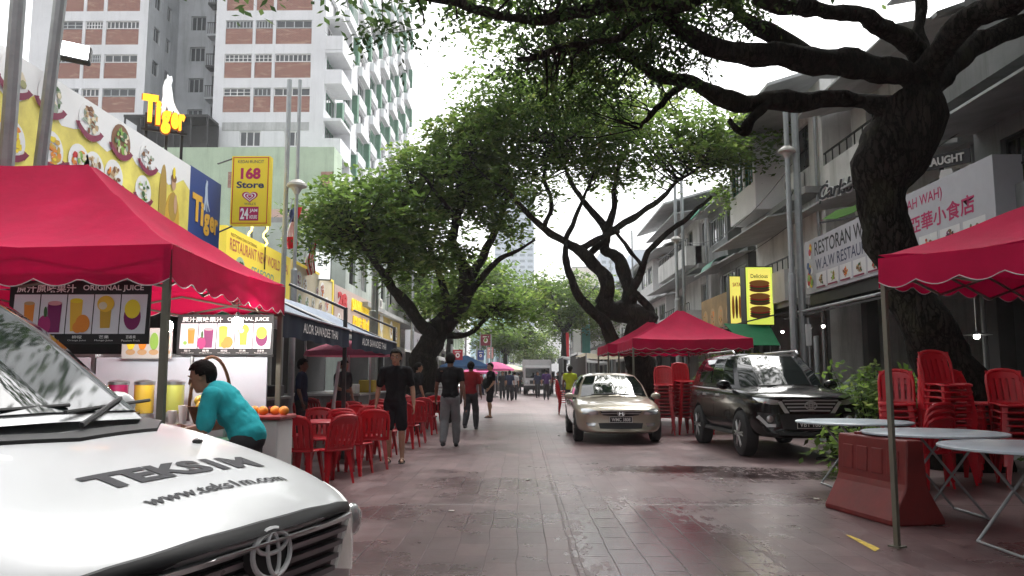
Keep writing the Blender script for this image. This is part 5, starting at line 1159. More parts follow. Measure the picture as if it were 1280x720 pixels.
class Car:
    """body lofted over stations (s, w, zb, zm, zs, ze, zt, bow); front at -Y when unrotated"""
    def __init__(s, name, label, st, pm, axles, wr, halfw, sub=2, ex=2.4):
        s.e = empty(name, label, 'car'); s.pm = pm
        ring = lambda w, zb, zm, zs, ze, zt: [(0, zb), (.8 * w, zb), (.965 * w, zb + .07), (w, zm), (.99 * w, zs), (.93 * w, ze), (.55 * w, zt - .22 * (zt - ze)), (0, zt)]
        mb = MB(pm); vs = []; fs = []; wm = max(t[1] for t in st)
        for (y, w, zb, zm, zs, ze, zt, bow) in st:
            h = ring(w, zb, zm, zs, ze, zt); full = h + [(-x, z) for x, z in h[-2:0:-1]]
            for x, z in full: vs.append((x, y + bow * (abs(x) / wm) ** ex, z))
        M = 14
        for k in range(len(st) - 1):
            for j in range(M): fs.append((k * M + j, k * M + (j + 1) % M, (k + 1) * M + (j + 1) % M, (k + 1) * M + j))
        for k in (0, len(st) - 1):
            for j in range(7):
                a, b = j, j + 1; c, d = (M - b) % M, (M - a) % M
                f = [k * M + i for i in (a, b, c, d)]; f = list(dict.fromkeys(f)); fs.append(f if k else f[::-1])
        mb.add(vs, fs); b = mb.build('body', None, s.e); 
        bm = bmesh.new(); bm.from_mesh(b.data); bmesh.ops.recalc_face_normals(bm, faces=bm.faces); bm.to_mesh(b.data); bm.free()
        m = b.modifiers.new('s', 'SUBSURF'); m.levels = m.render_levels = sub; evaluated(b, 'body')
        s.bvh = BVHTree.FromPolygons([v.co.copy() for v in b.data.vertices], [list(p.vertices) for p in b.data.polygons])
        cut = MB(UNDER)
        for y in axles:
            for sx in (-1, 1): cut.lathe([(wr * 1.14, sx * (halfw - .32)), (wr * 1.14, sx * (halfw + .3))] if sx > 0 else [(wr * 1.14, -halfw - .3), (wr * 1.14, -halfw + .32)], (0, y, wr), 28, 'x')
        c = cut.build('cutter', None, None, loc=None)
        bm = bmesh.new(); bm.from_mesh(c.data); bmesh.ops.recalc_face_normals(bm, faces=bm.faces); bm.to_mesh(c.data); bm.free()
        b.data.materials.append(UNDER)
        m = b.modifiers.new('b', 'BOOLEAN'); m.object = c; m.operation = 'DIFFERENCE'; m.solver = 'EXACT'
        try: m.material_mode = 'TRANSFER'
        except Exception: pass
        evaluated(b, 'body'); bpy.data.objects.remove(c)
        b.data.polygons.foreach_set('use_smooth', [True] * len(b.data.polygons)); b.data.set_sharp_from_angle(angle=R(35))
        s.body = b
        for y in axles:
            for sx in (-1, 1): s.wheel(sx, y, wr, halfw)
    def hit(s, x, z, axis='front', y=None):
        if axis == 'front': o, d = Vector((x, -3, z)), Vector((0, 1, 0))
        elif axis == 'top': o, d = Vector((x, y, 4)), Vector((0, 0, -1))
        else: o, d = Vector((4 * axis, y, z)), Vector((-axis, 0, 0))
        h = s.bvh.ray_cast(o, d)
        return h[0] if h[0] is not None else None
    def patch(s, name, top, bot, m, off=.006, th=.02, nu=16, nv=4, axis='front', parent=None, smooth=40):
        """a piece laid on the body: outline between two polylines given as (x,z) from the front, (x,y) from the top, (y,z) from a side"""
        def line(pl, u):
            k = u * (len(pl) - 1); i = min(int(k), len(pl) - 2); t = k - i
            return (pl[i][0] * (1 - t) + pl[i + 1][0] * t, pl[i][1] * (1 - t) + pl[i + 1][1] * t)
        pts = []
        for j in range(nv + 1):
            for i in range(nu + 1):
                a, b = line(top, i / nu), line(bot, i / nu); v = j / nv
                p, q = a[0] * (1 - v) + b[0] * v, a[1] * (1 - v) + b[1] * v
                if axis == 'front':
                    h = s.hit(p, q); r = h if h is not None else Vector((p, pts[-1][1] if pts else 0, q)); n = Vector((0, -1, 0))
                elif axis == 'top': h = s.hit(p, 0, 'top', q); r = h if h is not None else Vector((p, q, 1)); n = Vector((0, 0, 1))
                else: h = s.hit(0, q, axis, p); r = h if h is not None else Vector((axis * .85, p, q)); n = Vector((axis, 0, 0))
                pts.append(Vector(r) + n * off)
        M = nu + 1; L = len(pts); back = [p - n * th for p in pts]
        fs = [(j * M + i, j * M + i + 1, (j + 1) * M + i + 1, (j + 1) * M + i) for j in range(nv) for i in range(nu)]
        rim = [i for i in range(M)] + [j * M + nu for j in range(1, nv + 1)] + [nv * M + i for i in range(nu - 1, -1, -1)] + [j * M for j in range(nv - 1, 0, -1)]
        fs += [(rim[k], rim[(k + 1) % len(rim)], rim[(k + 1) % len(rim)] + L, rim[k] + L) for k in range(len(rim))]
        mb = MB(m).add(pts + back, fs)
        if name is None: return mb
        o = mb.build(name, None, parent or s.e, smooth=smooth)
        bm = bmesh.new(); bm.from_mesh(o.data); bmesh.ops.recalc_face_normals(bm, faces=bm.faces); bm.to_mesh(o.data); bm.free()
        return o
    def wheel(s, sx, y, r, hw):
        e = empty('wheel', None, None); e.parent = s.e; del_ = [k for k in ('label', 'category') if k in e]; 
        e.location = (sx * (hw - .1), y, r)
        w = r * .31
        prof = [(r * .66, -w * 1.0), (r * .9, -w), (r * .985, -w * .8), (r, -w * .4), (r, w * .4), (r * .985, w * .8), (r * .9, w), (r * .66, w)]
        q = MB(RUBBER).lathe(prof + [prof[0]], (0, 0, 0), 36, 'x'); t = q.build('tyre', None, None, smooth=40, loc=None); t.parent = e
        q = MB(RIM); x = sx * w * .98
        q.lathe([(r * .67, -w * .9), (r * .67, w * .9), (r * .61, w * .85), (r * .61, -w * .85), (r * .67, -w * .9)], (0, 0, 0), 32, 'x')
        for k in range(6):
            a = k * math.pi / 3
            for da in (-.12, .12):
                q.tube([(x, r * .12 * math.cos(a), r * .12 * math.sin(a)), (x * .9, r * .63 * math.cos(a + da), r * .63 * math.sin(a + da))], [r * .075, r * .05], 6)
        q.lathe([(0, x - .02), (r * .15, x - .02), (r * .15, x + .01), (0, x + .02)] if sx > 0 else [(0, x - .02), (r * .15, x - .01), (r * .15, x + .02), (0, x + .02)], (0, 0, 0), 16, 'x')
        q.m(UNDER).lathe([(0, -w * .1 * sx), (r * .62, -w * .1 * sx), (r * .62, 0), (0, 0)], (0, 0, 0), 24, 'x')
        o = q.build('rim', None, None, smooth=35, loc=None); o.parent = e
    def cabin(s, base, top, crown, wsplit, glassm=CARGLASS, inset=.045):
        """greenhouse: half outlines (x, y, z) of base and roof edge from front centre to rear centre; wsplit = indices that are pillars"""
        full = lambda p: p + [(-x, y, z) for x, y, z in p[-2:0:-1]]
        B, T = full(base), full(top); M = len(B); mb = MB(s.pm)
        mid = [tuple(Vector(B[i]).lerp(Vector(T[i]), .55) + Vector((.035 * (1 if B[i][0] > .05 else -1 if B[i][0] < -.05 else 0), 0, .02))) for i in range(M)]
        C = [((x) * .72, y * .72 + .28 * (crown[0]), crown[1] - .022) for x, y, z in T]
        mb.add(B + mid + T + C, [(k * M + j, k * M + (j + 1) % M, (k + 1) * M + (j + 1) % M, (k + 1) * M + j) for k in range(3) for j in range(M)] + [tuple(range(3 * M, 4 * M))])
        o = mb.build('cabin', None, s.e)
        bm = bmesh.new(); bm.from_mesh(o.data); bmesh.ops.recalc_face_normals(bm, faces=bm.faces); bm.to_mesh(o.data); bm.free()
        o.data.polygons.foreach_set('use_smooth', [True] * len(o.data.polygons)); o.data.set_sharp_from_angle(angle=R(50))
        def pane(name, idx, ins=(inset, inset), low=.06, high=.93, bulge=.0):
            """glass over consecutive outline segments"""
            q = MB(glassm); nv = 8; pts = []
            def pos(k, v):
                i = int(math.floor(k)); t = k - i; i0, i1 = i % M, (i + 1) % M
                def at_(j): 
                    a, m_, b = Vector(B[j]), Vector(mid[j]), Vector(T[j])
                    return a.lerp(m_, v / .55) if v < .55 else m_.lerp(b, (v - .55) / .45)
                return at_(i0).lerp(at_(i1), t)
            k0, k1 = idx[0] + ins[0], idx[1] - ins[1]; nu = max(4, int((k1 - k0) * 8)) 
            ks = [k0 + (k1 - k0) * i / nu for i in range(nu + 1)]
            for j in range(int(math.floor(k0)) + 1, int(math.ceil(k1))): ks.append(j)
            ks = sorted(set(ks)); nu = len(ks) - 1
            ce = Vector((0, sum(p[1] for p in B) / M, 0))
            for j in range(nv + 1):
                for k in ks:
                    v = low + (high - low) * j / nv; p = pos(k, v)
                    e_ = .02; tu = pos(min(k + e_, k1), v) - pos(max(k - e_, k0), v); tv = pos(k, min(1, v + .02)) - pos(k, max(0, v - .02))
                    n = tu.cross(tv); n.normalize()
                    if n.dot(p - Vector((0, ce.y, p.z))) < 0: n = -n
                    pts.append(p + n * .008)
            q.add(pts, [(j * (nu + 1) + i, j * (nu + 1) + i + 1, (j + 1) * (nu + 1) + i + 1, (j + 1) * (nu + 1) + i) for j in range(nv) for i in range(nu)])
            g = q.build(name, None, s.e, smooth=1); return g
        s.pane = pane; s.M = M; s.B, s.T = B, T
        return o
    def mirror_(s, x, y, z, size=.11):
        for sx in (-1, 1):
            MB(s.pm).ell((sx * (x + .09), y, z), (size, .06, size * .65), 12, 8).m(BPLAST).tube([(sx * (x - .05), y + .02, z - .06), (sx * (x + .03), y, z - .02)], .03, 6).build('mirror', None, s.e, smooth=1)
    def plate_(s, x, z, w, h, text):
        hh = s.hit(x, z); y = (hh.y if hh is not None else 0) - .03
        fr = Fr((x - w / 2, y, z - h / 2), (1, 0, 0))
        q = MB(SBLK).fbox(fr, 0, 0, -.05, w, h, 0); q.m(SWHITE)
        for r_ in ((0, 0, w, .008), (0, h - .008, w, h), (0, .008, .008, h - .008), (w - .008, .008, w, h - .008)): q.fbox(fr, r_[0], r_[1], .0005, r_[2], r_[3], .003)
        put_text(q, text, fr, w * .09, h * .2, w * .82, h * .6, .004, bold=.02, m=SWHITE); q.build('number_plate', None, s.e)
def rings_emblem(mb, fr, a, b, w, h, m):
    """three interlaced ovals"""
    mb.m(m)
    def oval(cx, cy, rx, ry, th, c):
        mb.tube([fr.P(cx + rx * math.cos(t), cy + ry * math.sin(t), c) for t in [2 * math.pi * i / 28 for i in range(29)]], th, 6)
    oval(a, b, w, h, w * .09, .012); oval(a, b + h * .42, w * .8, h * .42, w * .075, .015); oval(a, b - h * .02, w * .3, h * .86, w * .07, .017)

# ---------- silver saloon
st = [(0, .66, .27, .40, .53, .62, .665, .3), (.04, .76, .22, .41, .56, .66, .71, .28), (.16, .84, .2, .44, .61, .715, .765, .22), (.45, .885, .2, .46, .67, .775, .835, .1), (.9, .9, .2, .5, .72, .83, .9, .03), (1.3, .905, .2, .5, .76, .875, .955, 0), (1.6, .905, .2, .5, .78, .9, .965, 0), (2.6, .905, .2, .5, .79, .91, .965, 0), (3.7, .905, .2, .5, .8, .92, .97, 0), (4.2, .89, .22, .55, .8, .94, 1.0, 0), (4.7, .82, .28, .58, .8, .92, .97, -.1), (4.83, .7, .34, .56, .74, .84, .88, -.15)]
c = Car('car', 'silver champagne saloon car parked in the street, black number plate', st, P_CHAMP, (.92, 3.66), .31, .905)
base = [(0, 1.08, .94), (.42, 1.13, .93), (.76, 1.36, .885), (.83, 2.0, .88), (.835, 2.75, .89), (.82, 3.6, .92), (.74, 4.15, .94), (.35, 4.32, .97), (0, 4.34, .98)]
top = [(0, 1.92, 1.4), (.33, 1.95, 1.392), (.56, 2.08, 1.365), (.6, 2.35, 1.375), (.605, 2.8, 1.38), (.58, 3.3, 1.365), (.52, 3.5, 1.345), (.3, 3.56, 1.36), (0, 3.58, 1.37)]
c.cabin(base, top, (2.6, 1.455), None)
c.pane('windscreen', (-2, 2), (.13, .13), .05, .95)
for a, b in ((2, 4), (4, 5), (5, 6)):
    c.pane('side_window', (a, b), (.14 if a == 2 else .06, .06), .14, .93); c.pane('side_window', (c.M - b, c.M - a), (.06, .14 if a == 2 else .06), .14, .93)
c.pane('rear_window', (6, 10), (.1, .1), .1, .94)
c.mirror_(.86, 1.55, .93)
g = c.patch('grille', [(-.42, .655), (-.2, .672), (0, .675), (.2, .672), (.42, .655)], [(-.36, .575), (-.2, .56), (0, .555), (.2, .56), (.36, .575)], BPLAST, .006, .03)
for zz in (.65, .605): c.patch('grille_bar', [(-.4, zz + .012), (0, zz + .02), (.4, zz + .012)], [(-.38, zz - .008), (0, zz), (.38, zz - .008)], TRIM, .02, .02, parent=g)
for sx in (-1, 1):
    c.patch('headlight', [(sx * .47, .665), (sx * .62, .7), (sx * .79, .71)], [(sx * .45, .59), (sx * .62, .575), (sx * .77, .6)], LAMPG, .008, .03)
    c.patch('fog_light', [(sx * .5, .42), (sx * .7, .43)], [(sx * .53, .345), (sx * .68, .36)], LAMPG, .006, .02)
c.patch('bumper_intake', [(-.45, .42), (0, .43), (.45, .42)], [(-.42, .31), (0, .3), (.42, .31)], BPLAST, .005, .02)
c.patch('bumper_lip', [(-.72, .295), (0, .28), (.72, .295)], [(-.7, .265), (0, .25), (.7, .265)], P_CHAMP, .02, .04)
c.plate_(0, .49, .46, .12, 'WMC 3808')
h = c.hit(0, .62); fr = Fr((0, h.y - .02, .615), (1, 0, 0)); q = MB(CHROME)
q.tube([fr.P(.075 * math.cos(t) * (1 + .1 * math.sin(t)), .06 * math.sin(t), .012) for t in [2 * math.pi * i / 24 for i in range(25)]], .009, 6)
put_text(q, 'H', fr, -.045, -.042, .09, .084, .0, .02, bold=.03, m=CHROME, slant=0); q.build('emblem', None, c.e)
c.patch('bonnet_seam', [(-.8, .5), (-.4, .12), (0, .07), (.4, .12), (.8, .5)], [(-.795, .505), (-.395, .125), (0, .075), (.395, .125), (.795, .505)], UNDER, .0015, .004, nu=24, nv=1, axis='top')
MB(BPLAST).tube([(-.5, 1.12, .975), (.1, 1.16, .99)], .012).tube([(.1, 1.13, .975), (.6, 1.24, .97)], .012).build('wiper', None, c.e)
for sx in (-1, 1):
    for yy in (2.12, 3.0): c.patch('door_handle', [(yy, .77), (yy + .2, .77)], [(yy, .735), (yy + .2, .735)], P_CHAMP, .015, .02, 4, 1, sx)
    for yy in (1.4, 2.45, 3.35): c.patch('door_seam', [(yy, .88), (yy + .006, .88)], [(yy, .3), (yy + .006, .3)], UNDER, .001, .003, 1, 8, sx)
move(c.e, (2.03, 16.2, 0), R(0))

# ---------- black off-roader
st = [(0, .66, .42, .62, .85, .96, 1.0, .34), (.05, .8, .36, .62, .88, 1.0, 1.04, .3), (.2, .87, .34, .64, .92, 1.05, 1.09, .22), (.5, .9, .34, .66, .96, 1.09, 1.13, .1), (.95, .925, .34, .66, 1.0, 1.12, 1.165, .02), (1.3, .925, .34, .66, 1.02, 1.14, 1.19, 0), (1.7, .925, .34, .66, 1.03, 1.15, 1.19, 0), (3.0, .925, .34, .66, 1.05, 1.17, 1.2, 0), (4.1, .925, .36, .68, 1.07, 1.2, 1.23, 0), (4.6, .9, .42, .7, 1.08, 1.2, 1.23, -.08), (4.78, .8, .48, .7, 1.0, 1.12, 1.16, -.14)]
c = Car('car', 'black off-road car parked beside the red tent, chrome grille', st, P_BLACK, (.93, 3.675), .385, .925)
base = [(0, 1.12, 1.175), (.45, 1.16, 1.17), (.79, 1.42, 1.13), (.85, 2.1, 1.14), (.855, 2.9, 1.15), (.85, 3.85, 1.17), (.78, 4.6, 1.19), (.4, 4.7, 1.2), (0, 4.72, 1.2)]
top = [(0, 1.92, 1.74), (.35, 1.95, 1.735), (.6, 2.05, 1.71), (.645, 2.4, 1.73), (.65, 3.0, 1.74), (.64, 3.8, 1.735), (.6, 4.3, 1.715), (.35, 4.38, 1.725), (0, 4.4, 1.73)]
c.cabin(base, top, (3.0, 1.81), None)
c.pane('windscreen', (-2, 2), (.13, .13), .05, .95)
for a, b in ((2, 4), (4, 5), (5, 6)):
    c.pane('side_window', (a, b), (.16 if a == 2 else .06, .06), .12, .9); c.pane('side_window', (c.M - b, c.M - a), (.06, .16 if a == 2 else .06), .12, .9)
c.pane('rear_window', (6, 10), (.1, .1), .15, .9); c.mirror_(.89, 1.62, 1.2, .13)
for sx in (-1, 1): MB(STEEL).tube([(sx * .6, 2.1, 1.76), (sx * .6, 2.25, 1.83), (sx * .6, 4.0, 1.83), (sx * .58, 4.2, 1.76)], .02, 8).build('roof_rail', None, c.e, smooth=1)
g = c.patch('grille', [(-.5, .965), (-.25, .98), (0, .985), (.25, .98), (.5, .965)], [(-.4, .79), (-.25, .775), (0, .77), (.25, .775), (.4, .79)], BPLAST, .006, .03)
for zz in (.955, .9, .845, .79):
    k_ = .33 + (zz - .79) * .75; c.patch('grille_bar', [(-k_, zz + .015), (0, zz + .018), (k_, zz + .015)], [(-k_, zz - .006), (0, zz - .003), (k_, zz - .006)], TRIM, .022, .02, parent=g)
for sx in (-1, 1):
    c.patch('headlight', [(sx * .5, .955), (sx * .66, .985), (sx * .84, 1.0)], [(sx * .46, .89), (sx * .62, .89), (sx * .8, .93)], LAMPG, .01, .03)
    c.patch('chrome_strip', [(sx * .47, .95), (sx * .52, .93)], [(sx * .34, .755), (sx * .41, .755)], TRIM, .02, .03, 2, 6)
    c.patch('fog_surround', [(sx * .55, .74), (sx * .82, .77)], [(sx * .6, .52), (sx * .78, .58)], BPLAST, .006, .02)
    c.patch('fog_trim', [(sx * .56, .58), (sx * .68, .58), (sx * .8, .72)], [(sx * .57, .53), (sx * .7, .53), (sx * .83, .68)], TRIM, .02, .03)
    hh = c.hit(sx * .65, .66); MB(LAMPG).ell((sx * .65, hh.y - .02, .66), (.06, .02, .06), 12, 8).build('fog_light', None, c.e, smooth=1)
c.patch('bumper_intake', [(-.5, .74), (0, .73), (.5, .74)], [(-.45, .5), (0, .48), (.45, .5)], BPLAST, .004, .02)
c.patch('skid_plate', [(-.55, .46), (0, .45), (.55, .46)], [(-.5, .4), (0, .38), (.5, .4)], BPLAST, .01, .02)
c.plate_(0, .575, .46, .13, 'VBT 1681')
h = c.hit(0, .88); fr = Fr((0, h.y - .03, .88), (1, 0, 0)); q = MB(); rings_emblem(q, fr, 0, 0, .095, .065, TRIM); q.build('emblem', None, c.e, smooth=1)
c.patch('bonnet_seam', [(-.86, .55), (-.45, .14), (0, .09), (.45, .14), (.86, .55)], [(-.855, .555), (-.445, .145), (0, .095), (.445, .145), (.855, .555)], UNDER, .0015, .004, nu=24, nv=1, axis='top')
MB(BPLAST).tube([(-.5, 1.14, 1.19), (.1, 1.2, 1.21)], .012).tube([(.1, 1.16, 1.19), (.6, 1.28, 1.18)], .012).build('wiper', None, c.e)
for sx in (-1, 1):
    c.patch('side_strip', [(1.5, 1.115), (4.3, 1.16)], [(1.5, 1.095), (4.3, 1.14)], CHROME, .012, .02, 20, 1, sx)
    for yy in (2.2, 3.1): c.patch('door_handle', [(yy, 1.03), (yy + .2, 1.03)], [(yy, .99), (yy + .2, .99)], CHROME, .015, .02, 4, 1, sx)
    c.patch('running_board', [(1.4, .4), (3.2, .4)], [(1.4, .34), (3.2, .34)], BPLAST, .07, .1, 8, 1, sx)
    for yy in (1.5, 2.55, 3.4): c.patch('door_seam', [(yy, 1.12), (yy + .006, 1.12)], [(yy, .42), (yy + .006, .42)], UNDER, .001, .003, 1, 8, sx)
move(c.e, (4.72, 13.05, 0), R(2))

# ---------- silver taxi in the foreground
st = [(0, .62, .36, .52, .69, .785, .82, .26), (.04, .74, .28, .52, .73, .825, .87, .24), (.14, .81, .25, .55, .78, .875, .93, .2), (.38, .85, .24, .58, .85, .945, 1.0, .11), (.7, .875, .24, .6, .92, 1.015, 1.07, .05), (1.0, .885, .24, .6, .97, 1.075, 1.125, 0), (1.25, .885, .24, .6, .99, 1.1, 1.14, 0), (2.2, .885, .24, .6, 1.0, 1.11, 1.14, 0), (3.8, .885, .26, .62, 1.02, 1.13, 1.15, 0), (4.4, .86, .3, .62, 1.02, 1.12, 1.15, -.05), (4.57, .76, .38, .62, .95, 1.05, 1.08, -.1)]
c = Car('taxi', 'silver white taxi bonnet in the near foreground with grey web address lettering', st, P_SILVER, (.9, 3.65), .325, .885, sub=3, ex=3.2)
base = [(0, .83, 1.125), (.45, .9, 1.115), (.765, 1.2, 1.09), (.81, 1.9, 1.1), (.815, 2.7, 1.11), (.81, 3.6, 1.12), (.76, 4.4, 1.13), (.4, 4.5, 1.14), (0, 4.52, 1.14)]
top = [(0, 1.78, 1.69), (.35, 1.82, 1.685), (.58, 1.93, 1.66), (.63, 2.3, 1.68), (.635, 2.9, 1.69), (.63, 3.6, 1.68), (.6, 4.15, 1.65), (.35, 4.22, 1.66), (0, 4.24, 1.665)]
c.cabin(base, top, (2.9, 1.75), None)
c.pane('windscreen', (-2, 2), (.1, .1), .04, .95)
for a, b in ((2, 4), (4, 5), (5, 6)):
    c.pane('side_window', (a, b), (.16 if a == 2 else .06, .06), .12, .9); c.pane('side_window', (c.M - b, c.M - a), (.06, .16 if a == 2 else .06), .12, .9)
c.pane('rear_window', (6, 10), (.1, .1), .15, .9); c.mirror_(.85, 1.5, 1.14, .1)
# cowl and wipers
c.patch('cowl', [(-.72, 1.13), (-.4, .87), (0, .79), (.4, .87), (.72, 1.13)], [(-.74, 1.06), (-.42, .8), (0, .72), (.42, .8), (.74, 1.06)], BPLAST, .012, .03, 20, 2, 'top')
for p0, p1, pm_ in (((-.55, .9), (.12, .9), (-.5, .86)), ((.05, .84), (.68, 1.08), (.08, .8))):
    q = MB(BPLAST); z = lambda x, y: c.hit(x, 0, 'top', y).z
    q.tube([(*pm_, z(*pm_) + .03), (p0[0] * .4 + p1[0] * .6, p0[1] * .4 + p1[1] * .6, 1.19)], .009, 6).tube([(*p0, 1.155), (*p1, 1.175)], .007, 6); q.build('wiper', None, c.e)
for x_ in (-.4, .42):
    h = c.hit(x_, 0, 'top', .62); MB(BPLAST).ell(h + Vector((0, 0, .006)), (.025, .014, .012), 8, 6).build('washer_jet', None, c.e)
# black bonnet guard, grille
c.patch('bonnet_guard', [(-.6, .828), (-.5, .842), (-.25, .86), (0, .863), (.25, .86), (.5, .842), (.6, .828)], [(-.56, .8), (-.45, .818), (-.25, .83), (0, .835), (.25, .83), (.45, .818), (.56, .8)], mat('gloss black plastic', (.012, .012, .013), .42, var=.1, spec=.15), .016, .04, 32, 5)
g = c.patch('grille', [(-.58, .8), (-.3, .827), (0, .832), (.3, .827), (.54, .8)], [(-.46, .63), (-.3, .615), (0, .61), (.3, .615), (.46, .63)], mat('grille shadow grey', (.05, .05, .055), .5, var=.1), .003, .02, 24, 5)
for i, zz in enumerate((.797, .757, .717, .677, .64)):
    k_ = .44 + (zz - .63) * .62
    c.patch('grille_slat', [(-k_, zz + .004), (0, zz + .014), (k_, zz + .004)], [(-k_, zz - .012), (0, zz - .004), (k_, zz - .012)], STEEL if i == 0 else mat('grey slat', (.2, .2, .21), .3, .5, var=.05), .03, .035, 24, 2, parent=g)
h = c.hit(0, .77); fr = Fr((0, h.y - .045, .775), (1, 0, -0), (0, .12, 1)); q = MB(); q.m(BPLAST).disc(fr, 0, 0, .09, .068, -.02, .004, 32); rings_emblem(q, fr, 0, 0, .088, .066, TRIM); q.build('emblem', None, c.e, smooth=40)
for sx in (-1, 1):
    c.patch('headlight', [(sx * .6, .815), (sx * .7, .86), (sx * .84, .93)], [(sx * .5, .62), (sx * .66, .58), (sx * .84, .62)], mat('headlamp lens', (.85, .84, .8), .15, 0, var=.04, coat=1), .012, .04, 10, 6)
    hh = c.hit(sx * .68, .75); MB(LAMPG).ell((sx * .68, hh.y - .004, .75), (.06, .03, .06), 12, 8).build('lamp_bulb', None, c.e, smooth=1)
    c.patch('fog_light', [(sx * .55, .48), (sx * .7, .49)], [(sx * .55, .4), (sx * .7, .41)], LAMPG, .006, .02)
    for yy in (1.35, 2.35, 3.3): c.patch('door_seam', [(yy, 1.08), (yy + .006, 1.08)], [(yy, .32), (yy + .006, .32)], UNDER, .001, .003, 1, 8, sx)
c.patch('bumper_intake', [(-.5, .5), (0, .51), (.5, .5)], [(-.46, .36), (0, .35), (.46, .36)], BPLAST, .005, .02)
c.patch('bonnet_seam', [(-.8, .95), (-.81, .5), (-.68, .26)], [(-.793, .95), (-.803, .5), (-.673, .26)], UNDER, .0015, .004, 20, 1, 'top'); c.patch('bonnet_seam', [(.8, .95), (.81, .5), (.68, .26)], [(.793, .95), (.803, .5), (.673, .26)], UNDER, .0015, .004, 20, 1, 'top')
# bonnet lettering, projected down on the bonnet
def on_bonnet(text, x0, x1, y0, h, m, bold):
    uv, fs, asp = glyphs(text, bold)
    bm = bmesh.new(); vv = [bm.verts.new((x0 + u * (x1 - x0), y0 - v * h * 1, 0)) for u, v in uv]
    for f in fs:
        try: bm.faces.new([vv[i] for i in f])
        except Exception: pass
    bmesh.ops.triangulate(bm, faces=bm.faces)
    for _ in range(2):
        ee = [e for e in bm.edges if e.calc_length() > .04]
        if ee: bmesh.ops.subdivide_edges(bm, edges=ee, cuts=1)
    bmesh.ops.triangulate(bm, faces=bm.faces)
    for v in bm.verts:
        p = c.hit(v.co.x, 0, 'top', v.co.y); v.co.z = p.z + .003
    bm.verts.index_update(); q = MB(m); q.add([v.co.copy() for v in bm.verts], [[v.index for v in f.verts] for f in bm.faces]); bm.free()
    return q.build('lettering', None, c.e)
LET = mat('grey vinyl lettering', (.05, .05, .055), .6, var=.1, spec=.1)
# reading from the front: local +x is the reader's right when facing -Y
on_bonnet('TEKS1M', -.29, .41, .325, -.105, LET, .05); on_bonnet('www.teks1m.com', -.26, .36, .2, -.045, LET, .02)
ang = R(72.5)
f_ = Vector((math.sin(ang), -math.cos(ang))); em = at(338, 688, 2.42)
move(c.e, (em.x - f_.x * .02 + .03, 2.42 - f_.y * .02, 0), ang); c.e.scale = (1.05, 1.05, 1.05)
TAXI = c
if PROBE:
    MW = Matrix.Translation(c.e.location.copy()) @ Matrix.Rotation(ang, 4, 'Z') @ Matrix.Scale(1.05, 4); MI = MW.inverted()
    for px, py in ((125, 618), (150, 640), (322, 588), (300, 605), (175, 645), (325, 605), (338, 688), (210, 520), (430, 600), (440, 650), (300, 600)):
        o = Vector((0, 0, CAMZ)); d = (at(px, py, 5) - o).normalized(); ol = MI @ o; dl = (MI.to_3x3() @ d).normalized()
        h = c.bvh.ray_cast(ol, dl); print('PROBE', px, py, [round(v, 3) for v in h[0]] if h[0] else None)
    for q in ((0, 0, .757), (.8, .25, .93), (-.8, .25, .93), (.77, 1.2, 1.09), (.74, 1.1, 1.1), (0, .83, 1.125), (-.5, .5, 1.05), (.5, .5, 1.05)):
        w_ = MW @ Vector(q); l = CROT.transposed() @ (w_ - Vector((0, 0, CAMZ))); print('PROJ', q, round(640 - 1000 * l.x / l.z), round(360 + 1000 * l.y / l.z))

# ---------- far lorry and van
def lorry(label, x, y, w, h, cm, boxm, cab_low=.5, windows=True):
    e = empty('box_lorry', label, 'lorry', (0, 0, 0)); I = Fr((0, 0, 0), (1, 0, 0), (0, 1, 0))
    MB(boxm).bbox(I, -w / 2, 1.9, .95, w / 2, 6, h, .03).build('cargo_box', None, e)
    q = MB(cm).bbox(I, -w / 2 + .1, 0, cab_low, w / 2 - .1, 1.75, 2.25, .12); q.build('cab', None, e)
    MB(CARGLASS).bbox(I, -w / 2 + .22, -.012, 1.3, w / 2 - .22, .05, 2.05, .02).build('windscreen', None, e)
    MB(BPLAST).bbox(I, -w / 2 + .1, -.08, .4, w / 2 - .1, .3, .72, .04).bbox(I, -.6, -.02, .85, .6, .05, 1.12, .01).build('bumper', None, e)
    for sx in (-1, 1):
        MB(LAMPG).bbox(I, sx * (w / 2 - .3) - .14, -.03, .86, sx * (w / 2 - .3) + .14, .05, 1.06, .02).build('headlight', None, e)
        MB(BPLAST).box(sx * (w / 2 + .05) - .08, .05, 1.35, sx * (w / 2 + .05) + .08, .12, 1.8).build('mirror', None, e)
        for yy in (.85, 4.8):
            MB(RUBBER).lathe([(.2, -.12), (.36, -.12), (.4, -.08), (.4, .08), (.36, .12), (.2, .12)], (sx * (w / 2 - .2), yy, .4), 22, 'x').m(RIM).lathe([(0, -.05), (.21, -.05), (.21, .05), (0, .05)], (sx * (w / 2 - .2), yy, .4), 16, 'x').build('wheel', None, e)
    MB(UNDER).box(-w / 2 + .2, .3, .45, w / 2 - .2, 5.9, .94).build('chassis', None, e)
    MB(SBLK).box(-.26, -.1, .5, .26, -.085, .62).build('number_plate', None, e)
    return move(e, (x, y, 0), 0)
lorry('white box lorry far down the street between the market stalls', at(672, 490, 62).x, 62, 2.3, 2.75, WHITE, mat('lorry box white', (.62, .6, .6), .5, var=.08))
lorry('pale green lorry far off left of the white lorry', at(650, 480, 78).x, 78, 2.0, 2.5, mat('lorry green', (.35, .5, .4), .4, var=.05), mat('lorry box green', (.4, .55, .45), .5, var=.08))

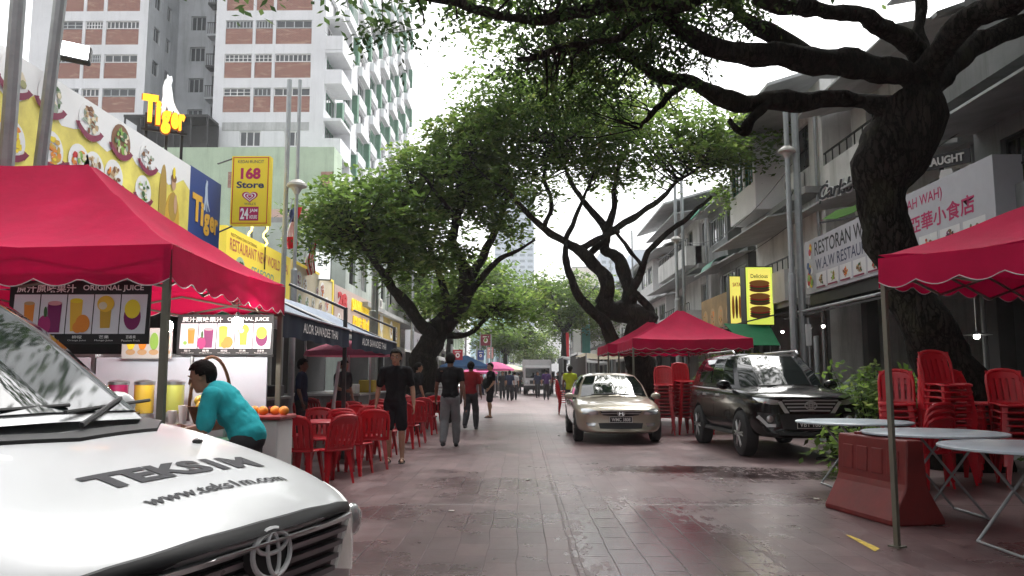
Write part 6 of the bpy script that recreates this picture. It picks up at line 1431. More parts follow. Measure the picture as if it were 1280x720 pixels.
# ---------- parked motorcycle by the stalls
def motorcycle(label, x, y, rz, c):
    e = empty('motorcycle', label, 'motorcycle')
    for yy in (-.6, .6):
        q = MB(RUBBER).lathe([(.2, -.04), (.27, -.05), (.29, 0), (.27, .05), (.2, .04), (.2, -.04)], (0, yy, .29), 24, 'x').m(RIM).lathe([(.2, -.02), (.2, .02), (.18, .02), (.18, -.02), (.2, -.02)], (0, yy, .29), 20, 'x')
        for k in range(6): q.tube([(0, yy, .29), (0, yy + .19 * math.cos(k * 1.047), .29 + .19 * math.sin(k * 1.047))], .01, 5)
        q.build('wheel', None, e, smooth=40)
    b = MB(c); b.tube([(0, -.38, .85), (0, -.28, .55), (0, .0, .42), (0, .35, .5), (0, .75, .72)], [.09, .13, .12, .12, .05], 12); b.build('body', None, e, smooth=1)
    MB(BPLAST).tube([(0, .02, .72), (0, .3, .77), (0, .7, .8)], [.07, .12, .08], 10).build('seat', None, e, smooth=1)
    MB(STEEL).tube([(-.3, -.28, 1.0), (-.08, -.38, .98), (.08, -.38, .98), (.3, -.28, 1.0)], .016, 8).tube([(0, -.38, .97), (0, -.6, .29)], .03, 8).build('handlebar', None, e, smooth=1)
    MB(LAMPG).ell((0, -.47, .88), (.08, .05, .07), 12, 8).build('headlight', None, e, smooth=1)
    MB(STEEL).tube([(.12, .0, .3), (.13, .7, .36)], [.03, .045], 10).build('exhaust', None, e, smooth=1)
    return move(e, (x, y, 0), R(rz))
motorcycle('dark motorcycle parked among the left stalls before the walking man', at(548, 505, 24).x, 24, 35, P_BLACK)
motorcycle('red motorcycle parked far left near the blue tent', at(571, 490, 41).x, 41, 20, paint('red motorcycle paint', (.3, .01, .01)))
# ================================================================ people
def skin(n, c): return mat(n, c, .55, var=.1, scale=8)
SK = [skin('warm brown skin', (.3, .16, .1)), skin('tan skin', (.4, .23, .15)), skin('deep brown skin', (.17, .085, .055))]
HAIR = mat('black hair', (.01, .008, .007), .8, var=.3, scale=30, bump=.6, bscale=80, spec=.15)
def fabric(n, c): return mat(n, c, .9, var=.14, scale=7, bump=.25, bscale=14, spec=.15)
def capsule(mb, pts, rad, flat_=None, n=12):
    pts = [Vector(p) for p in pts]
    mb.tube(pts, rad, n)
    for p, r in zip(pts, rad if hasattr(rad, '__len__') else [rad] * len(pts)): mb.ell(p, (r, r, r), n, 8)
def remeshed(mb, name, m, parent, vox, disp=0, sm=4):
    o = mb.build(name, m, parent)
    r = o.modifiers.new('r', 'REMESH'); r.mode = 'VOXEL'; r.voxel_size = vox; r.use_smooth_shade = True
    s = o.modifiers.new('s', 'SMOOTH'); s.factor = .5; s.iterations = sm
    if disp:
        t = bpy.data.textures.get('folds') or bpy.data.textures.new('folds', 'CLOUDS'); t.noise_scale = .13; t.noise_depth = 2
        d = o.modifiers.new('d', 'DISPLACE'); d.texture = t; d.strength = disp; d.mid_level = .5
    evaluated(o, name)
    o.data.materials.clear(); o.data.materials.append(m)
    o.data.polygons.foreach_set('use_smooth', [True] * len(o.data.polygons))
    return o
DEF = dict(pelvis=(0, 0, .95), waist=(0, .0, 1.12), chest=(0, -.0, 1.3), neck=(0, .015, 1.47), head=(0, -.02, 1.62),
           shL=(.185, .01, 1.42), elL=(.25, .03, 1.14), wrL=(.265, -.05, .9), shR=(-.185, .01, 1.42), elR=(-.25, .03, 1.14), wrR=(-.265, -.05, .9),
           hipL=(.09, 0, .92), knL=(.1, -.02, .5), anL=(.1, .02, .09), hipR=(-.09, 0, .92), knR=(-.1, -.02, .5), anR=(-.1, .02, .09))
def person(label, x, y, rz, pose=None, height=1.72, sk=1, top=None, bottom=None, shorts=True, sleeve=.75, shoes='sandal', vox=.014, bulk=1.0, fine=False, yaw=0, bald=False, cap=None, skirt=None, group=None):
    """faces -Y when rz = 0"""
    J = {k: Vector(v) for k, v in DEF.items()}
    for k, v in (pose or {}).items(): J[k] = Vector(v)
    e = empty('person', label, 'person', (0, 0, 0), 0, group); S = SK[sk]; b = MB(S); B = bulk
    def seg(mb, a, c, r0, r1, k=1.0): capsule(mb, [J[a], J[a].lerp(J[c], .3), J[a].lerp(J[c], .65), J[c]], [r0 * k, (r0 * 1.02) * k, (r0 * .45 + r1 * .6) * k, r1 * k])
    def torso(mb, k=1.0, lo=True):
        up = (J['chest'] - J['waist']).normalized(); sx = (J['shL'] - J['shR']); sx.normalize()
        fw = up.cross(sx).normalized(); rot = Matrix((sx, -fw, up)).transposed()
        mb.ell(J['chest'] + up * .03, (.165 * k * B, .112 * k * B, .17 * k), 16, 12, rot); mb.ell(J['waist'], (.14 * k * B, .105 * k * B * (1.05 if B > 1 else 1), .16 * k), 16, 12, rot)
        mb.ell(J['pelvis'], (.158 * k * B, .115 * k * B, .14 * k), 16, 12)
        mb.ell(J['chest'].lerp(J['waist'], .5), (.15 * k * B, .108 * k * B, .16 * k), 16, 12, rot)
        mb.ell(J['pelvis'].lerp(J['waist'], .5), (.145 * k * B, .11 * k * B, .15 * k), 16, 12)
        capsule(mb, [J['shL'], J['neck'] - Vector((0, 0, .05)), J['shR']], [.062 * k, .075 * k, .062 * k])
    torso(b)
    capsule(b, [J['neck'] - Vector((0, 0, .04)), J['head'] - (J['head'] - J['neck']) * .2], [.062, .054])
    for s in 'LR':
        seg(b, 'sh' + s, 'el' + s, .05 * B, .039 * B); seg(b, 'el' + s, 'wr' + s, .039 * B, .026)
        seg(b, 'hip' + s, 'kn' + s, .082 * B, .054 * B); seg(b, 'kn' + s, 'an' + s, .052 * B, .034)
        # calf
        d = (J['an' + s] - J['kn' + s]); b.ell(J['kn' + s] + d * .3 + Vector((0, .015, 0)), (.05 * B, .056 * B, .12), 10, 8)
        # foot
        a = J['an' + s]; capsule(b, [a + Vector((0, .025, -.045)), a + Vector((0, -.06, -.05)), a + Vector((0, -.15, -.066))], [.036, .036, .022])
        # hand: palm, four curled fingers, thumb off the side
        w_ = J['wr' + s]; d = (w_ - J['el' + s]).normalized(); sd = Vector((0, -1, 0)) if abs(d.y) < .8 else Vector((0, 0, 1)); sd = (sd - d * sd.dot(d)).normalized(); ins = d.cross(sd) * (1 if s == 'L' else -1)
        if ins.dot(Vector((-1 if s == 'L' else 1, 0, 0))) < 0: ins = -ins
        rot = Matrix((sd, ins, d)).transposed(); b.ell(w_ + d * .045, (.04, .017, .052), 10, 8, rot)
        for i, (o_, l_) in enumerate(((.028, .07), (.01, .08), (-.009, .075), (-.027, .058))):
            p = w_ + d * .085 + sd * o_; capsule(b, [p, p + d * l_ * .5 + ins * .008, p + d * l_ * .85 + ins * .03], [.0088, .0082, .007], n=8)
        p = w_ + d * .03 + sd * .032; capsule(b, [p, p + d * .035 + sd * .022 + ins * .008, p + d * .06 + sd * .026 + ins * .018], [.0105, .0095, .008], n=8)
    # head
    H = J['head']; hr = Matrix.Rotation(R(yaw), 3, 'Z')
    ax = (H - J['neck']); tilt = Vector((0, 0, 1)).rotation_difference((ax + Vector((0, 0, .25))).normalized()).to_matrix(); hr = tilt @ hr
    h = lambda *p: H + hr @ Vector(p)
    b.ell(h(0, .01, .03), (.076, .095, .1), 16, 14, hr); b.ell(h(0, -.02, -.045), (.06, .068, .072), 14, 10, hr); b.ell(h(0, -.052, -.09), (.03, .028, .025), 10, 8, hr)
    capsule(b, [h(0, -.09, .025), h(0, -.108, -.012)], [.009, .015], n=8); b.ell(h(0, -.084, .04), (.045, .012, .01), 10, 6, hr)
    for s in (-1, 1): b.ell(h(s * .078, .012, .0), (.012, .02, .032), 8, 8, hr)
    b.ell(h(0, -.083, -.052), (.024, .012, .008), 8, 6, hr)
    body = remeshed(b, 'body', S, e, vox if not fine else .0075, sm=3)
    # eyes, brows, mouth
    if fine or vox < .016:
        for s in (-1, 1):
            q = MB(flat('eye white', (.6, .58, .55))).ell(h(s * .031, -.078, .018), (.015, .012, .0085), 10, 8, hr).m(SBLK).ell(h(s * .031, -.086, .018), (.0075, .006, .0075), 8, 6, hr); q.build('eye', None, e, smooth=1)
        q = MB(HAIR)
        for s in (-1, 1): q.tube([h(s * .013, -.095, .042), h(s * .03, -.093, .047), h(s * .05, -.08, .042)], .0045, 6)
        q.build('eyebrow', None, e)
        MB(mat('lips', (.26, .1, .08), .5)).ell(h(0, -.092, -.052), (.022, .008, .007), 10, 6, hr).build('mouth', None, e, smooth=1)
    # hair
    q = MB(HAIR); nu, nv = 28, 18; vs = []; keep = []
    for i in range(nv + 1):
        for j in range(nu):
            ph = math.pi * i / nv; th = 2 * math.pi * j / nu
            p = Vector((.086 * math.sin(ph) * math.cos(th), .106 * math.sin(ph) * math.sin(th) + .014, .109 * math.cos(ph) + .032))
            p += p.normalized() * (.006 * noise.noise(p * 40))
            vs.append(h(*p)); keep.append((p.z > .075 + .2 * (-p.y - .07) if p.y < -.03 else p.z > -.045 - (p.y) * .25 + (.06 if abs(p.x) > .066 and p.y < .04 else 0)))
    fs = [(i * nu + j, i * nu + (j + 1) % nu, (i + 1) * nu + (j + 1) % nu, (i + 1) * nu + j) for i in range(nv) for j in range(nu)]
    q.add(vs, [f for f in fs if all(keep[k] for k in f)]); 
    ho = q.build('hair', None, e, smooth=1); md = ho.modifiers.new('s', 'SOLIDIFY'); md.thickness = .012; md.offset = -1; evaluated(ho, 'hair')
    # clothes
    cv = .013 if vox < .02 else .02
    sh = MB(top); torso(sh, 1.11); sh.ell(J['pelvis'] + Vector((0, 0, .02)), (.175 * B, .135 * B, .12), 16, 10)
    for s in 'LR':
        a, c = J['sh' + s], J['el' + s]; capsule(sh, [a, a.lerp(c, sleeve * .5), a.lerp(c, sleeve)], [.074 * B, .07 * B, .066 * B])
    remeshed(sh, 'shirt', top, e, cv, .034)
    bt = MB(bottom); bt.ell(J['pelvis'] - Vector((0, 0, .03)), (.168 * B, .128 * B, .13), 16, 10)
    for s in 'LR':
        a, k_, n_ = J['hip' + s], J['kn' + s], J['an' + s]
        if shorts: capsule(bt, [a, a.lerp(k_, .5), a.lerp(k_, .86)], [.098 * B, .092 * B, .09 * B])
        else: capsule(bt, [a, a.lerp(k_, .5), k_, k_.lerp(n_, .5), n_ + Vector((0, 0, .02))], [.098 * B, .095 * B, .09 * B, .084, .066])
    remeshed(bt, 'shorts' if shorts else 'trousers', bottom, e, cv, .026)
    if skirt: pass
    for s in 'LR':
        a = J['an' + s]; q = MB(BPLAST)
        if shoes == 'sandal':
            q.prism([(a.x - .042, a.y + .07, a.z - .093), (a.x + .042, a.y + .07, a.z - .093), (a.x + .05, a.y - .1, a.z - .093), (a.x + .03, a.y - .185, a.z - .093), (a.x - .03, a.y - .185, a.z - .093), (a.x - .05, a.y - .1, a.z - .093)], (0, 0, .016))
            q.tube([a + Vector((-.045, -.05, -.07)), a + Vector((-.02, -.09, -.028)), a + Vector((.02, -.09, -.028)), a + Vector((.045, -.05, -.07))], .009, 6); q.build('sandal', None, e)
        else:
            capsule(q, [a + Vector((0, .03, -.05)), a + Vector((0, -.06, -.05)), a + Vector((0, -.16, -.062))], [.045, .044, .03]); remeshed(q, 'shoe', BPLAST, e, .012)
    e.scale = (height / 1.74,) * 3
    move(e, (x, y, 0), R(rz)); return e
BLK = fabric('black cotton', (.012, .012, .014)); DSH = fabric('black shorts cloth', (.014, .014, .018)); JEAN = fabric('grey faded jeans', (.2, .21, .22)); TURQ = fabric('turquoise cotton', (.04, .5, .56)); MRED = fabric('dark red cotton', (.22, .015, .02)); NAV = fabric('navy cotton', (.03, .04, .08)); PUR = fabric('purple cotton', (.07, .03, .13)); WHT = fabric('white cotton', (.5, .5, .5)); LIM = fabric('lime cotton', (.5, .6, .05)); DGR = fabric('dark grey cloth', (.05, .05, .055))
p = gp(493, 578)
person('man in black t-shirt and black shorts standing by the red chairs, facing the viewer', p.x, p.y, 4, dict(wrL=(.29, -.03, .89), elL=(.265, .03, 1.14), wrR=(-.3, -.0, .9), elR=(-.27, .04, 1.14), anL=(.12, -.05, .09), knL=(.11, -.05, .5)), 1.76, 1, BLK, DSH, True, .7, 'sandal', fine=True, yaw=-6)
p = gp(562, 559)
person('man in black t-shirt and grey jeans walking away from the viewer', p.x, p.y, 176, dict(anL=(.1, .16, .12), knL=(.1, -.0, .5), anR=(-.1, -.16, .09), knR=(-.1, -.13, .5), wrL=(.29, -.12, .92), elL=(.255, .01, 1.15), wrR=(-.29, .1, .9), elR=(-.25, .08, 1.15)), 1.78, 2, BLK, JEAN, False, .6, 'shoe', fine=True)
p = gp(578, 545)
person('person in dark red t-shirt half hidden behind the walking man in jeans', p.x + .05, p.y + 2.2, 170, dict(anL=(.1, .2, .14), anR=(-.1, -.2, .09), knR=(-.1, -.16, .5)), 1.72, 2, MRED, DGR, False, .7, 'shoe')
p = gp(613, 522)
mb_ = person('man in black shirt and shorts with a bag, standing in the street facing left', p.x, p.y, -68, dict(wrR=(-.2, -.22, 1.12), elR=(-.24, .02, 1.16), wrL=(.22, -.12, .95), anL=(.14, -.06, .09), knL=(.12, -.06, .5)), 1.8, 1, BLK, DSH, True, .7, 'sandal', yaw=10)
bg_ = MB(fabric('black bag cloth', (.02, .022, .022))); bg_.ell((p.x - .16, p.y - .14, 1.12), (.11, .2, .19), 14, 10); bg_.tube([(p.x - .16, p.y - .18, 1.25), (p.x + .02, p.y - .12, 1.5), (p.x + .16, p.y + .02, 1.3)], .014, 6)
tag(bg_.build('shoulder_bag', smooth=1), 'black bag hanging before the chest of the standing man facing left', 'bag')
far = [(637, 501, 'far person in navy top walking away right of standing man', NAV, DGR, False, 178, 1.72), (643, 500, 'far person in pale top beside the navy clad walker', WHT, DGR, False, 185, 1.68), (683, 500, 'person in purple top walking before the white lorry', PUR, DGR, False, 175, 1.8), (628, 499, 'far slim person in dark clothes behind the standing man', DGR, DGR, False, 0, 1.7), (602, 494, 'far person in dark red shirt under the blue tent', MRED, NAV, False, 90, 1.66), (592, 496, 'far person in white shirt beside the blue tent', WHT, NAV, False, 200, 1.66),
       (672, 497, 'far person in dark blue close to the purple clad walker', NAV, DGR, False, 10, 1.7), (697, 494, 'far person in grey right of the purple clad walker', DGR, DGR, False, 5, 1.7), (704, 498, 'far person in white near the right hand stalls', WHT, NAV, False, 90, 1.66)]
for px, py, lb_, t_, b_, sh_, rz_, ht in far:
    p = gp(px, py); person(lb_, p.x, p.y, rz_, dict(anL=(.1, .12, .11), anR=(-.1, -.14, .09), knR=(-.1, -.1, .5)), ht, 1, t_, b_, sh_, .7, 'shoe', vox=.022)
for i, (px, py, t_, tx) in enumerate(((609, 493, WHT, 'tiny far person in white left of the standing man'), (620, 492, NAV, 'tiny far person in navy behind the standing man'), (649, 492, DGR, 'tiny far person in grey before the green lorry'), (658, 493, WHT, 'tiny far person in white left of the white lorry'), (690, 492, MRED, 'tiny far person in red right of the white lorry'), (668, 491, DGR, 'tiny far person in dark clothes in front of the lorry cab'), (585, 492, MRED, 'tiny far person in red left of blue tent post'), (711, 496, PUR, 'tiny far person in purple near cream stall'))):
    p = gp(px, py); person(tx, p.x, p.y, i * 77, None, 1.68, 1, t_, DGR, False, .7, 'shoe', vox=.03)
p = gp(713, 520); person('person in lime yellow vest left of the silver car', p.x, p.y, 160, None, 1.72, 2, LIM, DGR, False, .4, 'shoe', vox=.02)
# stall workers in the shade, left
p = at(447, 480, 17.0); person('stall worker in dark shirt with pale bag in the shade under umbrella', p.x - .3, 17.0, 60, dict(wrR=(-.2, -.25, 1.1), elR=(-.25, -.02, 1.15)), 1.68, 1, DGR, DGR, False, .7, 'shoe', vox=.018)
p = at(536, 490, 21.5); person('stall worker in dark shirt behind man in black shorts', p.x - .1, 20.0, 120, None, 1.68, 1, BLK, DGR, False, .7, 'shoe', vox=.018)
p = at(402, 490, 14.5); person('stall worker in navy shirt at the dark food stall', p.x - .5, 15.0, 100, None, 1.66, 2, NAV, DGR, False, .7, 'shoe', vox=.018)
# turquoise man bending over the juice counter
person('man in turquoise t-shirt bending over the juice stall behind the taxi', -2.2, 6.35, -88,
       dict(pelvis=(.0, .06, .92), waist=(0, .0, 1.04), chest=(0, -.12, 1.18), neck=(0, -.23, 1.31), head=(0, -.33, 1.39), shL=(.19, -.18, 1.25), shR=(-.19, -.18, 1.25), elL=(.27, -.2, .99), wrL=(.2, -.45, .95), elR=(-.27, -.22, 1.0), wrR=(-.18, -.48, .96), hipL=(.1, .06, .88), hipR=(-.1, .06, .88), knL=(.1, .04, .5), knR=(-.1, .04, .5)),
       1.66, 1, TURQ, DGR, False, .85, 'shoe', fine=True, bulk=1.1)
# ================================================================ vegetation
def barkmat(name, c):
    m = bpy.data.materials.new(name); m.use_nodes = True; L = m.node_tree.links.new; b = m.node_tree.nodes['Principled BSDF']; b.inputs['Roughness'].default_value = .95; b.inputs['Specular IOR Level'].default_value = .15
    tc = N(m, 'ShaderNodeTexCoord'); mp = N(m, 'ShaderNodeMapping'); mp.inputs['Scale'].default_value = (1, 1, .3); L(tc.outputs['Object'], mp.inputs[0])
    v = N(m, 'ShaderNodeTexVoronoi'); v.feature = 'DISTANCE_TO_EDGE'; v.inputs['Scale'].default_value = 11; n = N(m, 'ShaderNodeTexNoise'); n.inputs['Scale'].default_value = 5; n.inputs['Detail'].default_value = 10; n.inputs['Roughness'].default_value = .7
    ad = N(m, 'ShaderNodeVectorMath'); ad.operation = 'MULTIPLY_ADD'; ad.inputs[1].default_value = (.35, .35, .35); L(mp.outputs[0], n.inputs['Vector']); L(n.outputs['Color'], ad.inputs[0]); L(mp.outputs[0], ad.inputs[2]); L(ad.outputs[0], v.inputs['Vector'])
    r = N(m, 'ShaderNodeMapRange'); r.inputs['From Max'].default_value = .12; L(v.outputs['Distance'], r.inputs[0]); mu = N(m, 'ShaderNodeMath'); mu.operation = 'MULTIPLY'; L(r.outputs[0], mu.inputs[0]); L(n.outputs['Fac'], mu.inputs[1])
    cr = N(m, 'ShaderNodeValToRGB'); e = cr.color_ramp.elements; e[0].position = .1; e[0].color = (*[x * .3 for x in c], 1); e[1].position = .65; e[1].color = (*[x * 1.7 for x in c], 1); k = e.new(.5); k.color = (*c, 1); L(mu.outputs[0], cr.inputs[0])
    n2 = N(m, 'ShaderNodeTexNoise'); n2.inputs['Scale'].default_value = 1.4; n2.inputs['Detail'].default_value = 6; L(tc.outputs['Object'], n2.inputs['Vector']); r2 = N(m, 'ShaderNodeMapRange'); r2.inputs['From Min'].default_value = .55; r2.inputs['From Max'].default_value = .7; r2.inputs['To Max'].default_value = .55; L(n2.outputs['Fac'], r2.inputs[0])
    mx = N(m, 'ShaderNodeMix'); mx.data_type = 'RGBA'; L(r2.outputs[0], mx.inputs['Factor']); L(cr.outputs[0], mx.inputs['A']); mx.inputs['B'].default_value = (c[0] * 1.8, c[1] * 2.2, c[2] * 1.5, 1); L(mx.outputs['Result'], b.inputs['Base Color'])
    bp = N(m, 'ShaderNodeBump'); bp.inputs['Strength'].default_value = 1; bp.inputs['Distance'].default_value = .06; L(mu.outputs[0], bp.inputs['Height']); L(bp.outputs[0], b.inputs['Normal']); return m
BARK = barkmat('furrowed dark bark', (.03, .025, .021))
BARK2 = barkmat('furrowed brown bark', (.03, .025, .021))
def leafmat(n, c0, c1, c2, tl=.35):
    m = bpy.data.materials.new(n); m.use_nodes = True; L = m.node_tree.links.new; b = m.node_tree.nodes['Principled BSDF']
    b.inputs['Roughness'].default_value = .7; b.inputs['Specular IOR Level'].default_value = .12
    at_ = N(m, 'ShaderNodeAttribute'); at_.attribute_name = 'tone'
    r = N(m, 'ShaderNodeValToRGB'); e = r.color_ramp.elements; e[0].position = .0; e[0].color = (*c0, 1); e[1].position = 1; e[1].color = (*c2, 1); k = e.new(.55); k.color = (*c1, 1)
    L(at_.outputs['Fac'], r.inputs[0]); L(r.outputs[0], b.inputs['Base Color'])
    t = N(m, 'ShaderNodeBsdfTranslucent'); hs = N(m, 'ShaderNodeHueSaturation'); hs.inputs['Value'].default_value = 1.6; hs.inputs['Hue'].default_value = .485; L(r.outputs[0], hs.inputs['Color']); L(hs.outputs[0], t.inputs[0])
    ms = N(m, 'ShaderNodeMixShader'); ms.inputs[0].default_value = tl; L(b.outputs[0], ms.inputs[1]); L(t.outputs[0], ms.inputs[2]); L(ms.outputs[0], m.node_tree.nodes['Material Output'].inputs[0])
    return m
LEAF = leafmat('rain tree leaves', (.045, .085, .018), (.085, .155, .032), (.165, .22, .06), .58); LEAF2 = leafmat('dark tree leaves', (.018, .036, .012), (.035, .07, .02), (.075, .12, .032), .4)
def leaves(name, clumps, size, per, m, parent, seed=1, droop=0, flat_=.55):
    """a crown of leaf-sized blades gathered in sprays round the clump centres (x, y, z, radius)"""
    rnd = random.Random(seed); vs = []; fs = []; tone = []
    for cx, cy, cz, cr in clumps:
        ct = rnd.gauss(.45, .26)
        n = int(per * rnd.uniform(.6, 1.3)); ns = max(2, n // 9)
        for _ in range(ns):
            # a twig spray: a line of leaflets
            th = rnd.uniform(0, 6.283); q = cr * rnd.random() ** .5
            px, py, pz = cx + q * math.cos(th), cy + q * math.sin(th), cz + rnd.gauss(0, cr * flat_ * .5) - (q / cr) ** 2 * cr * .25
            dx, dy, dz = math.cos(th + rnd.gauss(0, .9)), math.sin(th + rnd.gauss(0, .9)), rnd.gauss(-.1 - droop, .35)
            st = size * .62
            for i in range(9):
                a = px + dx * st * i * .6; b = py + dy * st * i * .6; c = pz + dz * st * i * .6 - .02 * size * i * i
                s = size * rnd.uniform(.7, 1.25)
                u = Vector((-dy, dx, rnd.gauss(0, .25))) * (1 if i % 2 else -1) + Vector((dx, dy, dz)) * .5 + Vector((rnd.gauss(0, .3), rnd.gauss(0, .3), rnd.gauss(-droop, .3)))
                u.normalize(); nrm = Vector((rnd.gauss(0, .45), rnd.gauss(0, .45), 1)); v = nrm.cross(u); v.normalize()
                p = Vector((a, b, c)); k = len(vs)
                vs += [p[:], (p + u * s * .5 + v * s * .26)[:], (p + u * s)[:], (p + u * s * .5 - v * s * .26)[:]]
                fs.append((k, k + 1, k + 2, k + 3)); t = min(1, max(0, ct + rnd.gauss(0, .13))); tone.append(t)
    mb = MB(m); mb.v = vs; mb.f = fs; mb.mi = [0] * len(fs)
    o = mb.build(name, None, parent); a = o.data.attributes.new('tone', 'FLOAT', 'FACE'); a.data.foreach_set('value', tone); return o
def limb_px(pts, Y0, dY, r0, r1):
    """a limb measured in the photo: pixel path, depth from Y0 over dY, radii in metres"""
    n = len(pts); out = []
    for i, p in enumerate(pts):
        t = i / max(1, n - 1); out.append(at(p[0], p[1], Y0 + dY * t))
    return smooth_path(out, r0 if hasattr(r0, '__len__') else [r0 + (r1 - r0) * (i / max(1, n - 1)) for i in range(n)])
def smooth_path(pts, rad, k=6):
    P = []; Q = []
    for i in range(len(pts) - 1):
        p0, p1, p2, p3 = pts[max(i - 1, 0)], pts[i], pts[i + 1], pts[min(i + 2, len(pts) - 1)]
        for j in range(k):
            t = j / k; t2, t3 = t * t, t * t * t
            P.append(.5 * ((2 * p1) + (-p0 + p2) * t + (2 * p0 - 5 * p1 + 4 * p2 - p3) * t2 + (-p0 + 3 * p1 - 3 * p2 + p3) * t3)); Q.append(rad[i] * (1 - t) + rad[i + 1] * t)
    P.append(pts[-1]); Q.append(rad[-1])
    return [p + Vector((noise.noise(p * 1.7), noise.noise(p * 1.7 + Vector((9, 0, 0))), 0)) * q * .35 for p, q in zip(P, Q)], [q * (1 + .16 * noise.noise(p * 2.5)) for p, q in zip(P, Q)]
def fill(ells, n, rnd, shell=.35):
    out = []; tot = sum(e[3] * e[4] * e[5] for e in ells)
    for e in ells:
        k = int(n * e[3] * e[4] * e[5] / tot) + 1
        for _ in range(k):
            while 1:
                v = Vector((rnd.uniform(-1, 1), rnd.uniform(-1, 1), rnd.uniform(-1, 1)))
                if shell < v.length < 1: break
            out.append((e[0] + v.x * e[3], e[1] + v.y * e[4], e[2] + v.z * e[5]))
    return out
def tree(label, limbs, ells, n, leaf, per, cr, lm=None, seed=1, bark=None, twig=.035, droop=0, extra=(), shell=.3, hollow=None, rough=.05):
    rnd = random.Random(seed); base = limbs[0][0][0]; e = empty('tree', label, 'tree', (base.x, base.y, 0), 0)
    tr = MB(bark or BARK2)
    allp = []
    for P, Q in limbs:
        tr.tube(P, Q, 26 if Q[0] > .3 else 14 if Q[0] > .15 else 8); allp += [(p, q) for p, q in zip(P, Q) if q < .2]
    for i, v in enumerate(tr.v):
        p = Vector(v); tr.v[i] = tuple(p + noise.noise_vector(p * 2.1) * rough + noise.noise_vector(p * 6.5) * rough * .35)
    tr.build('trunk', None, e, smooth=1)
    cl = fill(ells, n, rnd, shell)
    if hollow: cl = [c for c in cl if not hollow(c)]
    cl += list(extra)
    tw = MB(bark or BARK2)
    zs = min(ell[2] - ell[5] for ell in ells)
    for c in cl:
        c = Vector(c[:3]); best = min(allp, key=lambda a: (a[0] - c).length + max(0, a[0].z - c.z) * .5); d = (c - best[0])
        if d.length > 3.4: continue
        mid = best[0] + d * .5 + Vector((rnd.gauss(0, .12), rnd.gauss(0, .12), -.1 * d.length + rnd.gauss(0, .1)))
        r = min(best[1] * .6, twig * (.5 + .25 * d.length))
        P, Q = smooth_path([best[0], mid, c], [r, r * .6, r * .2], 3); tw.tube(P, Q, 5, cap=False)
    tw.build('twigs', None, e, smooth=1)
    leaves('crown', [(c[0], c[1], c[2], cr * rnd.uniform(.65, 1.35)) for c in cl], leaf, per, lm or LEAF, e, seed, droop)
    return e
def E(px, py, Y, rx, rz, ry=None):
    c = at(px, py, Y); k = Y / 1000; return (c.x, Y, c.z, rx * k, (ry if ry else rx * k * .9), rz * k)

# left leaning tree
L = [limb_px([(526, 470), (530, 440), (545, 418), (565, 395), (580, 370)], 27.5, .5, .5, .32)]
L[0][0].insert(0, Vector((L[0][0][0].x - .15, 27.4, -.1))); L[0][1].insert(0, .62)
L += [limb_px([(578, 372), (583, 345), (577, 325), (565, 303), (570, 275), (578, 250), (570, 215)], 28, -2, .26, .07), limb_px([(580, 362), (600, 328), (618, 290), (632, 255), (640, 220)], 28, 2, .2, .05), limb_px([(566, 395), (600, 350), (622, 325), (645, 315), (668, 300)], 27.8, 1, .15, .04),
      limb_px([(540, 420), (510, 385), (485, 350), (462, 318), (445, 290)], 27.5, -3, .24, .06), limb_px([(485, 350), (490, 310), (500, 270), (515, 235)], 26.5, -1, .12, .04), limb_px([(560, 400), (555, 360), (540, 320), (530, 280)], 27.5, -1, .16, .05), limb_px([(548, 415), (580, 420), (600, 405), (618, 385)], 27.5, 2, .14, .04), limb_px([(570, 275), (545, 240), (525, 215)], 26, -2, .09, .03)]
tree('broad green tree on the left leaning over the stalls beside the tower', L,
     [E(560, 225, 27, 85, 45), E(470, 265, 25.5, 85, 50), E(425, 270, 25, 50, 45), E(515, 305, 26, 58, 42), E(590, 180, 27.5, 60, 50), E(630, 260, 29, 35, 50), E(560, 372, 28, 42, 22), E(498, 322, 26.5, 42, 22), E(640, 375, 31, 35, 30), E(600, 370, 30, 50, 22)], 520, .22, 70, .5, seed=3, hollow=lambda c: False)
# forked tree on the right
L = [limb_px([(800, 470), (797, 445), (795, 425), (800, 402), (785, 390), (765, 388), (752, 376)], 27.2, .3, .5, .33)]
L[0][0].insert(0, Vector((L[0][0][0].x, 27.2, -.1))); L[0][1].insert(0, .6)
L += [limb_px([(752, 380), (760, 366), (756, 347), (741, 330), (722, 312), (705, 302), (680, 285), (655, 262), (630, 235)], 27.5, -1.5, .3, .06),
      limb_px([(786, 392), (787, 360), (777, 330), (768, 318), (757, 312), (757, 288), (745, 270), (732, 255), (718, 235), (705, 205)], 27.3, 1, .28, .06), limb_px([(757, 290), (766, 265), (768, 235), (775, 205), (790, 170)], 27.6, 1.5, .15, .04), limb_px([(755, 296), (778, 280), (801, 266), (830, 245), (850, 225), (880, 205)], 27.5, -1.5, .15, .04),
      limb_px([(785, 372), (796, 352), (804, 335), (810, 314), (834, 292), (862, 270), (890, 245)], 27.2, -2, .16, .05), limb_px([(803, 333), (788, 313), (768, 288)], 27, -.5, .09, .06), limb_px([(722, 312), (740, 304), (755, 294), (775, 288)], 27, -.4, .13, .09), limb_px([(741, 330), (738, 318), (757, 300)], 27.2, .2, .13, .1),
      limb_px([(768, 432), (760, 412), (750, 398), (732, 383), (719, 362), (709, 335), (705, 314), (709, 300)], 26.9, -.6, .24, .08), limb_px([(800, 400), (812, 390), (800, 372), (792, 362)], 27.2, -.2, .2, .1), limb_px([(820, 402), (808, 396), (795, 410)], 27, .2, .2, .3), limb_px([(680, 285), (690, 255), (680, 220), (690, 180)], 26, 1, .1, .04), limb_px([(705, 302), (720, 270), (735, 235)], 26.5, 1.5, .1, .04), limb_px([(630, 235), (600, 215), (585, 190)], 26, -.5, .06, .03)]
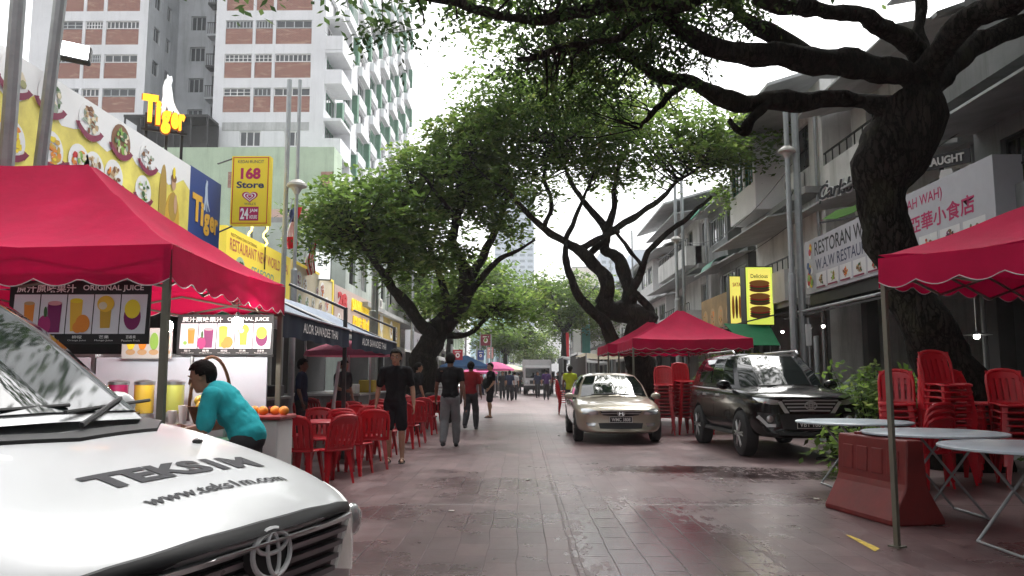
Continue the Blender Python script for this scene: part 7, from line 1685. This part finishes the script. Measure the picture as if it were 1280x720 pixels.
tree('large forked tree on the right behind the red tents with spreading crown', L,
     [E(700, 150, 27, 120, 48), E(810, 180, 27, 110, 42), E(620, 185, 26.5, 62, 55), E(700, 205, 28, 90, 26), E(900, 165, 26.5, 75, 42), E(895, 185, 26, 75, 28), E(640, 120, 27, 75, 45), E(760, 120, 29, 110, 40), E(650, 245, 26, 40, 20), (1.8, 22.5, 12.4, 4.2, 3.0, 1.0)], 560, .21, 70, .48, seed=8, hollow=lambda c: False)
# big foreground tree
L = [limb_px([(1200, 520), (1168, 430), (1132, 345), (1106, 280), (1100, 240), (1116, 190), (1132, 140)], 12.0, -.2, [.46, .38, .33, .34, .38, .55, .6], 0)]
L[0][0].insert(0, Vector((L[0][0][0].x + .1, 12.1, -.1))); L[0][1].insert(0, .65)
L += [limb_px([(1165, 140), (1160, 110), (1120, 92), (1070, 82), (1000, 72), (950, 68), (900, 64), (862, 45), (835, 18), (810, -20), (780, -50)], 11.7, -2, .24, .07), limb_px([(1120, 140), (1080, 128), (1020, 125), (960, 128), (905, 122), (860, 105), (825, 90), (795, 78), (765, 62), (748, 45), (765, 22), (795, 0)], 11.7, -1.2, .17, .05),
      limb_px([(1150, 70), (1120, 45), (1090, 28), (1050, 16), (1005, 10), (960, 2), (925, -20), (880, -40)], 11.6, -2.5, .16, .07), limb_px([(1150, 80), (1150, 40), (1147, 0), (1150, -60)], 11.7, .5, .12, .06), limb_px([(1150, 110), (1180, 60), (1215, 25), (1270, 0), (1340, -40)], 11.6, -2, .24, .12), limb_px([(1160, 110), (1200, 70), (1280, 30), (1400, 0)], 11.7, 1.5, .24, .12),
      limb_px([(925, -25), (860, 5), (800, 6), (750, 6), (712, 20), (662, 25), (612, 14), (560, 0), (500, -20)], 9.8, -1.0, .09, .05), limb_px([(960, 128), (940, 150), (930, 165), (912, 150)], 11.3, -.2, .1, .04), limb_px([(860, 105), (835, 120), (800, 160)], 11, -.3, .06, .02), limb_px([(835, 18), (790, 30), (760, 50), (700, 60), (650, 70)], 10, -.5, .07, .03), limb_px([(1030, 74), (960, 40), (930, 20), (900, -20)], 11.4, -.8, .16, .06)]
big = tree('huge dark tree in the right foreground with limbs reaching over the street', L,
     [E(870, -15, 10, 140, 35, 1.2), E(720, -15, 9.3, 130, 40, 1.2), E(690, 55, 10.2, 75, 32, .9), E(760, 55, 10.5, 90, 40, .9), E(560, 2, 9.2, 35, 16, .5), E(890, 15, 10.8, 70, 22, 1), E(720, 105, 10.8, 70, 28, .7), E(830, 75, 10.6, 60, 30, .6), E(485, 22, 8.8, 22, 20, .5), E(700, 135, 11, 45, 20, .5)], 200, .08, 85, .34, LEAF2, seed=12, bark=BARK, rough=.085, twig=.025, droop=.35)
# the same tree's high crown over the pavement, out of view and thickened to darken the right side, and the next tree behind the photographer (both mirror in the windscreens)
rnd_ = random.Random(5)
leaves('crown', [(*c, .7) for c in fill([(6.5, 9.5, 10.4, 6.0, 5.5, 1.5), (8, 3, 9.6, 5.5, 6.5, 1.8), (4, 2.5, 9.8, 4.0, 4.0, 1.0), (4.5, 16.5, 12, 6.5, 4.0, 1.0), (-2.5, 10.5, 9.0, 4.5, 4.5, .8)], 950, rnd_, 0)], .2, 62, LEAF2, big, 91, .3)
bp_ = Vector((-4.5, -7, -.1)); LB = [smooth_path([bp_, bp_ + Vector((.3, .2, 2.5)), bp_ + Vector((1.0, .6, 5))], [.5, .42, .35])]
for k_, (dx, dy, dz) in enumerate(((4.5, 3, 3.2), (6, -1, 3.4), (3, -5, 3), (-3, 1, 3.3), (0, 5, 3.0), (7, 4, 3.8))): f_ = LB[0][0][-1]; LB.append(smooth_path([f_, f_ + Vector((dx * .4, dy * .4, dz * .55)), f_ + Vector((dx, dy, dz))], [.22, .14, .05]))
tree('broad tree behind the viewpoint spreading over the street', LB, [(-1.5, -6, 8.3, 6.5, 6.0, 1.3), (3.5, -5, 8.8, 4.5, 5, 1.1), (-4.5, -2, 8.6, 3.5, 3.5, 1)], 330, .22, 62, .6, LEAF2, seed=61, bark=BARK, shell=0)
# trees further away
def simple_tree(label, x, y, h, cr, seed, n=120, leaf=.34, lm=None, lean=0):
    rnd = random.Random(seed); b = Vector((x, y, -.1)); L = [smooth_path([b, b + Vector((lean * .3, 0, h * .25)), b + Vector((lean, 0, h * .5))], [.3, .24, .18])]
    f = L[0][0][-1]
    for k in range(6):
        a = k * 1.05 + rnd.random(); L.append(smooth_path([f, f + Vector((math.cos(a) * cr * .35, math.sin(a) * cr * .35, h * .18)), f + Vector((math.cos(a) * cr * .75, math.sin(a) * cr * .75, h * .34))], [.14, .09, .04]))
    return tree(label, L, [(x + lean, y, h * .8, cr, cr, h * .2), (x + lean - cr * .3, y, h * .72, cr * .7, cr * .7, h * .15), (x + lean + cr * .4, y, h * .74, cr * .7, cr * .7, h * .15)], n, leaf, 70, cr * .2, lm, seed)
simple_tree('mid distance green tree beyond the street centre right', 3.6, 66, 10.2, 5.2, 31, 200)
simple_tree('farther hazy green tree left of the street centre', -1.6, 86, 7.6, 4.2, 32, 150)
simple_tree('small far tree before the white hotel', 1.6, 118, 6.5, 3.5, 33, 90)
simple_tree('far tree behind the left leaning tree', -4.6, 52, 9.5, 4.6, 34, 190)
simple_tree('far right roadside tree beyond the white terrace', 6.6, 92, 10, 4.5, 35, 140)
# potted plants by the right-hand shops
POT = mat('clay pot', (.2, .09, .06), .8, var=.2)
def shrub(label, x, y, h, r, seed, n=26, lf=.16, pot=True, z=0):
    e = empty('potted_plant', label, 'plant', (x, y, z)); rnd = random.Random(seed)
    if pot: MB(POT).lathe([(0, 0), (r * .4, 0), (r * .55, .35), (r * .6, .38), (r * .5, .38), (r * .45, .33), (0, .33)], (x, y, z), 18).build('pot', None, e, smooth=30)
    st = MB(BARK2); cl = []
    for k in range(n):
        a = rnd.uniform(0, 6.28); q = r * rnd.random() ** .6; c = Vector((x + q * math.cos(a), y + q * math.sin(a), z + h * rnd.uniform(.45, 1)))
        st.tube([(x + .1 * q * math.cos(a), y + .1 * q * math.sin(a), z + .3), (c.x * .7 + x * .3, c.y * .7 + y * .3, c.z * .6 + (z + .3) * .4), c], [.014, .01, .004], 5); cl.append((*c, r * .3))
    st.build('stems', None, e); leaves('foliage', cl, lf, 26, LEAF, e, seed, .2)
for i, (x, y, h, r, l_) in enumerate(((5.9, 13.6, 1.25, .5, 'leafy potted plant just right of the black car'), (6.5, 12.9, 1.4, .5, 'leafy potted plant between black car and stacked chairs'), (6.3, 14.8, 1.6, .6, 'taller potted plant behind the black car bonnet'), (7.5, 11.6, 1.1, .45, 'potted plant behind the big tree foot'), (4.7, 11.4, .7, .3, 'low plant at the foot of the stacked chairs'), (7.3, 27.5, 2.6, .8, 'bushy plant left of the burger sign'), (7.9, 31, 2.9, .9, 'bushy plant below the brown gold menu sign'))):
    shrub(l_, x, y, h, r, 50 + i, n=30 if h < 2 else 50)
e = leaves('roof_shrub', [(8.3 + random.uniform(-.6, .4), 29.5 + random.uniform(-1, 1), 8.2 + random.uniform(-.4, .5), .3) for _ in range(26)], .18, 40, LEAF, None, 77)
tag(e, 'small green shrub growing on a balcony of the right shophouses', 'plant')

# ================================================================ far end of the street
HZ1 = mat('pale blue glass tower', (.42, .58, .64), .3, var=.06, scale=.05); HZ2 = mat('haze tinted blue grey tower', (.36, .43, .5), .6, var=.08, scale=.04); HZ3 = mat('cream far block', (.6, .56, .5), .8, var=.08, scale=.1)  # second one: distance haze painted into a pale bluish base colour
def block(label, x0, x1, y, z, m, d=18, fl=3.2, cols=6, name='tower_block', band=None):
    e = empty(name, label, 'building', ((x0 + x1) / 2, y + d / 2, 0)); fr = Fr((x0, y, 0), (1, 0, 0)); q = MB(m); w = x1 - x0
    ops = []; nz = int(z / fl); step = max(1, math.ceil(nz * cols / 90))
    for k in range(nz - 1):
        for j in range(cols):
            a = w * (j + .18) / cols; ops.append((a, k * fl + 1.2, a + w * .64 / cols, k * fl + 2.7))
    wall_open(q, fr, w, z, ops, .4, True, band or mat('far window band', (.16, .22, .26), .2, var=.05))
    q.poly([(x1, y, 0), (x1, y + d, 0), (x1, y + d, z), (x1, y, z)]).poly([(x0, y, 0), (x0, y + d, 0), (x0, y + d, z), (x0, y, z)]).poly([(x0, y + d, 0), (x1, y + d, 0), (x1, y + d, z), (x0, y + d, z)])
    q.build('wall', None, e); MB(CONC).box(x0 + .01, y + .01, z, x1 - .01, y + d, z + .5).build('roof', None, e); return e
X = lambda px, Y: at(px, 440, Y).x
Z = lambda py, Y: at(650, py, Y).z
block('pale blue glass tower at the far end, left of centre', X(588, 175), X(618, 175), 175, Z(375, 175), HZ1, cols=5); block('teal glass tower beside the pale blue one at far end', X(620, 190), X(642, 190), 190, Z(392, 190), mat('teal glass tower', (.35, .55, .56), .3, var=.06), cols=4)
block('white hotel with dark window bands closing the street', X(636, 178), X(712, 178), 178, Z(418, 178), WHITE, cols=9, band=mat('hotel glass', (.05, .06, .07), .2, var=0), name='hotel')
block('bluish high tower far behind the gap in the trees', X(618, 420), X(668, 420), 420, Z(235, 420), HZ2, 30, cols=5); block('dark blue far tower behind forked tree, left one', X(752, 380), X(778, 380), 380, Z(316, 380), HZ2, 30, cols=3); block('dark blue far tower behind forked tree, right one', X(795, 400), X(818, 400), 400, Z(313, 400), HZ2, 30, cols=3); block('cream far building seen between the forked limbs', X(716, 260), X(760, 260), 260, Z(335, 260), HZ3, 25, cols=5)
# red banners far left
def banner(label, px, py0, py1, w, Y, m, txt=None):
    a = at(px, py1, Y); b_ = at(px, py0, Y); e = empty('street_banner', label, 'banner', (a.x, Y, 0)); fr = Fr((a.x, Y, a.z), (1, 0, 0)); h_ = b_.z - a.z
    MB(m).fbox(fr, 0, 0, -.06, w, h_, 0).build('panel', None, e); MB(GALV).tube([(a.x - .06, Y, 0), (a.x - .06, Y, b_.z + .3)], .06).build('post', None, e)
    q = MB(SWHITE).disc(fr, w * .5, h_ * .45, w * .22, w * .25, .004, .01, 14).m(MAROON).disc(fr, w * .5, h_ * .45, w * .1, w * .12, .011, .015, 10); q.m(SWHITE).fbox(fr, w * .2, h_ * .75, .004, w * .8, h_ * .82, .01); q.build('emblem', None, e)
banner('dark red street banner with white emblem beyond the blue tent', 601, 418, 432, .85, 70, mat('banner dark red', (.2, .02, .04), .7)); banner('red street sign with white emblem at the left tree', 566, 437, 450, .55, 45, mat('banner red', (.4, .02, .04), .7)); banner('blue street banner below the dark red one', 597, 438, 450, .5, 64, mat('banner blue', (.05, .08, .3), .7)); banner('pinkish banner right of the dark red one', 609, 434, 448, .6, 80, mat('banner pink', (.6, .3, .28), .7))
for i, (px, Y, c_, n_) in enumerate(((702, 80, RED, 'red flag banner by the far right terrace'), (716, 74, SWHITE, 'white flag banner by the far right terrace'), (727, 68, mat('flag teal', (.1, .4, .36), .7), 'teal flag banner left of the forked tree'))):
    a = at(px, 440, Y); e = empty('flag_banner', n_, 'flag', (a.x, Y, 0)); MB(GALV).tube([(a.x, Y, 0), (a.x, Y, 6)], .04).build('flagpole', None, e); MB(c_).grid(lambda u, v: (a.x + .05 + u * .7, Y + .1 * math.sin(v * 5), 5.8 - v * 2.4), 4, 10).build('cloth', None, e)

# ================================================================ air
hm = bpy.data.materials.new('street haze'); hm.use_nodes = True; hn = hm.node_tree; hn.nodes.remove(hn.nodes['Principled BSDF'])
pv = hn.nodes.new('ShaderNodeVolumePrincipled'); pv.inputs['Color'].default_value = (.95, .96, .98, 1); pv.inputs['Density'].default_value = HAZE
hn.links.new(pv.outputs[0], hn.nodes['Material Output'].inputs['Volume'])
tag(MB(hm).box(-1510, -1510, -1.04, 1510, 1510, 125).build('haze', loc=None), kind='stuff')
scn.cycles.volume_bounces = 1
